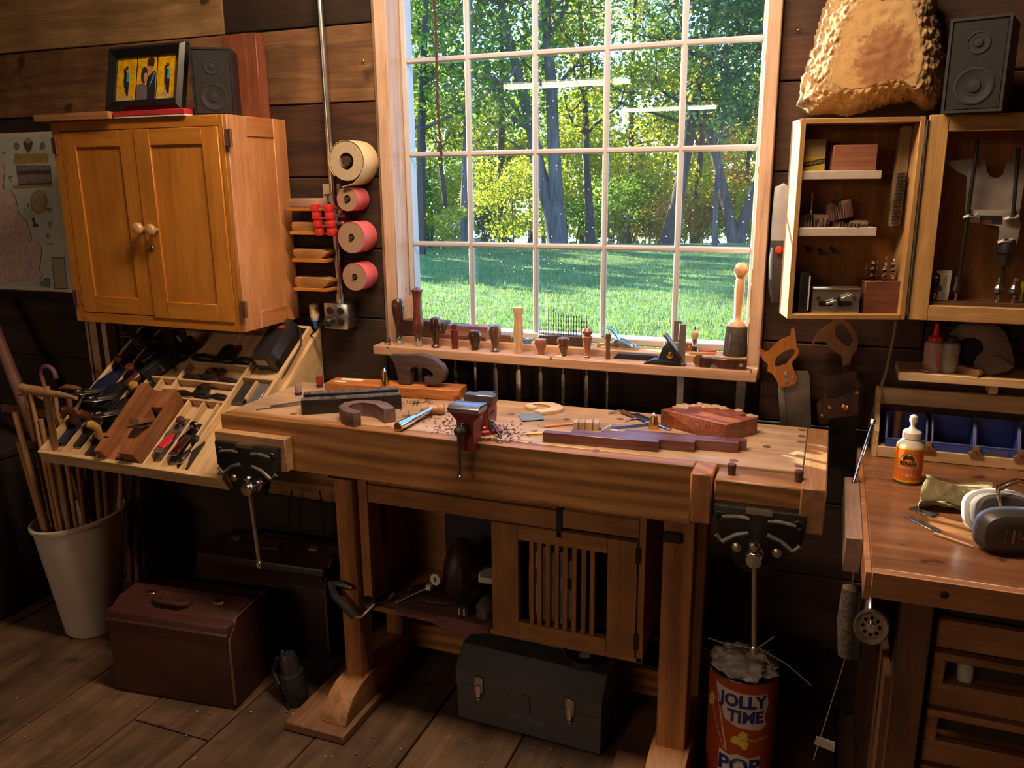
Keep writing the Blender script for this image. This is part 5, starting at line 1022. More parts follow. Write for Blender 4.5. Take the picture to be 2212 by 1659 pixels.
text_mesh('maker_lettering', 'CRAFTSMAN', .018, plain('dull_silver_letter', (.24, .24, .25), .4, .2), tb, T(LN*.5, -.0006, .053) @ rotm(math.pi/2, 0, 0), .0006)
tr_ = thing('tape_roll', 'black tape roll lying on the toolbox lid', 'tape', M=T(A_) @ rotm(0, 0, an) @ T(LN*.83, td_*.42, .2265) @ rotm(0, 0, 0))
n = 28; O('tape', B().skin([[V((r_*math.cos(2*math.pi*i/n), r_*math.sin(2*math.pi*i/n), z)) for i in range(n)] for r_, z in ((.018, 0), (.018, .024), (.045, .024), (.045, 0))], False, True), BLACKP, tr_); O('core', B().lathe([(.017, .006), (.017, .023), (.006, .024), (0, .024)], n=20), plain('grey_core', (.4, .4, .42), .5), tr_)
# ------------------------------------------------------------------ chisels and handles in the ledge
LY = 2.326
def hmat(n, d, l): return wood('handle_'+n, d, l, 'Z', 2, .22, 0, .25, .05, .04, None, 0, .5)
HM = {'dark': hmat('dark', (.028, .010, .007), (.085, .032, .02)), 'red': hmat('red', (.10, .028, .016), (.23, .075, .04)), 'mar': hmat('maroon', (.13, .018, .016), (.2, .035, .03)), 'brown': hmat('brown', (.10, .042, .02), (.21, .10, .05)),
      'maple': wood('handle_maple', (.55, .36, .18), (.75, .54, .31), 'Z', 2, .4, 0, .1, .05, .05), 'cherry': hmat('cherry', (.22, .07, .035), (.38, .15, .075))}
PROF = {'pear': [(.42, 0), (.5, .03), (.36, .10), (.45, .2), (.8, .5), (1, .78), (.95, .9), (.6, .985), (0, 1)],
        'tall': [(.72, 0), (.78, .02), (.70, .06), (.95, .12), (1.0, .2), (.82, .32), (.66, .55), (.72, .78), (.86, .9), (.98, .92), (.98, .945), (.6, .965), (.35, .985), (0, 1)],
        'bulb': [(.55, 0), (.62, .06), (.55, .12), (.72, .3), (1, .62), (.98, .78), (.7, .95), (0, 1)],
        'foot': [(.78, 0), (.82, .05), (.6, .09), (.48, .14), (.62, .3), (.95, .62), (1, .78), (.8, .93), (0, 1)],
        'cyl': [(1, 0), (1, .78), (.85, .80), (.85, .97), (.6, 1), (0, 1)],
        'maple': [(.75, 0), (.80, .03), (.72, .06), (.76, .09), (.68, .2), (.95, .42), (.85, .65), (.78, .8), (1, .93), (.95, .98), (0, 1)],
        'knob': [(.5, 0), (.56, .05), (.5, .15), (.8, .45), (1, .7), (.85, .92), (0, 1)],
        'collar': [(.3, 0), (.42, .04), (.6, .35), (.85, .56), (.8, .6), (.95, .66), (1, .75), (.85, .93), (0, 1)],
        'turned': [(.5, 0), (.55, .05), (.42, .08), (.55, .12), (.42, .18), (.58, .3), (.88, .66), (.95, .7), (.6, .75), (.95, .82), (1, .9), (.7, .985), (0, 1)],
        'thin': [(.8, 0), (.85, .1), (.7, .3), (.75, .7), (1, .88), (.9, .98), (0, 1)]}
rows = [(863, 645, 27, 'pear', 'dark', 1, 'dark pear-shaped chisel handle with steel ferrule, leftmost on the ledge'), (905, 620, 27, 'tall', 'red', 1, 'tall red-brown turned handle with pointed cap on the ledge'), (942, 683, 25, 'foot', 'dark', 0, 'nearly black handle third from the left on the ledge'),
        (983, 700, 15, 'cyl', 'mar', 0, 'straight maroon cylinder handle on the ledge'), (1026, 712, 28, 'bulb', 'dark', 0, 'dark round bulb handle on the ledge'), (1070, 700, 27, 'foot', 'brown', 0, 'brown bulb handle with flared foot on the ledge'), (1120, 662, 23, 'maple', 'maple', 0, 'pale maple handle, the lightest on the ledge'),
        (1168, 730, 28, 'knob', 'cherry', 0, 'short cherry knob handle left of its collared neighbour'), (1217, 727, 29, 'collar', 'red', 0, 'collared mushroom handle before the drill bits'), (1268, 708, 24, 'turned', 'cherry', 0, 'beaded cherry handle right of the drill bits'), (1313, 720, 13, 'thin', 'brown', 0, 'thin brown handle before the steel block plane')]
for i, (px, yt, w, pf_, mk, fer, lb) in enumerate(rows):
    x = PY(px, 742+.062*(px-862), LY).x; z1 = PY(px, yt, LY).z; r = w/2/(FPX/ (V((x, LY, 0)).dot(V((_f.x, _f.y, 0)))+.12)); h = z1-LZ
    t = thing('chisel', lb, 'chisel', (x, LY, LZ), group='chisels standing in the ledge')
    f0 = .16*h if fer else 0
    O('handle', B().lathe([(q*r, f0+k*(h-f0)) for q, k in PROF[pf_]], n=22), HM[mk], t)
    if fer: O('ferrule', B().lathe([(r*.56, 0), (r*.56, f0*.45), (r*.60, f0*.5), (r*.56, f0*.55), (r*.56, f0+.001), (0, f0+.001)], n=18), STEEL, t)
    O('shank', B().cyl((0, 0, 0), (0, 0, -.055), .0045, n=10), DSTEEL, t)
    bw = [.006, .008, .007, .006, .004, .007, .008, .006, .005, .006, .003][i]
    O('blade', B().prism([(-bw*.6, -.05), (bw*.6, -.05), (bw, -.065), (bw, -.155-.01*(i % 3)), (-bw, -.155-.01*(i % 3)), (-bw, -.065)], -.002, .002, 'y', .0005), STEEL if i in (4, 6) else plain('tarnished_blade', (.22, .21, .19), .4, .8, .3, 60), t)
# items on the sill behind
ZS = 1.0805
def X(px, py, Y=2.40): return PY(px, py, Y).x
one('wood_paddle', B().prism([(0, 0), (.055, 0), (.055, .105), (.045, .122), (.02, .128), (0, .118)], 0, .010, 'y', .002), wood('pinkish_paddle', (.42, .25, .18), (.58, .38, .28), 'Z', 1.5, .5), 'pinkish wooden paddle leaning in the left window corner', 'wooden board', M=T(-1.312, 2.405, ZS) @ rotm(math.radians(-8), 0, math.radians(28)))
one('dark_box', B().box((X(878, 735), 2.375, ZS), (X(968, 735), 2.425, ZS+.052), .002), wood('dark_box_wood', (.045, .022, .016), (.11, .05, .035), 'X', 1.5, .4), 'dark wooden block behind the leftmost chisel handles', 'timber')
x0, x1 = X(960, 735), X(1056, 738)
one('moulding_offcut', B().prism([(2.372, 0), (2.43, 0), (2.43, .038), (2.422, .044), (2.40, .044), (2.392, .040), (2.388, .026), (2.380, .018), (2.372, .012)], x0, x1, 'x', 0, M=T(0, 0, ZS)), wood('reddish_moulding', (.12, .045, .03), (.24, .10, .065), 'X', 1.5, .2, 0, .2, .05, .05, None, 0, .6), 'glossy red-brown moulding offcut lying on the sill', 'timber')
t = thing('little_plane', 'tiny brass and wood plane on the sill by the maple handle', 'hand plane', (X(1098, 736), 2.39, ZS))
O('body', B().prism([(-.024, 0), (.024, 0), (.024, .012), (.008, .022), (-.018, .022), (-.024, .014)], -.010, .010, 'y', .002), HM['brown'], t); O('strap', B().tube([(.016, -.011, 0), (.018, -.011, .014), (.012, -.011, .024)], .0018, 6), BRASS, t)
t = thing('glass_dish', 'small faceted blue glass dish on the sill', 'dish', (X(1142, 742), 2.385, ZS)); GB = plain('pale_blue_glass', (.35, .55, .72), .08, 0, .05, trans=.7)
O('bowl', B().lathe([(.012, 0), (.019, .008), (.020, .014), (.016, .013), (.010, .005), (0, .004)], n=8), GB, t, ang=10); O('spoon', B().tube([(-.03, .01, .016), (0, 0, .012), (.012, -.004, .008)], .0015, 6), CHROME, t)
x0, x1 = X(1166, 747), X(1272, 750)
t = thing('drill_index', 'dark block holding a row of upright drill bits', 'drill index', ((x0+x1)/2, 2.40, ZS))
O('stand', B().box((x0, 2.382, ZS), (x1, 2.418, ZS+.030), .002), plain('dark_brown_stand', (.055, .035, .028), .5, 0, .2), t, True)
DB = plain('twist_bit_steel', (.10, .09, .085), .35, .9, .3, 90)
rr = random.Random(5)
def bit(x, y, z0, h, r, name='drill_bit'):
    b = B(); n = max(8, int(h/.0035)); rings = []
    for k in range(n+1):
        a = k*.75; z = z0+h*k/n; s = r*(1 if k < n-1 else .35)
        rings.append([V((x+s*(1 if q % 2 == 0 else .55)*math.cos(a+q*math.pi/2), y+s*(1 if q % 2 == 0 else .55)*math.sin(a+q*math.pi/2), z)) for q in range(4)])
    b.skin(rings); return b
for k in range(19):
    f = k/18; x = x0+.006+(x1-x0-.012)*f; h = (.030 if k < 3 else .072 if k < 6 else .060)-.012*f*(k > 5)+rr.uniform(-.003, .003)
    O('drill_bit', bit(x, 2.394, ZS+.028, h+.018, .0010+.0016*(f if k > 2 else .1)), DB, t, True)
for k in range(16): O('thin_bit', B().cyl((x0+.004+k*.0072, 2.386, ZS+.028), (x0+.004+k*.0072, 2.386, ZS+.036+.018*rr.random()), .0007, n=6), DB, t, True)
# steel block plane
t = thing('steel_plane', 'polished steel block plane with arched cap on the sill', 'hand plane', M=T(X(1340, 757), 2.398, ZS) @ rotm(0, 0, math.radians(4)))
O('body', B().prism([(-.045, 0), (.055, 0), (.056, .005), (.030, .010), (.010, .026), (-.014, .030), (-.030, .014), (-.045, .006)], -.020, .020, 'y', .002), GALV, t)
O('cap', B().tube([(.002, 0, .014), (-.012, 0, .040), (-.026, 0, .056), (-.042, 0, .062), (-.055, 0, .056)], [(.004, .010), (.005, .014), (.005, .015), (.004, .014), (.002, .010)], 10, flat=(1, 0, 0)), CHROME, t)
O('blade', B().box((-.06, -.016, 0), (.02, .016, .003), M=T(0, 0, .016) @ rotm(0, math.radians(18), 0)), STEEL, t); O('front_knob', B().lathe([(.008, 0), (.010, .006), (.006, .010), (0, .011)], (.040, 0, .006), (0, 0, 1), 12), CHROME, t)
O('adjuster', B().cyl((-.072, 0, .006), (-.04, 0, .012), .006, n=10), BRASS, t)
# bullnose plane on the ledge: side profile
q0, q1 = PY(1393, 774, 2.315), PY(1473, 777, 2.315); sc = (q1.x-q0.x)/.08
t = thing('bullnose_plane', 'black chisel plane with steep brass-screwed wedge on the ledge', 'hand plane', M=T(q0.x, 2.315, LZ+.0005) @ Matrix.Scale(sc, 4))
O('sole', B().prism([(0, 0), (.080, 0), (.080, .008), (.04, .012), (.018, .010)], -.016, .016, 'y', .001), BLACKI, t)
O('cheek', B().prism([(.030, .008), (.079, .008), (.058, .046), (.050, .050), (.040, .038)], -.014, .014, 'y', .001), BLACKI, t)
O('iron_plate', B().prism([(.040, .064), (.044, .066), (.080, .020), (.080, .012)], -.013, .013, 'y', .0005), plain('bronze_wedge', (.10, .065, .045), .35, .6), t)
O('screw', B().lathe([(.007, 0), (.007, .002), (.004, .004), (0, .004)], (.057, -.014, .022), (0, -1, 0), 14), BRASS, t)
one('black_strip', B().prism([(0, 0), (.145, 0), (.145, .016), (.015, .016)], 2.338, 2.362, 'y', .001), BLACKI, 'flat black steel strip with slanted end lying on the ledge', 'steel strip', (PY(1326, 772, 2.35).x, 0, LZ+.0005))
# squares
x = PY(1472, 778, 2.305).x
t = thing('try_square', 'steel square blade standing in the ledge beside the chisel plane', 'square', (x, 2.305, LZ))
O('blade', B().box((x-.010, 2.303, LZ-.14), (x+.010, 2.306, PY(1472, 700, 2.305).z), .0005), plain('aged_blade', (.26, .25, .24), .4, .8, .15), t, True); O('stock', B().box((x-.013, 2.298, LZ), (x+.013, 2.311, LZ+.008), .001), DSTEEL, t, True)
x = X(1461, 740, 2.41); t = thing('wood_square', 'square with reddish wooden stock and steel blade on the sill', 'square', (x, 2.415, ZS))
O('stock', B().box((x-.035, 2.41, ZS), (x+.050, 2.425, ZS+.026), .002), HM['cherry'], t, True); O('blade', B().box((x-.010, 2.416, ZS+.026), (x+.012, 2.4185, ZS+.088)), plain('aged_blade', (.26, .25, .24), .4), t, True)
for dx in (-.018, .038): O('rivet', B().lathe([(.004, 0), (.003, .001), (0, .001)], (x+dx, 2.41, ZS+.014), (0, -1, 0), 10), BRASS, t, True)
q = PY(1500, 752, 2.402); t = thing('burnisher', 'small turned burnisher with pale bulb standing on the sill', 'burnisher', (q.x, 2.402, ZS))
O('base', B().lathe([(.008, 0), (.0085, .018), (.007, .020), (0, .020)], n=14), BLACKP, t); O('ferrule', B().lathe([(.007, .020), (.009, .034), (.009, .038), (0, .038)], n=14), CHROME, t); O('bulb', B().lathe([(.006, .038), (.012, .050), (.011, .060), (.005, .066), (0, .066)], n=16), HM['maple'], t); O('tip', B().lathe([(.003, .066), (.004, .070), (.0005, .082)], n=10), CHROME, t)
pa = PY(1478, 760, 2.375); pencil((pa.x, 2.376, ZS+.004), (pa.x+.088, 2.390, ZS+.004), plain('orange_paint', (.7, .25, .04), .4), 'orange pencil lying on the right of the sill')
one('red_marker', B().box((0, -.006, 0), (.052, .006, .010), .003), plain('brick_red', (.35, .08, .05), .5), 'short brick-red stick lying on the right of the sill', 'marker', M=T(PY(1508, 752, 2.40).x, 2.412, ZS) @ rotm(0, 0, .1))
# sliding bevel
xa, xb = PY(1495, 785, 2.31).x, PY(1613, 790, 2.31).x
t = thing('angle_gauge', 'rosewood angle gauge with brass ends lying on the ledge', 'angle gauge', (xa, 2.31, LZ))
O('stock', B().box((xa+.022, 2.302, LZ), (xb, 2.320, LZ+.028), .0015), HM['dark'], t, True); O('brass_end', B().lathe([(.017, -.006), (.017, .006)], (xa+.020, 2.311, LZ+.018), (0, 1, 0), 16), BRASS, t, True)
O('hole_plug', B().lathe([(.005, 0), (.005, .001), (0, .001)], (xb-.014, 2.302, LZ+.014), (0, -1, 0), 12), plain('grey_plug', (.3, .26, .24), .5), t, True)
O('thumb_tab', B().lathe([(.010, 0), (.010, .003), (0, .003)], (xa+.062, 2.302, LZ+.002), (0, -1, 0), 16), STEEL, t, True)
O('blade', B().box((xb-.026, 2.325, LZ-.155), (xb-.001, 2.3275, LZ+.024)), plain('aged_blade', (.26, .25, .24), .4), t, True)
# mallet
t = thing('carving_mallet', 'round carving mallet with dark worn head standing on the sill', 'mallet', M=T(-.241, 2.402, ZS) @ rotm(0, math.radians(1), 0))
O('head', B().lathe([(.033, 0), (.034, .003), (.030, .082), (.027, .086)], n=26), plain('battered_dark_wood', (.055, .042, .035), .8, 0, .4, 60, .7), t)
O('handle', B().lathe([(.0268, .086), (.024, .094), (.013, .104), (.0105, .116), (.0125, .15), (.0145, .19), (.013, .215), (.011, .222), (.016, .230), (.0205, .243), (.018, .256), (.010, .264), (0, .266)], n=24), wood('mallet_handle', (.58, .32, .17), (.74, .46, .27), 'Z', 1.5, .4, 0, .1, .05), t)
# twisted cord
a, b = PY(934, -40, 2.41), PY(953, 335, 2.41)
t = thing('blind_cord', 'twisted brown cord hanging before the left panes', 'cord', a)
for ph in (0, math.pi):
    O('strand', B().tube([a.lerp(b, k/60)+V((.0026*math.cos(k*.9+ph)+.003*math.sin(k*.11), .0026*math.sin(k*.9+ph), 0)) for k in range(61)], .0027, 6), plain('brown_cord', (.075, .035, .028), .8), t, True)
for k in (-1, 0, 1): O('frayed_end', B().tube([b, b+V((k*.003, 0, -.012)), b+V((k*.006, 0, -.024))], [.002, .0014, .0006], 5), plain('brown_cord', (.1, .05, .04), .8), t, True)
q = PY(838, 742, 2.30); t = thing('iron_hook', 'small rusty iron hook at the left end of the ledge', 'hook', (q.x, 2.30, LZ))
O('pin', B().cyl((q.x, 2.31, LZ), (q.x, 2.31, LZ+.026), .0025, n=8), DSTEEL, t, True); O('bar', B().tube([(q.x-.018, 2.31, LZ+.008), (q.x, 2.31, LZ+.012), (q.x+.004, 2.31, LZ+.018)], .0035, 8), DSTEEL, t, True)

# ------------------------------------------------------------------ left floor: bucket of sticks, poles, cases
BC = V((-2.43, 1.99, 0))
bk = thing('stick_bucket', 'tall tapered white bucket full of canes', 'bucket', BC)
n = 36; prof = [(.0, .004), (.088, .004), (.092, 0), (.096, .004), (.150, .425), (.158, .428), (.160, .440), (.152, .444), (.146, .438), (.090, .012), (.0, .012)]
O('bucket_wall', B().skin([[V((r_*math.cos(2*math.pi*i/n), r_*math.sin(2*math.pi*i/n), z+(.02*math.cos(2*math.pi*i/n-.6) if z > .4 else 0))) for i in range(n)] for r_, z in [(max(a_, .001), b_) for a_, b_ in prof]]), plain('dirty_white_plastic', (.52, .45, .40), .5, 0, .12, 6), bk)
STK = [wood('stick_tan', (.34, .18, .08), (.54, .32, .16), 'Z', 2, .6, 0, .25, .12), wood('stick_brown', (.16, .07, .035), (.30, .14, .07), 'Z', 2, .55, 0, .25, .15)]
rr = random.Random(21)
tops = [(32, 890), (40, 955), (55, 850), (70, 870), (88, 905), (105, 880), (118, 850), (130, 905), (145, 840), (160, 885), (178, 870), (196, 900), (214, 880), (232, 910), (246, 930), (64, 840), (100, 835), (150, 860)]
desc = ['leftmost', 'second from the left', 'third from the left', 'fourth from the left', 'fifth from the left', 'sixth from the left', 'seventh from the left', 'eighth from the left', 'ninth from the left', 'tenth from the left', 'eleventh from the left', 'twelfth from the left', 'third from the right', 'second from the right', 'rightmost', 'crooked topped, front left', 'straight, back left', 'straight, back middle']
order = sorted(range(len(tops)), key=lambda i: tops[i][0])
for k, i in enumerate(order):
    tx, ty = tops[i]; f = (tx-30)/220; a = rr.uniform(-.9, .9)
    Yt = min([1.80+.01*q_ for q_ in range(36)], key=lambda y_: (PY(tx, ty, y_)-BC).xy.length)+.035*a; p1 = PY(tx, ty, Yt)
    if p1.x > -2.39: p1.z = min(p1.z, .712+(p1.y-1.85)*.676-.05)
    p1.z = max(p1.z, .56); off = (p1-BC).xy; rim_ = off*(min(.125, off.length*.8)/max(off.length, .001)); bt_ = rim_-(off-rim_)*(.42/(p1.z-.44)); bt_ = bt_*min(1, .075/max(bt_.length, .001)); bx_ = BC+V((bt_.x, bt_.y, .015))
    r_ = rr.uniform(.008, .0125); m = STK[0 if f < .45 else rr.choice([0, 1, 1])]
    nm = 'cane' if i in (2, 8, 15) else 'dowel'
    t = thing(nm, 'wooden %s in the white bucket, %s' % ('cane' if nm == 'cane' else 'stick', ['first', 'second', 'third', 'fourth', 'fifth', 'sixth', 'seventh', 'eighth', 'ninth', 'tenth', 'eleventh', 'twelfth', 'thirteenth', 'fourteenth', 'fifteenth', 'sixteenth', 'seventeenth', 'eighteenth'][k]+' from the left'), 'stick', bx_, group='sticks in the bucket')
    O('shaft', B().tube([bx_, bx_.lerp(p1, .5)+V((rr.uniform(-.004, .004), 0, 0)), p1], [r_, r_*.97, r_*.9], 10), m, t, True)
    if nm == 'cane': O('handle', B().tube([p1+V((-.03, 0, -.004)), p1+V((0, 0, .006)), p1+V((.05, 0, .004)), p1+V((.085, 0, -.012))], [r_*.8, r_*1.15, r_, r_*.7], 10), m, t, True)
# knobbly branch handle cane in front
p0, p1 = PY(48, 838, 1.86), PY(165, 860, 1.84)
t = thing('branch_cane', 'pale branch cane lying across the sticks with a tapered end', 'stick', p0); O('branch', B().tube([p0, p0.lerp(p1, .35)+V((0, 0, -.004)), p0.lerp(p1, .7)+V((0, 0, .002)), p1], [.016, .014, .010, .006], 10), STK[0], t, True); O('stem', B().tube([p0.lerp(p1, .45), BC+V((-.01, -.03, .05))], [.011, .010], 10), STK[0], t, True)
p0 = PY(105, 812, 2.1); t = thing('umbrella', 'purple crook umbrella handle behind the sticks', 'umbrella', p0)
O('crook', B().tube([p0+V((.035*math.cos(a), 0, .035*math.sin(a))) for a in [math.radians(q_) for q_ in range(-10, 200, 15)]], .0085, 10), plain('dusty_purple', (.16, .07, .11), .5), t, True); O('shaft', B().tube([p0+V((-.035, 0, -.005)), BC+V((.02, .07, .04))], .008, 10), STK[1], t, True)
p0, p2 = PY(-40, 640, 2.24), BC+V((.0, .06, .02))
t = one('leaning_pole', B().tube([p0, p2], [.022, .024], 12), plain('dull_pink_pole', (.17, .08, .07), .6, 0, .2, 12), 'dull pink pole leaning in the far left corner', 'pole')
for i, (px, Y, lean) in enumerate([(262, 2.30, .0), (282, 2.31, .01), (303, 2.32, 0), (320, 2.33, .005), (185, 2.33, .02), (205, 2.34, 0), (228, 2.35, .01)]):
    b0 = PY(px, 1290, Y); p1 = PY(px+12, 1000, Y); x0 = b0.x
    one('floor_pole', B().tube([(x0+lean, Y, 0.001), (p1.x, Y+.02, .78)], .0115 if i < 4 else .010, 12), STK[1 if i not in (0, 2) else 0], 'brown pole standing on the floor behind the bucket, %s from the bench' % ['fourth', 'third', 'second', 'nearest', 'seventh', 'sixth', 'fifth'][i], 'pole', group='poles against the wall')
# leather cases
LEA = plain('brown_case_leather', (.052, .019, .015), .42, 0, .25, 14, .25); LEAD = plain('dark_case_leather', (.028, .012, .011), .45, 0, .25, 14, .25)
def case(x0, y0, w, d, h, m, lb, rz=0):
    t = thing('pilot_case', lb, 'leather case', M=T(x0, y0, 0) @ rotm(0, 0, rz), group='leather cases on the floor')
    O('body', B().box((0, 0, 0), (w, d, h), .012, seg=2), m, t)
    O('flap', B().prism([(-.004, h-.07), (-.006, h-.03), (.06, h+.016), (d*.6, h+.022), (d*.6, h+.008), (.05, h+.003), (.006, h-.035), (.004, h-.07)], .004, w-.004, 'x', .001), m, t)
    O('piping', B().tube([(w-.002, .003, .02), (w-.002, .003, h-.05), (w-.002, .05, h+.006), (w-.002, d-.02, h+.012)], .004, 8), plain('worn_leather_edge', (.14, .065, .05), .5), t)
    hd_ = thing('handle', None, None); hd_.parent = t; hd_.matrix_basis = T(w*.46, .075, h+.012) @ rotm(math.radians(24), 0, 0)
    O('handle_plate', B().box((-.075, -.03, 0), (.075, .035, .004), .002), m, hd_); O('grip', B().tube([(-.058, .012, .006), (-.062, -.012, .018), (-.04, -.02, .022), (.04, -.02, .022), (.062, -.012, .018), (.058, .012, .006)], .0075, 8), m, hd_)
    for x in (.10, w-.09): O('catch', B().box((x-.018, .085, h+.016), (x+.018, .105, h+.026), .002), BRASS, t)
q = PZ(247, 1489, 0); case(q.x+.005, q.y, .44, .24, .285, LEA, 'brown leather pilot case standing in front on the floor', math.radians(6))
case(-1.985, 2.06, .50, .22, .335, LEAD, 'darker leather case behind the brown one', math.radians(4))
t = thing('power_tool', 'dark power tool with cord on the floor beside the left bench foot', 'power tool', PZ(655, 1520, 0)); t.matrix_basis = T(-1.452, 1.865, 0)
O('motor_body', B().lathe([(.032, 0), (.036, .01), (.036, .09), (.030, .11), (.028, .15), (.022, .165), (0, .168)], n=18, M=rotm(0, math.radians(-10), 0)), BLACKP, t); O('handle', B().tube([(-.03, 0, .14), (-.075, .01, .125), (-.09, .01, .08), (-.06, 0, .05)], .011, 10), BLACKP, t); O('collar', B().lathe([(.037, .095), (.037, .103)], n=18, M=rotm(0, math.radians(-10), 0)), DSTEEL, t)
O('cord', B().tube([(-.06, .02, .15), (-.10, .04, .10), (-.09, .03, .01), (-.04, -.02, .006), (.0, -.045, .006)], .004, 8), CORDM, t)
for k, pts in enumerate([[(630, 1060), (622, 1110), (632, 1160), (640, 1230)], [(690, 1060), (703, 1120), (690, 1190), (672, 1290)]]):
    one('lamp_flex', B().tube([PY(x, y, 2.34) for x, y in pts], .0035, 8), CORDM, 'thin black cord hanging under the bench, %s one' % ['left', 'right'][k], 'cord')
# ------------------------------------------------------------------ right: open box door, wall cabinet
FLc = V((-.093, 2.13, 1.237)); bxv = V((.270, .070, 0)).normalized(); MD = frame_m(FLc, bxv, (0, 0, 1)); BW, BD, BH = .279, .10, .474
PALE = wood('pale_oak_box', (.44, .24, .08), (.62, .38, .15), 'X', 1.3, .5, 0, .15, .06); PALEZ = wood('pale_oak_box_upright', (.44, .24, .08), (.62, .38, .15), 'Z', 1.3, .5, 0, .15, .06)
INT = wood('amber_ply', (.30, .13, .035), (.46, .22, .07), 'Z', 1.2, .5, 0, .25, .06)
dbx = thing('door_box', 'deep oak cabinet door swung open with shelves inside', 'cabinet', M=MD)
O('back_panel', B().box((0, BD-.008, 0), (BW, BD, BH)), INT, dbx)
for a, b, m in (((0, 0, 0), (.012, BD-.008, BH), PALEZ), ((BW-.012, 0, 0), (BW, BD-.008, BH), PALEZ), ((.012, 0, 0), (BW-.012, BD-.008, .012), PALE), ((.012, 0, BH-.012), (BW-.012, BD-.008, BH), PALE)): O('side_board', B().box(a, b, .001), m, dbx)
MDi = MD.inverted()
def D(px, py, d=.03):
    n_ = MD.to_3x3() @ V((0, 1, 0)); p = PP(px, py, MD @ V((0, d, 0)), n_); return MDi @ p
WSH = plain('white_shelf_paint', (.62, .54, .46), .5)
s1, s2 = D(1735, 388, .01), D(1727, 510, .01)
for k, (p, xr) in enumerate(((s1, D(1903, 388, .01).x), (s2, D(1892, 510, .01).x))): O('shelf', B().box((.012, .008, p.z), (xr, BD-.009, p.z+.020), .001), WSH, dbx)
z1, z2 = s1.z+.0205, s2.z+.0205
def DM(x, y, z, rz=0, rx=0, ry=0): return MD @ T(x, y, z) @ rotm(rx, ry, rz)
a, b = D(1734, 368, .03), D(1786, 300, .03)
t = thing('card_box', 'small tan cardboard box with a yellow label on the upper shelf', 'box', M=DM((a.x+b.x)/2, .03, z1))
w, h = (b.x-a.x), b.z-z1; O('carton', B().box((-w/2, 0, 0), (w/2, .05, h), .001), plain('tan_card', (.40, .28, .13), .8), t); lb_ = O('yellow_label', B().box((-w/2, -.0006, 0), (w/2, 0, h*.45)), plain('yellow_label_print', (.55, .42, .05), .6), t)
O('dark_band', B().prism([(-w/2, h*.10), (w/2, h*.24), (w/2, h*.40), (-w/2, h*.26)], -.0010, -.0006, 'y'), BLACKP, lb_); text_mesh('lettering', 'HODGSON', .0095, plain('label_yellow_ink', (.6, .47, .08), .6), lb_, T(0, -.0011, h*.25) @ rotm(math.pi/2, 0, 0) @ rotm(0, 0, math.atan2(h*.14, w)), .0002)
a, b = D(1798, 368, .02), D(1897, 312, .02); one('redwood_block', B().box((0, 0, 0), (b.x-a.x, .055, b.z-z1), .001), wood('red_cedar', (.30, .11, .065), (.45, .19, .11), 'X', 1.5, .6), 'pinkish red wooden block on the upper shelf', 'timber', M=DM(a.x, .02, z1))
a = D(1805, 306, .06); t = thing('bent_bolt', 'black bent bolt lying atop the red block', 'bolt', M=DM(a.x, .05, b.z+.0005)); O('shank', B().tube([(-.012, 0, -.02), (-.010, 0, .003), (.004, 0, .005)], .004, 8), BLACKP, t); O('nut', B().lathe([(.006, 0), (.006, .007), (0, .007)], (.004, 0, .005), (1, 0, .1), 6), CHROME, t)
# wire brush hanging on the right side
a, b = D(1958, 272, .05), D(1930, 488, .05); t = thing('wire_brush', 'wooden wire brush hanging upright inside the open door', 'brush', M=MD)
dv = (b-a); px_ = V((.0165, 0, 0)); O('handle', B().skin([[a+dv*k+V((-w_, -.006, 0)), a+dv*k+V((w_, -.006, 0)), a+dv*k+V((w_, .010, 0)), a+dv*k+V((-w_, .010, 0))] for k, w_ in ((0, .008), (.02, .012), (.4, .0135), (.98, .0135), (1, .012))]), wood('pale_brush_wood', (.36, .25, .13), (.52, .38, .22), 'Z', 2, .7), t)
WIRE = plain('brush_wire', (.08, .07, .06), .5, .6)
for i in range(16):
    for j in range(4):
        c = a+dv*(.47+.5*i/15)+V((-.008+.0053*j, -.006, 0)); O('bristle_tuft', B().cyl(c, c+V((random.uniform(-.002, .002), -.016, random.uniform(-.002, .002))), .0014, .0018, 5), WIRE, t)
def flapwheel(M, r, h, n, m, lb, wavy=.0):
    t = thing('flap_wheel', lb, 'flap wheel', M=M, group='abrasive wheels on the shelf'); rr = random.Random(int(r*1e5))
    b = B()
    for i in range(n):
        a = 2*math.pi*i/n; d = V((math.cos(a), math.sin(a), 0)); e = V((-d.y, d.x, 0))*.0010
        o = [d*r*.3, d*r*(1+rr.uniform(-.06, .06)*wavy*4)+e*rr.uniform(0, 4)]
        b.skin([[o[0]-e, o[0]+e, o[0]+e+V((0, 0, h)), o[0]-e+V((0, 0, h))], [o[1]-e, o[1]+e, o[1]+e+V((0, 0, h*(1-rr.random()*wavy))), o[1]-e+V((0, 0, h*rr.random()*wavy))]])
    tag(O('flaps', b, m, t), kind='stuff'); O('hub', B().lathe([(r*.3, 0), (r*.32, h*.5), (r*.3, h), (0, h)], n=14), DSTEEL, t); return t
FL1 = plain('brown_flap_abrasive', (.13, .085, .06), .9, 0, .3, 120)
flapwheel(DM(D(1760, 480).x, .049, z2), .036, .030, 70, FL1, 'shaggy brown abrasive wheel at the left of the lower shelf', .5)
flapwheel(DM(D(1838, 485).x, .050, z2), .041, .016, 70, FL1, 'flat brown abrasive wheel at the right of the lower shelf', .4)
q = D(1818, 470, .05); t = flapwheel(DM(q.x-.004, .05, z2+.020, 0, 0, math.radians(-12)), .032, .042, 44, plain('striped_flap', (.20, .11, .085), .85, 0, .3, 90), 'tilted drum flap wheel with upright shaft on the lower shelf'); O('shaft', B().cyl((0, 0, .04), (0, 0, .072), .003, n=8), DSTEEL, t)
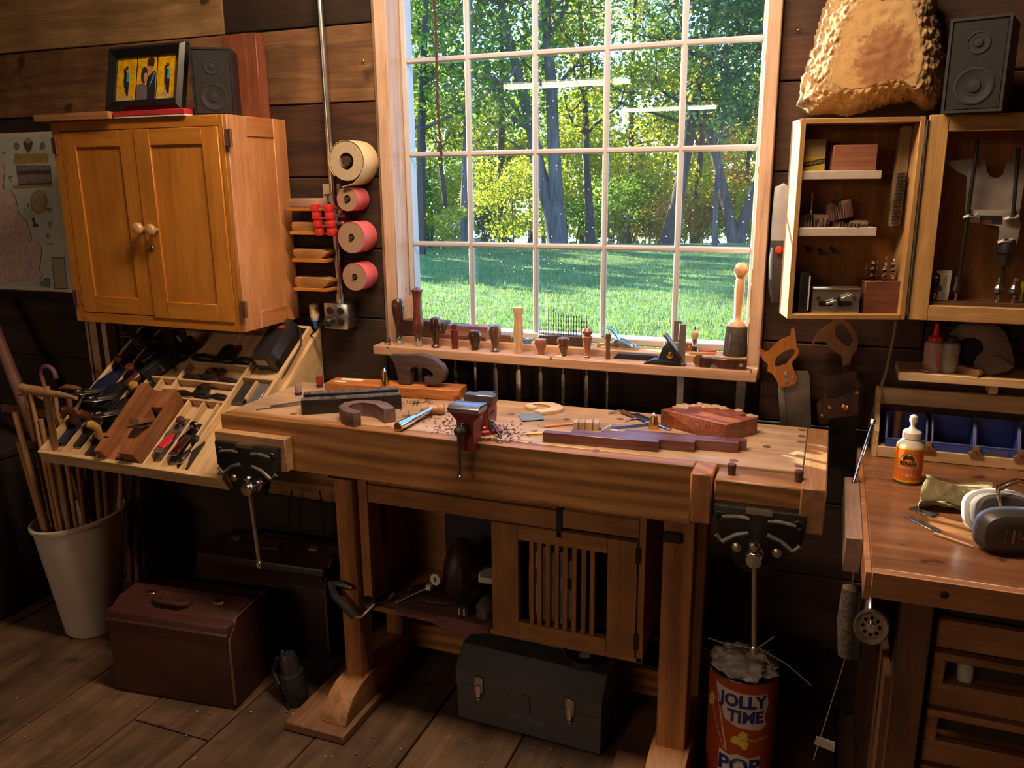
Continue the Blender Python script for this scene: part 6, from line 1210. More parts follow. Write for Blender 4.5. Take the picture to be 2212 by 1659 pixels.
q = D(1756, 405, .045); one('steel_spindle', B().lathe([(.004, 0), (.004, .006), (.0022, .008), (.0018, .05), (0, .051)], n=10), STEEL, 'thin steel spindle standing on the shaggy wheel', 'spindle', M=DM(q.x, .045, z2+.0305))
for k, (px_, py_) in enumerate(((1744, 535), (1771, 540), (1797, 536))):
    q = D(px_, py_, .09); one('black_peg', B().lathe([(.0045, 0), (.0045, .02), (.006, .021), (.006, .026), (0, .026)], (0, 0, 0), (0, -1, -.25), 10), BLACKP, 'short black peg in the door back, %s of three' % ['left', 'middle', 'right'][k], 'peg', M=DM(q.x, BD-.008, q.z), group='pegs in the door')
a, b = D(1719, 672, .03), D(1748, 588, .03); t = thing('black_case', 'narrow upright black case in the bottom left of the door', 'case', M=DM(a.x+.002, .02, .0125)); O('shell', B().box((0, 0, 0), (b.x-a.x, .06, b.z-.012), .006, seg=2), BLACKP, t); O('white_edge', B().box((b.x-a.x-.003, -.001, .006), (b.x-a.x, .002, b.z-.02)), PAPER, t)
a, b = D(1751, 672, .03), D(1857, 620, .03); w = b.x-a.x; h = b.z-.013; t = thing('dowelling_jig', 'silver dowelling jig with two oval slots', 'jig', M=DM(a.x, .02, .0125)); ALU = plain('satin_aluminium', (.62, .62, .62), .3, .9, .06)
def slot(cx, cz, l, r, n=8): return [(cx-l+r*math.cos(math.pi/2+math.pi*i/n), cz+r*math.sin(math.pi/2+math.pi*i/n)) for i in range(n+1)]+[(cx+l+r*math.cos(-math.pi/2+math.pi*i/n), cz+r*math.sin(-math.pi/2+math.pi*i/n)) for i in range(n+1)]
O('plate', B().plate([(0, 0), (w, 0), (w, h*.45), (w*.985, h*.5), (w, h*.55), (w, h), (0, h), (0, h*.55), (w*.015, h*.5), (0, h*.45)], [slot(w*.3, h*.36, w*.10, h*.11), slot(w*.7, h*.36, w*.10, h*.11)], 0, .012), ALU, t); O('back_block', B().box((w*.02, .014, 0), (w*.98, .045, h*.96), .001), plain('jig_shadow_grey', (.12, .12, .12), .5, .5), t)  # back block is a darker grey than the plate
O('top_lip', B().box((-.001, -.002, h*.92), (w+.001, .03, h), .001), ALU, t)
for f in (.12, .88): O('stud', B().lathe([(.005, 0), (.005, .003), (0, .004)], (w*f, 0, h*.6), (0, -1, 0), 12), DSTEEL, t)
O('hub', B().lathe([(.008, 0), (.008, .008), (.005, .012), (0, .012)], (w*.52, 0, h*.58), (0, -1, 0), 14), BLACKP, t); O('bar_handle', B().cyl((w*.28, -.009, h*.38), (w*.80, -.009, h*.74), .003, n=10), STEEL, t)
a, b = D(1862, 675, .03), D(1945, 607, .03); t = thing('bit_block', 'dark red wooden block full of upright drill bits', 'bit holder', M=DM(a.x, .022, .0125)); w = b.x-a.x; h = b.z-.013
O('holder', B().box((0, 0, 0), (w, .060, h), .001), wood('dark_red_holder', (.14, .045, .025), (.24, .09, .05), 'X', 1.5, .5), t)
for k, (fx, fy, hh, r_) in enumerate([(.12, .04, .046, .0035), (.22, .02, .062, .005), (.42, .04, .058, .003), (.55, .015, .048, .006), (.68, .045, .06, .004), (.80, .02, .056, .0055), (.3, .05, .05, .004)]):
    O('drill_bit', bit(w*fx, fy, h-.003, hh, r_), CHROME if k in (1, 3, 5) else STEEL, t)
# fixed cabinet
KX0, KX1, KY, KZ0, KZ1 = .184, .92, 2.20, 1.238, 1.714
kc = thing('router_cabinet', 'oak wall cabinet holding router parts at the right edge', 'cabinet', (KX0, KY, KZ0))
O('carcass', B().box((KX0+.004, KY+.02, KZ0), (KX0+.016, YW-.008, KZ1)).box((KX0+.004, KY+.02, KZ1-.012), (KX1, YW-.008, KZ1)).box((KX0+.004, KY+.02, KZ0), (KX1, YW-.008, KZ0+.035)).box((KX1-.012, KY+.02, KZ0), (KX1, YW-.008, KZ1)), PALE, kc, True)
O('back_panel', B().box((KX0+.016, YW-.03, KZ0+.035), (KX1-.012, YW-.008, KZ1-.012)), INT, kc, True)
sw = PY(2045, 300, KY).x-KX0
O('face_stile', B().box((KX0, KY, KZ0), (KX0+.042, KY+.02, KZ1), .0015), PALEZ, kc, True); O('face_stile', B().box((KX1-.042, KY, KZ0), (KX1, KY+.02, KZ1), .0015), PALEZ, kc, True)
O('face_rail', B().box((KX0+.042, KY, KZ1-.038), (KX1-.042, KY+.02, KZ1), .0015), PALE, kc, True); O('face_rail', B().box((KX0+.042, KY, KZ0), (KX1-.042, KY+.02, KZ0+.037), .0015), PALE, kc, True)
O('bit_strip', B().box((KX0+.042, KY+.022, KZ0+.036), (KX1-.042, KY+.075, KZ0+.044)), wood('dark_strip', (.10, .05, .03), (.18, .09, .06), 'X', 1.5), kc, True)
O('hinge_strip', B().cyl((KX0-.003, KY-.002, KZ0+.01), (KX0-.003, KY-.002, KZ1-.01), .003, n=8), DSTEEL, kc, True)
KB = KY+.055
def K(px, py, Y=KB): p = PY(px, py, Y); return (p.x, p.z)
CAST = plain('dusty_cast_alloy', (.36, .33, .31), .5, .4, .2, 30)
t = thing('router_guide', 'grey cast router edge guide with two long rods in the cabinet', 'router guide', V((K(2120, 420)[0], KB, K(2120, 420)[1])))
pl_ = [(2040, 348), (2108, 343), (2128, 345), (2132, 372), (2140, 383), (2155, 386), (2168, 378), (2173, 350), (2212, 338), (2212, 400), (2202, 470), (2085, 470), (2090, 380), (2078, 376), (2045, 357)]
O('plate', B().prism([K(*p) for p in pl_], KB, KB+.012, 'y', .001), CAST, t, True)
O('body', B().prism([K(*p, KB-.015) for p in ((2087, 452), (2198, 455), (2205, 486), (2196, 530), (2158, 528), (2160, 487), (2090, 480))], KB-.02, KB+.01, 'y', .002), CAST, t, True)
O('lower_arm', B().prism([K(*p, KB-.01) for p in ((2160, 487), (2196, 487), (2192, 530), (2180, 545), (2158, 540))], KB-.014, KB+.012, 'y', .002), CAST, t, True)
for p, q, nm in (((2113, 300), (2071, 608), 'rod'), ((2200, 320), (2188, 470), 'rod')): a, b = PY(*p, KB-.024), PY(*q, KB-.024); O(nm, B().cyl(a, b, .0045, n=10), BLACKI, t, True)
c = PY(2172, 545, KB-.012); O('fence_knob', B().lathe([(.018, .03), (.021, .02), (.021, .0), (.017, -.004), (.015, -.03), (0, -.03)], c, (0, 0, 1), 14), BLACKP, t, True); O('fence_pin', B().cyl(c+V((0, 0, -.03)), PY(2165, 612, KB-.012), .004, n=8), BLACKI, t, True)
for p in ((2097, 466), (2185, 470), (2172, 520)): c = PY(*p, KB-.022); O('wing_nut', B().tube([c+V((-.016, -.004, -.004)), c+V((-.006, -.006, 0)), c+V((.006, -.006, 0)), c+V((.014, -.004, .005))], [(.004, .002), (.005, .004), (.005, .004), (.004, .002)], 8), CAST, t, True); O('nut_hub', B().cyl(c, c+V((0, -.010, 0)), .006, n=10), DSTEEL, t, True)
lbp = O('label_plate', B().prism([K(*p, KB-.021) for p in ((2117, 465), (2164, 466), (2164, 483), (2117, 482))], KB-.0215, KB-.0202, 'y'), BLACKP, t, True)
c = PY(2129, 478, KB-.0216); text_mesh('red_lettering', 'BOSCH', .0075, plain('label_red_ink', (.5, .04, .03), .5), lbp, wm(lbp).inverted() @ T(c.x, KB-.0218, c.z) @ rotm(-math.pi/2, 0, math.pi) @ rotm(math.pi, 0, math.pi) if False else T(wm(lbp).inverted() @ V((c.x, KB-.0218, c.z))) @ rotm(math.pi/2, math.pi, 0), .0002)
def rbit(px, py, lb, r=.013, yl=False):
    p = PY(px, py, KY+.05); z0 = KZ0+.0445; t = thing('router_bit', lb, 'router bit', (p.x, KY+.05, z0), group='router bits in the cabinet')
    O('shank', B().lathe([(.004, 0), (.004, .02), (0, .02)], n=12), CHROME, t); O('cutter', B().lathe([(.006, .018), (r, .024), (r*.9, .034), (r*.55, .042), (r*.5, .05), (.004, .052), (0, .052)], n=10), DSTEEL, t, ang=20); O('top_bearing', B().lathe([(.006, .052), (.006, .058), (0, .058)], n=14), STEEL, t)
rbit(2019, 628, 'router bit in the left corner of the cabinet', .016); rbit(2064, 636, 'pointed router bit under the long rod', .010); rbit(2156, 630, 'flared router bit right of the middle of the strip'); rbit(2190, 630, 'flared router bit nearest the right picture edge')
p = PY(2037, 640, KY+.07); p.x -= .004; t = thing('depth_gauge', 'white plastic depth gauge with a scale', 'gauge', (p.x, KY+.045, KZ0+.0445)); hh = PY(2037, 582, KY+.07).z-KZ0-.045
g_ = O('gauge_body', B().prism([(-.013, 0), (.013, 0), (.015, hh), (-.018, hh), (-.018, hh*.93), (-.008, hh*.84)], 0, .006, 'y', .001), plain('white_gauge', (.72, .70, .66), .4), t); O('scale_strip', B().box((-.003, -.0006, .006), (.007, 0, hh*.84)), plain('scale_grey', (.5, .48, .42), .5), g_)
for k in range(8): O('graduation', B().box((-.002, -.0010, .01+k*.006), (.004, -.0006, .011+k*.006)), BLACKP, g_)
O('script_mark', B().tube([(-.010+.0016*k, -.0004, hh*.955+.0013*math.sin(k*1.9)) for k in range(14)], .0004, 4), BLACKP, g_)
p = PY(2012, 625, KY+.12); t = thing('tape_measure', 'yellow and chrome tape measure behind the left router bit', 'tape measure', (p.x, KY+.12, KZ0+.036)); O('case', B().prism([(-.03, 0), (.03, 0), (.03, .03), (.018, .055), (-.02, .055), (-.03, .045)], -.012, .012, 'y', .004), plain('tape_yellow', (.6, .45, .05), .3), t); O('rim', B().tube([(.03, -.013, .02), (.02, -.013, .052), (-.018, -.013, .055)], .003, 8), CHROME, t)
for k, (x, c) in enumerate(((2204, (.6, .5, .05)), (2211, (.03, .03, .03)))):
    p = PY(x, 640, KY+.075); one('marker_pen', B().lathe([(.005, 0), (.005, .045), (.003, .05), (0, .05)], n=12), plain('pen_%d' % k, c, .4), ['yellow', 'black'][k]+' pen standing at the right picture edge in the cabinet', 'pen', (p.x, KY+.065, KZ0+.0445))
# speaker and burl on top
speaker(T(.262, 2.16, KZ1) @ rotm(math.radians(0), 0, math.radians(-15)), .120, .140, .198, 'small black speaker on the right wall cabinet')
BO = PY(1905, 118, 2.27)
bl = thing('maple_burl', 'large knobbly maple burl with a cut face above the open door', 'burl', V((BO.x, 2.33, 1.722)))
outp = [(1722, 225), (1745, 245), (1790, 240), (1830, 246), (1865, 238), (1878, 232), (1900, 226), (1925, 218), (1945, 216), (1975, 212), (2000, 235), (2018, 232), (2035, 205), (2044, 160), (2042, 110), (2035, 60), (2025, 20), (2030, -20), (1990, -55), (1900, -75), (1820, -50), (1785, 0), (1770, 40), (1757, 90), (1745, 130), (1730, 170)]
def bout(a):
    best = None
    n = len(outp)
    d = (math.cos(a), math.sin(a)); r = 0
    for i in range(n):
        x1, y1 = outp[i][0]-1905, outp[i][1]-118; x2, y2 = outp[(i+1) % n][0]-1905, outp[(i+1) % n][1]-118
        den = d[0]*(y2-y1)-d[1]*(x2-x1)
        if abs(den) < 1e-9: continue
        t_ = (x1*(y2-y1)-y1*(x2-x1))/den; s_ = (x1*d[1]-y1*d[0])/den
        if t_ > 0 and -1e-6 <= s_ <= 1+1e-6: r = max(r, t_)
    return r
inp = [(1845, 175), (1838, 215), (1880, 205), (1930, 205), (1985, 190), (2008, 165), (1995, 110), (1965, 50), (1930, 20), (1890, 25), (1860, 70), (1845, 120)]
def rind(u, v):
    a = u*2*math.pi; R = bout(a); r = .58+.42*v if v < .86 else 1
    px_, py_ = 1905+R*r*math.cos(a), 118+R*r*math.sin(a); s = max(0, (r-.58)/.42)
    dep = -.055+.10*s**2+(.06*(v-.86)/.14 if v > .86 else 0)
    p = PY(px_, py_, 2.29); p.y = 2.29+dep*.75
    c = V((p.x*62, p.y*62, p.z*62)); k = noise.cell_vector(c); dd_ = noise.voronoi(c)[0][0]; dd2 = noise.voronoi(c*2.1)[0][0]
    bmp = (.0130*(.55-dd_)+.0055*(.5-dd2))*min(1, s*4)*(1 if v < .97 else .2)
    n_ = V((math.cos(a)*s*.8, -1+s*.7, -math.sin(a)*s*.8)).normalized(); return p+n_*bmp
BURL = wood('burl_rind', (.36, .22, .10), (.58, .40, .20), 'Z', 4, .8, 1, .3, .02, .5)
O('rind', B().grid(rind, 300, 64), BURL, bl, True, ang=60)
def cutf(u, v):
    a = u*2*math.pi; R = bout(a)*.60*v*(1+.03*math.sin(9*a)+.02*math.sin(17*a)); p = PY(1905+R*math.cos(a), 118+R*math.sin(a), 2.29); p.y = 2.29-.042-.004*(1-v)+.0025*noise.noise(V((p.x*60, p.z*60, 3))); return p
def cutmat():
    m, nt, bs, out = _new('burl_cut_figure'); N = nt.nodes.new; L = nt.links.new; tc = N('ShaderNodeTexCoord'); ce = wm(bl).inverted() @ PY(1910, 128, 2.245)
    mp_ = N('ShaderNodeMapping'); mp_.vector_type = 'TEXTURE'; mp_.inputs['Location'].default_value = (ce.x, 0, ce.z); mp_.inputs['Scale'].default_value = (.125, 10, .155); L(tc.outputs['Object'], mp_.inputs[0])
    ln = N('ShaderNodeVectorMath'); ln.operation = 'LENGTH'; L(mp_.outputs[0], ln.inputs[0])
    n1 = _noise(nt, tc.outputs['Object'], 38, 6, .7, 1.5); n2 = _noise(nt, tc.outputs['Object'], 150, 5, .7, 2.5)
    ad = N('ShaderNodeMath'); ad.operation = 'MULTIPLY_ADD'; ad.inputs[1].default_value = .9; L(n1.outputs[0], ad.inputs[0]); L(ln.outputs['Value'], ad.inputs[2])
    rp = _ramp(nt, ad.outputs[0], [(.0, (.30, .14, .06)), (.9, (.36, .17, .075)), (1.0, (.56, .36, .15))]); rp.color_ramp.elements[1].position = .88; rp.color_ramp.elements[2].position = 1.0
    f2 = _ramp(nt, n2.outputs[0], [(.3, (.6, .55, .5)), (.6, (1, 1, 1))]); c = _mix(nt, rp.outputs[0], f2.outputs[0], .7, 'MULTIPLY'); L(c, bs.inputs['Base Color']); bs.inputs['Roughness'].default_value = .75
    bp = N('ShaderNodeBump'); bp.inputs['Strength'].default_value = .5; bp.inputs['Distance'].default_value = .003; L(n2.outputs[0], bp.inputs['Height']); L(bp.outputs[0], bs.inputs['Normal']); return m
O('cut_face', B().grid(cutf, 80, 24), cutmat(), bl, True, ang=60)
# hanging thing left of the open door
a = PY(1692, 395, 2.35); b = PY(1672, 655, 2.35); t = thing('hand_tool', 'tall pale tool with dark grip and red button beside the open door', 'hand tool', V((a.x, 2.36, b.z)))
O('pale_plate', B().tube([PY(1697, 398, 2.36), PY(1692, 405, 2.36), PY(1688, 470, 2.36), PY(1685, 520, 2.36)], [(.006, .006), (.022, .008), (.024, .008), (.024, .009)], 12, flat=(1, 0, 0)), plain('pale_blue_grey_plastic', (.36, .38, .44), .4), t, True)
O('dark_grip', B().tube([PY(1685, 520, 2.36), PY(1682, 560, 2.355), PY(1678, 620, 2.355), PY(1676, 652, 2.36)], [(.024, .010), (.026, .014), (.022, .014), (.012, .008)], 12, flat=(1, 0, 0)), plain('charcoal_grip', (.04, .035, .035), .5), t, True)
c = PY(1683, 540, 2.34); O('red_button', B().lathe([(.010, 0), (.010, .006), (.007, .009), (0, .009)], c, (0, -1, 0), 16), plain('red_button_plastic', (.6, .04, .03), .4), t, True)
# saws
def sq(pts, sc, ox, oy, Y): return [(lambda p: (p.x, p.z))(PY(ox+x/sc, oy+y/sc, Y)) for x, y in pts]
ORW = wood('orange_saw_handle', (.30, .095, .02), (.46, .18, .045), 'Z', 2, .3, 0, .2, .05, .05, None, 0, .4); BRW = wood('brown_saw_handle', (.13, .055, .02), (.22, .10, .04), 'Z', 2, .45, 0, .2, .05); BKW = wood('blackened_saw_handle', (.03, .015, .011), (.085, .04, .028), 'Z', 2, .3, 0, .3, .05, .05, None, 0, .4)
o1 = [(20, 400), (30, 490), (90, 540), (150, 510), (220, 420), (330, 350), (450, 300), (460, 200), (500, 190), (525, 280), (535, 400), (578, 510), (560, 570), (480, 660), (470, 700), (500, 780), (545, 880), (530, 970), (440, 1010), (290, 1030), (255, 930), (190, 830), (120, 800), (130, 700), (60, 640), (10, 560), (0, 470)]
h1 = [(240, 610), (350, 520), (480, 470), (515, 500), (500, 560), (430, 640), (390, 700), (270, 745), (225, 720)]
SY = 2.355
t = thing('tenon_saw', 'hand saw with orange wooden handle hanging left of the others', 'saw', V((PY(1700, 800, SY).x, SY, .9)), group='saws on the wall')
O('handle', B().plate(sq(o1, 6.637, 1640, 680, SY), [sq(h1, 6.637, 1640, 680, SY)], SY-.010, SY+.010), ORW, t, True)
O('blade', B().prism(sq([(270, 1030), (400, 800), (700, 800), (725, 880), (745, 1560), (740, 1720), (310, 1720)], 6.637, 1640, 680, SY+.002), SY-.0008, SY+.0008, 'y'), plain('saw_blade_steel', (.20, .18, .16), .45, .8, .25, 25), t, True)
O('spine', B().prism(sq([(270, 1030), (360, 1030), (410, 1720), (310, 1720)], 6.637, 1640, 680, SY), SY-.004, SY+.004, 'y', .001), plain('saw_spine_steel', (.26, .24, .22), .4, .8, .15), t, True)
for (x, y), r_ in (((390, 850), .0068), ((480, 893), .0046), ((393, 958), .0046)): p = PY(1640+x/6.637, 680+y/6.637, SY-.010); O('saw_nut', B().lathe([(r_, 0), (r_, .0015), (r_*.8, .002), (0, .002)], p, (0, -1, 0), 14), STEEL, t, True)
o2 = [(745, 470), (780, 330), (850, 240), (930, 180), (1040, 120), (1080, 60), (1180, 40), (1300, 120), (1390, 240), (1420, 380), (1400, 480), (1320, 600), (1300, 700), (1200, 720), (1190, 600), (1110, 530), (1010, 460), (960, 390), (880, 370), (800, 380), (770, 430)]
h2 = [(1080, 180), (1150, 110), (1240, 160), (1330, 300), (1350, 400), (1280, 450), (1190, 400), (1100, 300)]
t = thing('panel_saw', 'brown handled saw hanging with its grip under the open door', 'saw', V((PY(1805, 740, SY).x, SY, 1.0)), group='saws on the wall')
O('handle', B().plate(sq(o2, 6.637, 1640, 680, SY), [sq(h2, 6.637, 1640, 680, SY)], SY-.010, SY+.010), BRW, t, True); O('blade', B().prism(sq([(1190, 690), (1310, 690), (1290, 1300), (1200, 1300)], 6.637, 1640, 680, SY+.01), SY+.009, SY+.0105, 'y'), plain('saw_blade_dark', (.06, .05, .045), .5, .7), t, True)
o3 = [(880, 780), (920, 850), (1000, 880), (1200, 830), (1380, 790), (1400, 830), (1390, 900), (1450, 980), (1420, 1080), (1420, 1400), (1330, 1440), (1000, 1480), (930, 1560), (870, 1560), (830, 1350), (830, 1260), (900, 1210), (930, 1150), (930, 1000), (890, 900)]
h3 = [(960, 1080), (1010, 1000), (1140, 950), (1300, 930), (1380, 960), (1380, 1050), (1250, 1120), (1090, 1190), (990, 1190)]
t = thing('rip_saw', 'blackened handle saw with brass bolts hanging behind the bench', 'saw', V((PY(1810, 860, SY).x, SY, .75)), group='saws on the wall')
SY3 = 2.325
O('handle', B().plate(sq(o3, 6.637, 1640, 680, SY3), [sq(h3, 6.637, 1640, 680, SY3)], SY3-.010, SY3+.008), BKW, t, True); O('blade', B().prism(sq([(1000, 1380), (1400, 1380), (1380, 2200), (990, 2200)], 6.637, 1640, 680, SY3), SY3+.0085, SY3+.010, 'y'), plain('saw_blade_black', (.015, .013, .012), .5, .6), t, True)
for (x, y), r_ in (((1228, 1322), .0088), ((1010, 1328), .0055), ((905, 1455), .0055), ((1400, 1118), .0052)): p = PY(1640+x/6.637, 680+y/6.637, SY3-.010); O('brass_bolt', B().lathe([(r_, 0), (r_, .0015), (r_*.8, .0025), (0, .0025)], p, (0, -1, 0), 16), BRASS, t, True)
one('cable_tube', B().tube([PY(1936, 694, 2.36), PY(1930, 730, 2.36), PY(1915, 800, 2.36), PY(1895, 860, 2.37), PY(1876, 925, 2.375)], .0042, 8), plain('greyish_cable', (.22, .16, .12), .5), 'thin grey cable hanging from the open door down to the right bench', 'cable')
# shelf with bottles
HZ = 1.095
sh = thing('pine_shelf', 'short pale pine wall shelf under the right cabinet', 'shelf', (.18, 2.3, HZ)); O('board', B().box((.181, 2.25, HZ-.021), (.95, 2.393, HZ), .0015), PINEX, sh, True)
for x in (.4, .8): O('cleat', B().box((x, 2.34, HZ-.06), (x+.02, 2.393, HZ-.0215)), PINEX, sh, True)
def bottle(px, py, w, yt, m, cap, capm, lb, noz, mark):
    Y = 2.292; p = PY(px, py, Y); r = w/2/(FPX/2.28); h = PY(px, yt, Y).z-HZ; t = thing('squeeze_bottle', lb, 'bottle', (p.x, Y, HZ), group='squeeze bottles on the shelf')
    O('bottle_body', B().lathe([(r*.9, 0), (r, .003), (r, h*.93), (r*.92, h), (r*.7, h+.002), (0, h+.002)], n=20), m, t)
    if noz: O('nozzle', B().lathe([(r*.75, h), (r*.7, h+.012), (r*.35, h+.018), (r*.16, h+.046), (0, h+.047)], n=16), capm, t)
    else: O('cap', B().lathe([(r*.62, h), (r*.62, h+.014), (r*.3, h+.018), (0, h+.018)], n=16), capm, t)
    O('print', B().prism([(r*1.012*math.sin(a), z) for a, z in ((.25, h*.2), (.55, h*.2), (.55, h*.62), (.25, h*.62))], -r*1.0, -r*.80, 'y'), mark, t)
PB = plain('pink_translucent_plastic', (.55, .33, .32), .35, 0, .05, trans=.25); CB = plain('clear_translucent_plastic', (.46, .43, .42), .3, 0, .05, trans=.3)
bottle(2013, 799, 37, 738, PB, 1, plain('red_nozzle', (.6, .03, .03), .35), 'pink squeeze bottle with a red nozzle on the shelf', True, plain('red_print', (.5, .08, .08), .5)); bottle(2046, 803, 36, 740, CB, 1, BLACKP, 'clear squeeze bottle with a black cap on the shelf', False, plain('grey_print', (.3, .28, .27), .5, 0, .5, 200))
p = PZ(2085, 800, HZ); one('wood_wedge', B().prism([(-.028, 0), (.030, 0), (.034, .012), (.028, .020), (.020, .018), (-.028, .022)], -.009, .009, 'y', .001), wood('orange_wedge', (.34, .16, .06), (.5, .26, .11), 'X', 2, .5), 'orange-brown wooden wedge lying before the cap', 'wedge', M=T(p.x, 2.275, HZ) @ rotm(0, 0, math.radians(-40)))
p = PZ(1998, 806, HZ); one('brown_peg', B().tube([(-.012, .012, .004), (.010, -.014, .004)], [.0045, .003], 8), wood('peg_brown', (.14, .07, .04), (.24, .12, .07), 'X', 2), 'little brown peg lying at the left of the shelf', 'peg', (p.x, 2.268, HZ))
# felt cap
c0 = PY(2125, 800, 2.31); t = thing('felt_cap', 'drab grey felt cap resting on the shelf', 'cap', (c0.x, 2.31, HZ)); FELT = plain('drab_felt', (.17, .14, .115), .95, 0, .15, 200)
def capf(u, v):
    a = -.15*math.pi+1.3*math.pi*u; k = v
    px_ = 2125+(72*math.cos(math.pi-a*.0) if False else 0)
    return V((0, 0, 0))
crown = [PY(x, y, Y) for x, y, Y in ((2052, 722, 2.32), (2075, 703, 2.31), (2110, 697, 2.30), (2145, 700, 2.30), (2170, 720, 2.30), (2183, 755, 2.30), (2190, 792, 2.30))]
inner = [PY(x, y, Y) for x, y, Y in ((2062, 740, 2.33), (2085, 728, 2.30), (2108, 728, 2.29), (2124, 738, 2.285), (2126, 758, 2.283), (2108, 775, 2.28), (2104, 800, 2.28))]
mid_ = [(a+b)/2+V((0, -.022, .004)) for a, b in zip(crown, inner)]
def capg(u, v):
    i = min(5, int(u*6)); f = u*6-i; A, M_, I = (q[i].lerp(q[i+1], f) for q in (crown, mid_, inner))
    return (1-v)**2*A+2*v*(1-v)*M_+v*v*I
O('crown', B().slab(capg, 24, 10, .004), FELT, t, True, ang=60)
O('brim', B().prism([(lambda p_: (p_.x, p_.z))(PY(x, y, 2.285)) for x, y in ((2104, 776), (2130, 765), (2160, 768), (2190, 790), (2175, 800), (2140, 809), (2112, 806), (2100, 795))], 2.272, 2.283, 'y', .003), FELT, t, True)
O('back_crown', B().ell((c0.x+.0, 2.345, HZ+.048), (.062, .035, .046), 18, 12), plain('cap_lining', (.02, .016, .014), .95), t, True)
# ------------------------------------------------------------------ right bench
RZ = .86
rb = thing('side_bench', 'reddish brown side workbench at the right edge', 'workbench', (.6, 1.9, 0))
RBT = wood('worn_reddish_bench', (.21, .085, .036), (.37, .175, .082), 'X', .9, .28, 0, .45, .05, .15, ((.08, .03, .022), 13, .63)); RBX = wood('side_bench_edge', (.30, .13, .05), (.50, .24, .10), 'X', 1, .5, 0, .25, .06, .15, ((.05, .02, .01), 9, .76)); RBZ = wood('side_bench_post', (.10, .045, .022), (.20, .09, .045), 'Z', 1, .6, 0, .3, .1); RBR = wood('side_bench_drawer', (.24, .10, .04), (.40, .19, .08), 'X', 1, .55, 0, .3, .1)
O('bench_top', B().box((.116, 1.575, RZ-.045), (1.5, 2.385, RZ), .002), RBT, rb, True); O('front_edge', B().box((.116, 1.555, RZ-.052), (1.5, 1.575, RZ+.0005), .0015), RBX, rb, True); O('end_board', B().box((.104, 1.56, RZ-.06), (.116, 2.385, RZ-.002), .0015), RBX, rb, True)
cl_ = O('clamp_jaw', B().box((.070, 1.70, RZ-.075), (.1035, 2.075, RZ+.002), .002), wood('greyed_jaw', (.26, .16, .12), (.42, .28, .22), 'Y', 1, .5), rb, True)
for x0, x1, y in ((.178, .235, 1.62), (.178, .235, 2.28), (1.38, 1.44, 1.62)): O('leg', B().box((x0, y, 0), (x1, y+.06, RZ-.045), .002), RBZ, rb, True)
O('side_panel', B().box((.165, 1.64, 0), (.178, 2.36, .60)), RBZ, rb, True)
for z in (.08, .34): O('leg_rail', B().box((.180, 1.68, z), (.20, 2.28, z+.05)), RBZ, rb, True)
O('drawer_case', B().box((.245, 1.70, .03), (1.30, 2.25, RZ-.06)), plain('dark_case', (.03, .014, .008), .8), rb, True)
zc = [(.735, .675, 0), (.648, .545, 1), (.52, .415, 1), (.39, .28, 1), (.25, .12, 1)]
for zt, zb, sl in zc:
    dw = thing('drawer', None, None); dw.parent = rb; dw.matrix_basis = wm(rb).inverted()
    if sl:
        O('drawer_rail', B().box((.250, 1.655, zb), (.80, 1.675, zb+.052), .002), RBR, dw); O('drawer_stile', B().box((.250, 1.655, zb+.052), (.272, 1.675, zt), .002), RBR, dw); O('drawer_stile', B().box((.47, 1.655, zb+.052), (.80, 1.675, zt), .002), RBR, dw); O('drawer_lip', B().box((.250, 1.652, zt), (.80, 1.675, zt+.016), .002), RBR, dw)
        O('drawer_tray', B().box((.255, 1.676, zb), (.795, 1.70, zb+.05)), RBR, dw)
    else: O('drawer_front', B().box((.250, 1.655, zb), (.80, 1.675, zt), .002), RBR, dw)
O('knot', B().lathe([(.008, 0), (.006, .0008), (0, .001)], PY(2040, 1285, 1.555), (0, -1, 0), 16), plain('dark_knot', (.02, .008, .005), .5), rb, True)
# small bottles inside drawer
for k, (px_, c, lb) in enumerate(((2030, (.12, .01, .01), 'dark red jar in the upper open drawer'), (2090, (.5, .5, .45), 'white capped jar in the upper open drawer'))):
    p = PY(px_, 1425, 1.685); one('drawer_jar', B().lathe([(.014, 0), (.015, .004), (.015, .03), (.010, .036), (.010, .044), (0, .044)], n=16), plain('jar_%d' % k, c, .2), lb, 'jar', (p.x, 1.688, .595))
# steel rod in jaw
a, b = PZ(1848, 1032, RZ), PY(1884, 918, 2.16); t = thing('burnishing_rod', 'bright steel rod leaning in the bench jaw', 'steel rod', a); O('rod', B().cyl((.090, 2.035, RZ+.003), b, .0042, n=12), CHROME, t, True); O('rod_tip', B().cyl(b, b+(b-V((.09, 2.035, RZ))).normalized()*.014, .0062, n=12), STEEL, t, True)
# bins in a rack
rk = thing('bin_rack', 'pine rack holding blue bins at the back of the right bench', 'rack', (.15, 2.3, RZ))
O('bottom_rail', B().box((.150, 2.268, RZ+.0005), (.80, 2.30, RZ+.03), .002), PINEX, rk, True); O('shelf_board', B().box((.150, 2.30, RZ+.0005), (.80, 2.385, RZ+.022)), PINEX, rk, True); O('back_rail', B().box((.150, 2.368, RZ+.12), (.80, 2.385, RZ+.165), .002), PINEX, rk, True); O('back_board', B().box((.150, 2.386, RZ), (.80, 2.392, RZ+.13)), PLK[3], rk, True)
O('end_board', B().prism([(2.268, RZ+.0005), (2.385, RZ+.0005), (2.385, RZ+.165), (2.36, RZ+.165), (2.268, RZ+.07)], .138, .150, 'x'), PINEY, rk, True)
BLU = plain('blue_bin_plastic', (.04, .08, .40), .4, 0, .08); BLUE2 = plain('blue_bin_rim', (.08, .11, .35), .4, 0, .1)
bx0 = [PY(x, 960, 2.27).x for x in (1912, 2012, 2107, 2205)]
binp = None
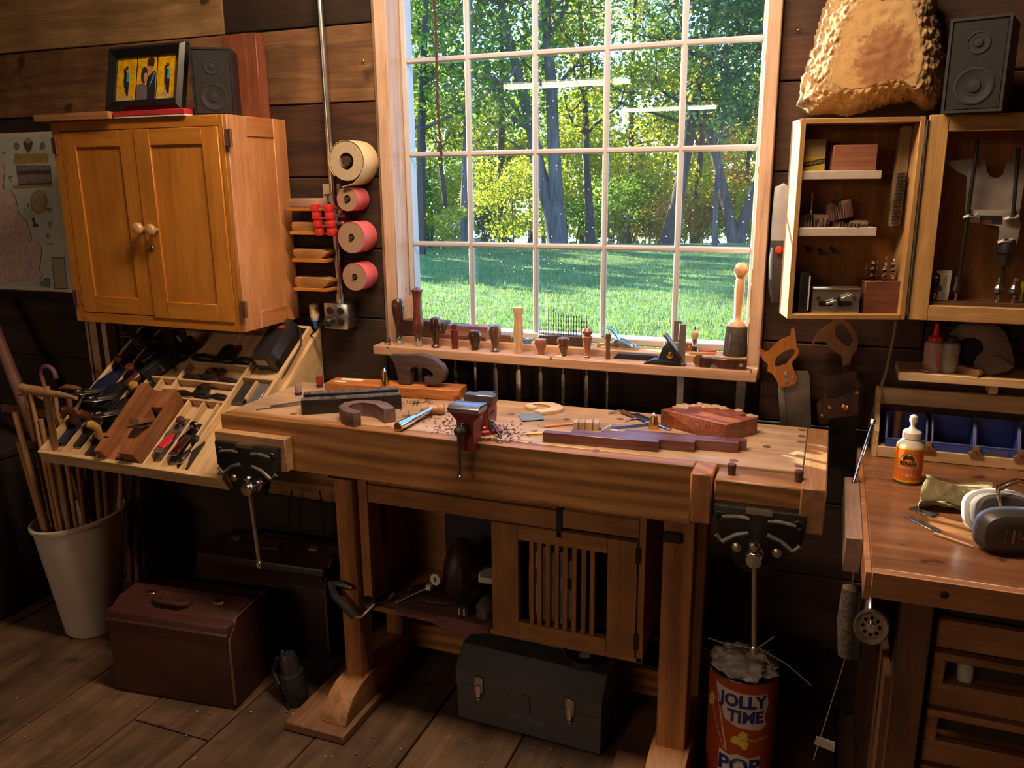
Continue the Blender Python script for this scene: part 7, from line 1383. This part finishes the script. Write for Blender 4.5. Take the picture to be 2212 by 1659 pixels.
for i in range(4):
    x0 = bx0[i]; w = .098
    t = thing('parts_bin', 'open blue parts bin in the rack, %s from the left' % ['first', 'second', 'third', 'fourth'][i], 'bin', (x0, 2.275, RZ+.024), group='blue bins in the rack')
    yb = .088; O('bin_floor', B().box((.004, .004, 0), (w-.004, yb, .003)), BLU, t)
    for s in (0, 1):
        xx = s*(w-.003); O('bin_wall', B().prism([(.0, .0), (yb, 0), (yb, .078), (.035, .078), (.012, .05), (.0, .028)], xx, xx+.003, 'x'), BLU, t); O('bin_rim', B().tube([(xx+.0015, .0, .028), (xx+.0015, .012, .05), (xx+.0015, .035, .078), (xx+.0015, yb, .078)], .0028, 6), BLUE2, t)
    O('bin_front', B().prism([(0, 0), (w, 0), (w, .028), (0, .028)], -.003, .0, 'y'), BLU, t); O('bin_back', B().box((0, yb-.003, 0), (w, yb, .08)), BLU, t)
    O('front_rim', B().cyl((0, -.0015, .028), (w, -.0015, .028), .0025, n=8), BLUE2, t)
    if i == 2: O('card_slot', B().box((.022, -.0045, .006), (.075, -.003, .020)), plain('dull_blue_card', (.06, .08, .16), .6), t)
    if i < 3:
        xx = x0+w+.003; tg = thing('turn_button', 'little wooden turn button right of the %s bin' % ['first', 'second', 'third'][i], 'turn button', (xx, 2.262, RZ+.03), group='turn buttons on the rack'); O('button', B().prism([(-.015, 0), (.015, 0), (.015, .007), (.007, .010), (.007, .024), (-.007, .024), (-.007, .010), (-.015, .007)], 0, .008, 'y', .001), wood('button_wood', (.22, .11, .05), (.36, .2, .1), 'X', 2), tg); O('screw', B().lathe([(.003, 0), (.002, .002), (0, .002)], (0, 0, .012), (0, -1, 0), 8), BRASS, tg)
one('wood_dowel', B().lathe([(.010, 0), (.010, .085), (.0085, .088), (0, .088)], n=14), BRW, 'brown dowel standing in the first blue bin', 'dowel', (bx0[0]+.028, 2.32, RZ+.028)); one('pale_stick', B().cyl((0, 0, 0), (.04, .005, 0), .003, n=8), PAPER, 'pale stick lying across the first blue bin', 'stick', (bx0[0]+.006, 2.282, RZ+.034)); one('brown_offcut', B().box((0, 0, 0), (.03, .02, .012), .001), BRW, 'small brown offcut in the first blue bin', 'offcut', (bx0[0]+.062, 2.30, RZ+.028))
tag(one('loose_screws', (lambda b: [b.cyl((random.uniform(.01, .08), random.uniform(.01, .06), .005), (random.uniform(.01, .08), random.uniform(.01, .06), .009), .002, n=5) for _ in range(40)] and b)(B()), BRASS, 'heap of brown screws in the second blue bin', 'screws', (bx0[1]+.003, 2.28, RZ+.028)), kind='stuff')
one('wood_chip', B().prism([(0, 0), (.026, -.002), (.03, .004), (.012, .008), (.004, .006)], 0, .012, 'y', .001), wood('chip_wood', (.4, .22, .11), (.55, .33, .18), 'X', 2), 'small wood chip lying before the bin rack', 'offcut', (PZ(2175, 1015, RZ).x, PZ(2175, 1015, RZ).y, RZ+.0005))
# glue bottle
p = PZ(1956, 1046, RZ); hgt = .150; t = thing('glue_bottle', 'orange labelled glue bottle with white cap on the right bench', 'bottle', M=T(p.x+.004, p.y+.02, RZ) @ rotm(0, 0, math.radians(-8)))
GW = plain('cream_plastic', (.72, .68, .55), .35, 0, .03); r = .0305; LABO = plain('orange_label', (.72, .17, .015), .35, 0, .06, 40)
O('bottle_body', B().lathe([(r*.94, 0), (r, .003), (r, .092), (r*.98, .096), (r*.55, .113), (r*.52, .116), (0, .116)], n=28), GW, t)
lab = O('wrap_label', B().lathe([(r+.0004, .008), (r+.0004, .090)], n=36), LABO, t); YL = plain('label_yellow_line', (.75, .50, .02), .4)
for z in (.008, .088): O('yellow_line', B().lathe([(r+.0007, z), (r+.0007, z+.003)], n=36), YL, lab)
O('cap', B().lathe([(r*.68, .112), (r*.68, .126), (r*.60, .129), (r*.3, .134), (r*.16, .140), (r*.16, .146), (r*.26, .150), (r*.30, .155), (r*.28, .164), (r*.12, .168), (0, .168)], n=22), plain('white_cap', (.78, .76, .72), .35, 0, .03), t)
O('dark_foot', B().lathe([(r*1.01, .0), (r*1.01, .007)], n=28), plain('brown_glue', (.10, .05, .035), .4), t)
def onlab(dx, z): a = dx/r; return T(math.sin(a)*(r+.0006), -math.cos(a)*(r+.0006), z) @ rotm(math.pi/2, 0, a)
BLKI = plain('label_dark_ink', (.035, .012, .008), .4); CRE = plain('label_cream_ink', (.72, .55, .18), .4); SIL = plain('label_silver_ink', (.5, .48, .45), .4)
def curved(name, pts, m, z, off): # flat outline bent round the bottle
    b_ = B(); f = [(math.sin(x/r)*(r+off), -math.cos(x/r)*(r+off), z+y) for x, y in pts]; c_ = b_.bm.verts.new((math.sin(0)*(r+off), -(r+off), z+sum(y for _, y in pts)/len(pts))); vs = [b_.bm.verts.new(q_) for q_ in f]
    for i in range(len(vs)): b_.bm.faces.new((c_, vs[i], vs[(i+1) % len(vs)]))
    O(name, b_, m, lab, recalc=False)
arc = lambda R_, n_=14: [(R_*math.cos(math.pi*i/n_), R_*math.sin(math.pi*i/n_)) for i in range(n_+1)]
curved('emblem_ring', arc(.0205), BLKI, .060, .0006); curved('emblem_field', arc(.019), CRE, .0605, .0009); curved('emblem_shape', [(-.013, 0), (.013, 0), (.011, .010), (.006, .016), (-.006, .016), (-.011, .010)], BLKI, .0605, .0012)
curved('banner', [(-.022, .0), (.022, -.001), (.022, .0105), (.0, .0125), (-.022, .0115)], CRE, .0495, .0014)
text_mesh('brand_lettering', 'GORILLA', .0125, BLKI, lab, onlab(0, .0555) @ T(0, 0, .0010), .0003, bend=r, sx=.80, bold=.0003)
text_mesh('band_lettering', 'GORILLA GLUE', .0072, SIL, lab, onlab(0, .044), .0003, bend=r, bold=.0003)
for dx in (-.015, 0, .014): curved('badge', [(dx+.0045*math.cos(i*.6), .0045*math.sin(i*.6)) for i in range(10)], SIL, .026, .0007)
# rag, scrapers, pencil, ear defenders
t = thing('shop_rag', 'olive fuzzy rag folded in a loop by the ear defenders', 'rag', PZ(2040, 1110, RZ)); RAG = plain('olive_towelling', (.20, .17, .085), .95, 0, .25, 150, .6)
ra = [PZ(x, y, RZ) for x, y in ((1985, 1045), (1998, 1148))]; 
def ragf(u, v):
    # u: around a flattened roll, v: along its length to the right
    a0 = PZ(1992, 1085, RZ); ax = V((.135, .012, 0)); cr_ = V((.012, .062, 0))
    th_ = 2*math.pi*u; s = 1+.08*noise.noise(V((u*5, v*4, 1)))
    y_ = -math.cos(th_)*.95*s; z_ = (.026+.022*math.sin(th_-.3)*s+.010*math.sin(v*5+u*7))
    e = .012*noise.noise(V((u*6, 0, 4)))*(1 if v < .05 else .2)
    return a0+ax*(v+e*3)+cr_*y_*(1-.12*v)+V((0, 0, max(.0015, z_*(1-.2*v)+.004*noise.noise(V((u*9, v*9, 2))))))
O('folded_cloth', B().slab(ragf, 40, 24, .003), RAG, t, True, ang=60)
for k, (p, q, w, lb) in enumerate([((1953, 1118), (2018, 1150), .02, 'steel scraper blade under the rag, nearer the front'), ((1962, 1100), (2010, 1118), .03, 'dark scraper blade under the rag, farther back')]):
    A_, B_ = PZ(*p, RZ), PZ(*q, RZ); d = B_-A_; one('scraper', B().box((0, 0, 0), (d.length, w, .002), .0005), DSTEEL if k else STEEL, lb, 'scraper', M=T(A_) @ rotm(0, 0, math.atan2(d.y, d.x)) @ T(0, 0, .0005+k*.0))
pencil(PZ(2108, 1183, RZ+.0035), PZ(2018, 1152, RZ+.0035), wood('bare_pencil', (.5, .28, .14), (.64, .4, .22), 'X', 3), 'bare wooden pencil between the rag and ear defenders')
em = thing('ear_defenders', 'dark ear defenders with blue and white rims on the right bench', 'ear defenders', PZ(2150, 1190, RZ))
EC = PZ(2150, 1197, RZ); ME = frame_m((.365, 1.745, RZ+.045), (.92, .25, 0), (0, -.05, 1))
DKC = plain('charcoal_shell', (.055, .05, .045), .38, 0, .1); EBL = plain('steel_blue_rim', (.16, .22, .38), .35); EWH = plain('white_rim', (.74, .76, .76), .4)
def cup(M, name, parts):
    for nm, m, prof in parts:
        O(nm, B().skin([[M @ V((.066*k*math.copysign(abs(math.cos(t_))**.7, math.cos(t_)), y_, .046*k*math.copysign(abs(math.sin(t_))**.7, math.sin(t_)))) for t_ in [2*math.pi*i/28 for i in range(28)]] for y_, k in prof]), m, em, True, ang=30)
cup(ME, 'near', [('cup_shell', DKC, [(-.034, .35), (-.033, .6), (-.026, .85), (-.012, .95), (-.004, .97)]), ('blue_band', EBL, [(-.006, .97), (-.004, 1.02), (.004, 1.02), (.006, .97)]), ('seal_plate', BLACKP, [(.006, .97), (.014, .94), (.016, .9)])])
ME2 = frame_m((.350, 1.825, RZ+.050), (.92, .25, 0), (0, .3, 1))
cup(ME2, 'far', [('white_band', EWH, [(-.016, .9), (-.014, .98), (-.002, .99), (.0, .9)]), ('foam_seal', plain('grey_foam', (.10, .09, .09), .9, 0, .2), [(-.045, .70), (-.04, .82), (-.022, .86), (-.016, .84)]), ('cup_shell', DKC, [(.0, .95), (.012, .9), (.025, .7), (.03, .4)])])
for off in (.0, .02): O('band_wire', B().tube([ME @ V((-.02, .004, .044)), (.345, 1.785+off, RZ+.108), (.385, 1.82+off, RZ+.118), (.42, 1.86+off, RZ+.10), (.45, 1.9+off, RZ+.07)], .0028, 8), CHROME, em, True)
O('headband', B().tube([(.40, 1.79, RZ+.096), (.46, 1.83, RZ+.10), (.53, 1.87, RZ+.085), (.58, 1.86, RZ+.05)], [(.004, .014)]*4, 10), BLACKP, em, True)
def onc(dx, dz): return ME @ T(dx, -.0345, dz) @ rotm(math.pi/2, 0, 0)
WPR = plain('faded_print', (.24, .22, .2), .5)
for x_, w_ in ((-.022, .0008), (-.010, .0045), (.003, .0012)): O('print_bar', B().box((x_, -.0350, -.014), (x_+w_, -.0345, .014), M=wm(em).inverted() @ ME), WPR, em)
for k in range(9): O('print_flourish', B().box((-.001, -.0004, -.006), (.001, 0, .006), M=wm(em).inverted() @ ME @ T(.010+.0018*k, -.0346, .002*math.sin(k*2.3)) @ rotm(0, random.uniform(-.9, .9), 0)), WPR, em)
# things hanging off the bench end
cc = PY(1882, 1352, 1.60); t = thing('chrome_strainer', 'chrome perforated strainer head hanging by the right bench leg', 'strainer', cc); dn = V((-.05, -.90, -.30)).normalized()
MC = frame_m(cc, V((1, 0, 0))-dn*dn.x, dn.cross(V((1, 0, 0))))
MC = Matrix.Translation(cc) @ dn.to_track_quat('Z', 'Y').to_matrix().to_4x4() @ Matrix.Diagonal((.82, 1.25, 1, 1))
n = 32; CHS = plain('brushed_chrome', (.55, .53, .52), .25, 1, .05)
O('dished_rim', B().lathe([(.026, -.012), (.030, -.004), (.0385, .0), (.0395, .004), (.036, .006), (.027, .002)], n=n, M=MC, cap=False), CHS, t, True)
hol = [[(.0185*math.cos(a+math.pi*2/8*k)+.0042*math.cos(b*math.pi/4), .0185*math.sin(a+math.pi*2/8*k)+.0042*math.sin(b*math.pi/4)) for b in range(8)] for k in range(8) for a in (0,)]
O('strainer_plate', B().plate([(.0275*math.cos(2*math.pi*i/28), .0275*math.sin(2*math.pi*i/28)) for i in range(28)], hol, -.0005, .0015, 'z', M=MC), CHS, t, True); O('centre_bolt', B().lathe([(.010, .0015), (.010, .005), (.007, .006), (.007, .010), (0, .011)], n=14, M=MC), CHROME, t, True)
O('pipe', B().lathe([(.027, -.004), (.030, -.01), (.030, -.09), (.026, -.095)], n=24, M=MC), plain('purplish_chrome', (.35, .28, .32), .2, 1, .1), t, True); O('dark_backing', B().lathe([(.0265, -.012), (0, -.012)], n=20, M=MC), BLACKI, t, True)
t = thing('dust_brush', 'dark bristle brush hanging beside the strainer', 'brush', PY(1832, 1345, 1.70)); a, b = PY(1838, 1270, 1.72), PY(1828, 1415, 1.72)
O('brush_back', B().tube([a+V((.018, 0, 0)), b+V((.018, 0, 0))], [(.012, .014)]*2, 10), plain('dark_brush_back', (.03, .025, .025), .6), t, True); O('bristles', B().tube([a, (a+b)/2+V((-.004, 0, 0)), b], [(.016, .018), (.018, .02), (.016, .018)], 12), plain('dusty_bristle', (.11, .085, .07), .95, 0, .5, 120, .8), t, True)
p0, p1, p2 = PY(1845, 1225, 1.78), PY(1825, 1425, 1.80), PY(1757, 1642, 1.80); one('thin_string', B().tube([p0, p1, p2], .0011, 5), plain('white_string', (.45, .42, .40), .8), 'thin pale string hanging from the right bench down past the tag', 'string')
a, b = PY(1764, 1588, 1.80), PY(1802, 1622, 1.80); one('paper_tag', B().prism([(a.x, a.z), (b.x, a.z-.006), (b.x, b.z), (a.x-.004, b.z+.010)], 1.795, 1.797, 'y'), plain('grey_paper_tag', (.42, .38, .36), .8, 0, .3, 60), 'crumpled pale paper tag on the string', 'tag')
# popcorn tin
CN = V((-.132, 2.01, 0)); CR = .088; CH = .335
cn_ = thing('popcorn_tin', 'orange popcorn tin with blue lettering on a white flag', 'tin', M=T(CN) @ rotm(0, 0, math.radians(2)))
TIN = plain('burnt_orange_print', (.42, .075, .014), .35, 0, .08, 10)
O('tin_wall', B().lathe([(CR*.2, .004), (CR, .0), (CR, CH), (CR*.965, CH), (CR*.96, .01), (.001, .01)], n=48), TIN, cn_); O('rim', B().tube([(CR*math.cos(2*math.pi*i/40), CR*math.sin(2*math.pi*i/40), CH) for i in range(40)], .003, 8, closed=True), DSTEEL, cn_)
WPT = plain('white_flag_print', (.66, .60, .55), .4); BLT = plain('royal_blue_print', (.02, .035, .24), .4); YPT = plain('popcorn_yellow_print', (.75, .60, .12), .5, 0, .15, 60); CRT = plain('cream_print', (.7, .55, .4), .5)
def ct(dx, z, off=.0006): a = dx/CR; return T(math.sin(a)*(CR+off), -math.cos(a)*(CR+off), z) @ rotm(math.pi/2, 0, a)
def cwrap(name, pts, m, off, sub=10):
    b_ = B(); n_ = len(pts); P_ = []
    for i in range(n_):
        for k in range(4): P_.append((pts[i][0]+(pts[(i+1) % n_][0]-pts[i][0])*k/4, pts[i][1]+(pts[(i+1) % n_][1]-pts[i][1])*k/4))
    xs = sum(p[0] for p in pts)/n_; zs_ = sum(p[1] for p in pts)/n_
    def m3(x, z): return V((math.sin(x/CR)*(CR+off), -math.cos(x/CR)*(CR+off), z))
    R_ = [[b_.bm.verts.new(m3(xs+(x-xs)*k/sub, zs_+(z-zs_)*k/sub)) for x, z in P_] for k in range(1, sub+1)]; c_ = b_.bm.verts.new(m3(xs, zs_))
    for i in range(len(P_)):
        j = (i+1) % len(P_); b_.bm.faces.new((c_, R_[0][i], R_[0][j]))
        for k in range(sub-1): b_.bm.faces.new((R_[k][i], R_[k+1][i], R_[k+1][j], R_[k][j]))
    return O(name, b_, m, cn_, recalc=False)
cwrap('flag', [(-.070, .312), (.0, .306), (.070, .302), (.076, .27), (.064, .235), (.074, .212), (.055, .200), (.0, .206), (-.040, .222)], WPT, .0004)
cwrap('flag_pole', [(-.0735, .318), (-.070, .318), (-.028, .130), (-.032, .130)], WPT, .0007)
text_mesh('lettering', 'JOLLY', .048, BLT, cn_, ct(.006, .279), .0004, bend=CR, bold=.0020, sx=.95); text_mesh('lettering', 'TIME', .046, BLT, cn_, ct(.014, .236), .0004, bend=CR, bold=.0020, sx=.95)
def kern(cx, cz, s, k): cwrap('popcorn_print', [(cx+s*(1+.25*math.cos(3*a+k))*math.cos(a), cz+s*1.1*(1+.25*math.sin(2*a+k))*math.sin(a)) for a in [2*math.pi*i/14 for i in range(14)]], YPT, .0009, 3)
kern(-.092, .245, .014, 0); kern(-.086, .262, .012, 1); kern(-.004, .168, .014, 2); kern(.012, .184, .012, 3); kern(.014, .158, .012, 4)
cwrap('stick_line', [(-.084, .238), (-.082, .238), (-.036, .132), (-.038, .132)], WPT, .0007, 2)
text_mesh('lettering', 'YELLOW', .014, CRT, cn_, ct(.050, .172), .0003, bend=CR)
cwrap('lower_panel', [(-.05, .128), (-.02, .120), (.0, .128), (.03, .118), (.058, .124), (.058, .05), (-.05, .05)], WPT, .0005); text_mesh('lettering', 'POP', .06, BLT, cn_, ct(.004, .09), .0004, bend=CR, bold=.002)
bg = thing('plastic_bag', 'crumpled grey plastic bag stuffed in the popcorn tin', 'plastic bag', CN+V((0, 0, CH)))
O('film', B().ell((CN.x-.005, CN.y, CH+.006), (.080, .072, .030), 56, 28, fn=lambda p: 1+.30*noise.noise(p*2.4)+.20*noise.noise(p*5.5)), plain('grey_plastic_film', (.62, .60, .57), .3, 0, .2, 20), bg, True, ang=50)
for k, pts in enumerate([[(1588, 1440), (1610, 1415), (1640, 1398), (1672, 1375)], [(1530, 1378), (1560, 1388), (1610, 1398), (1640, 1400), (1700, 1435), (1752, 1480)], [(1640, 1400), (1655, 1420), (1662, 1435)]]):
    Q = [PY(x, y, 2.0) for x, y in pts]; one('loose_wire', B().tube(Q, .0016, 5), plain('white_wire', (.5, .48, .46), .5), 'pale loose wire sticking up from the tin, %s' % ['curving right', 'the longest', 'the shortest'][k], 'wire', group='wires over the tin')
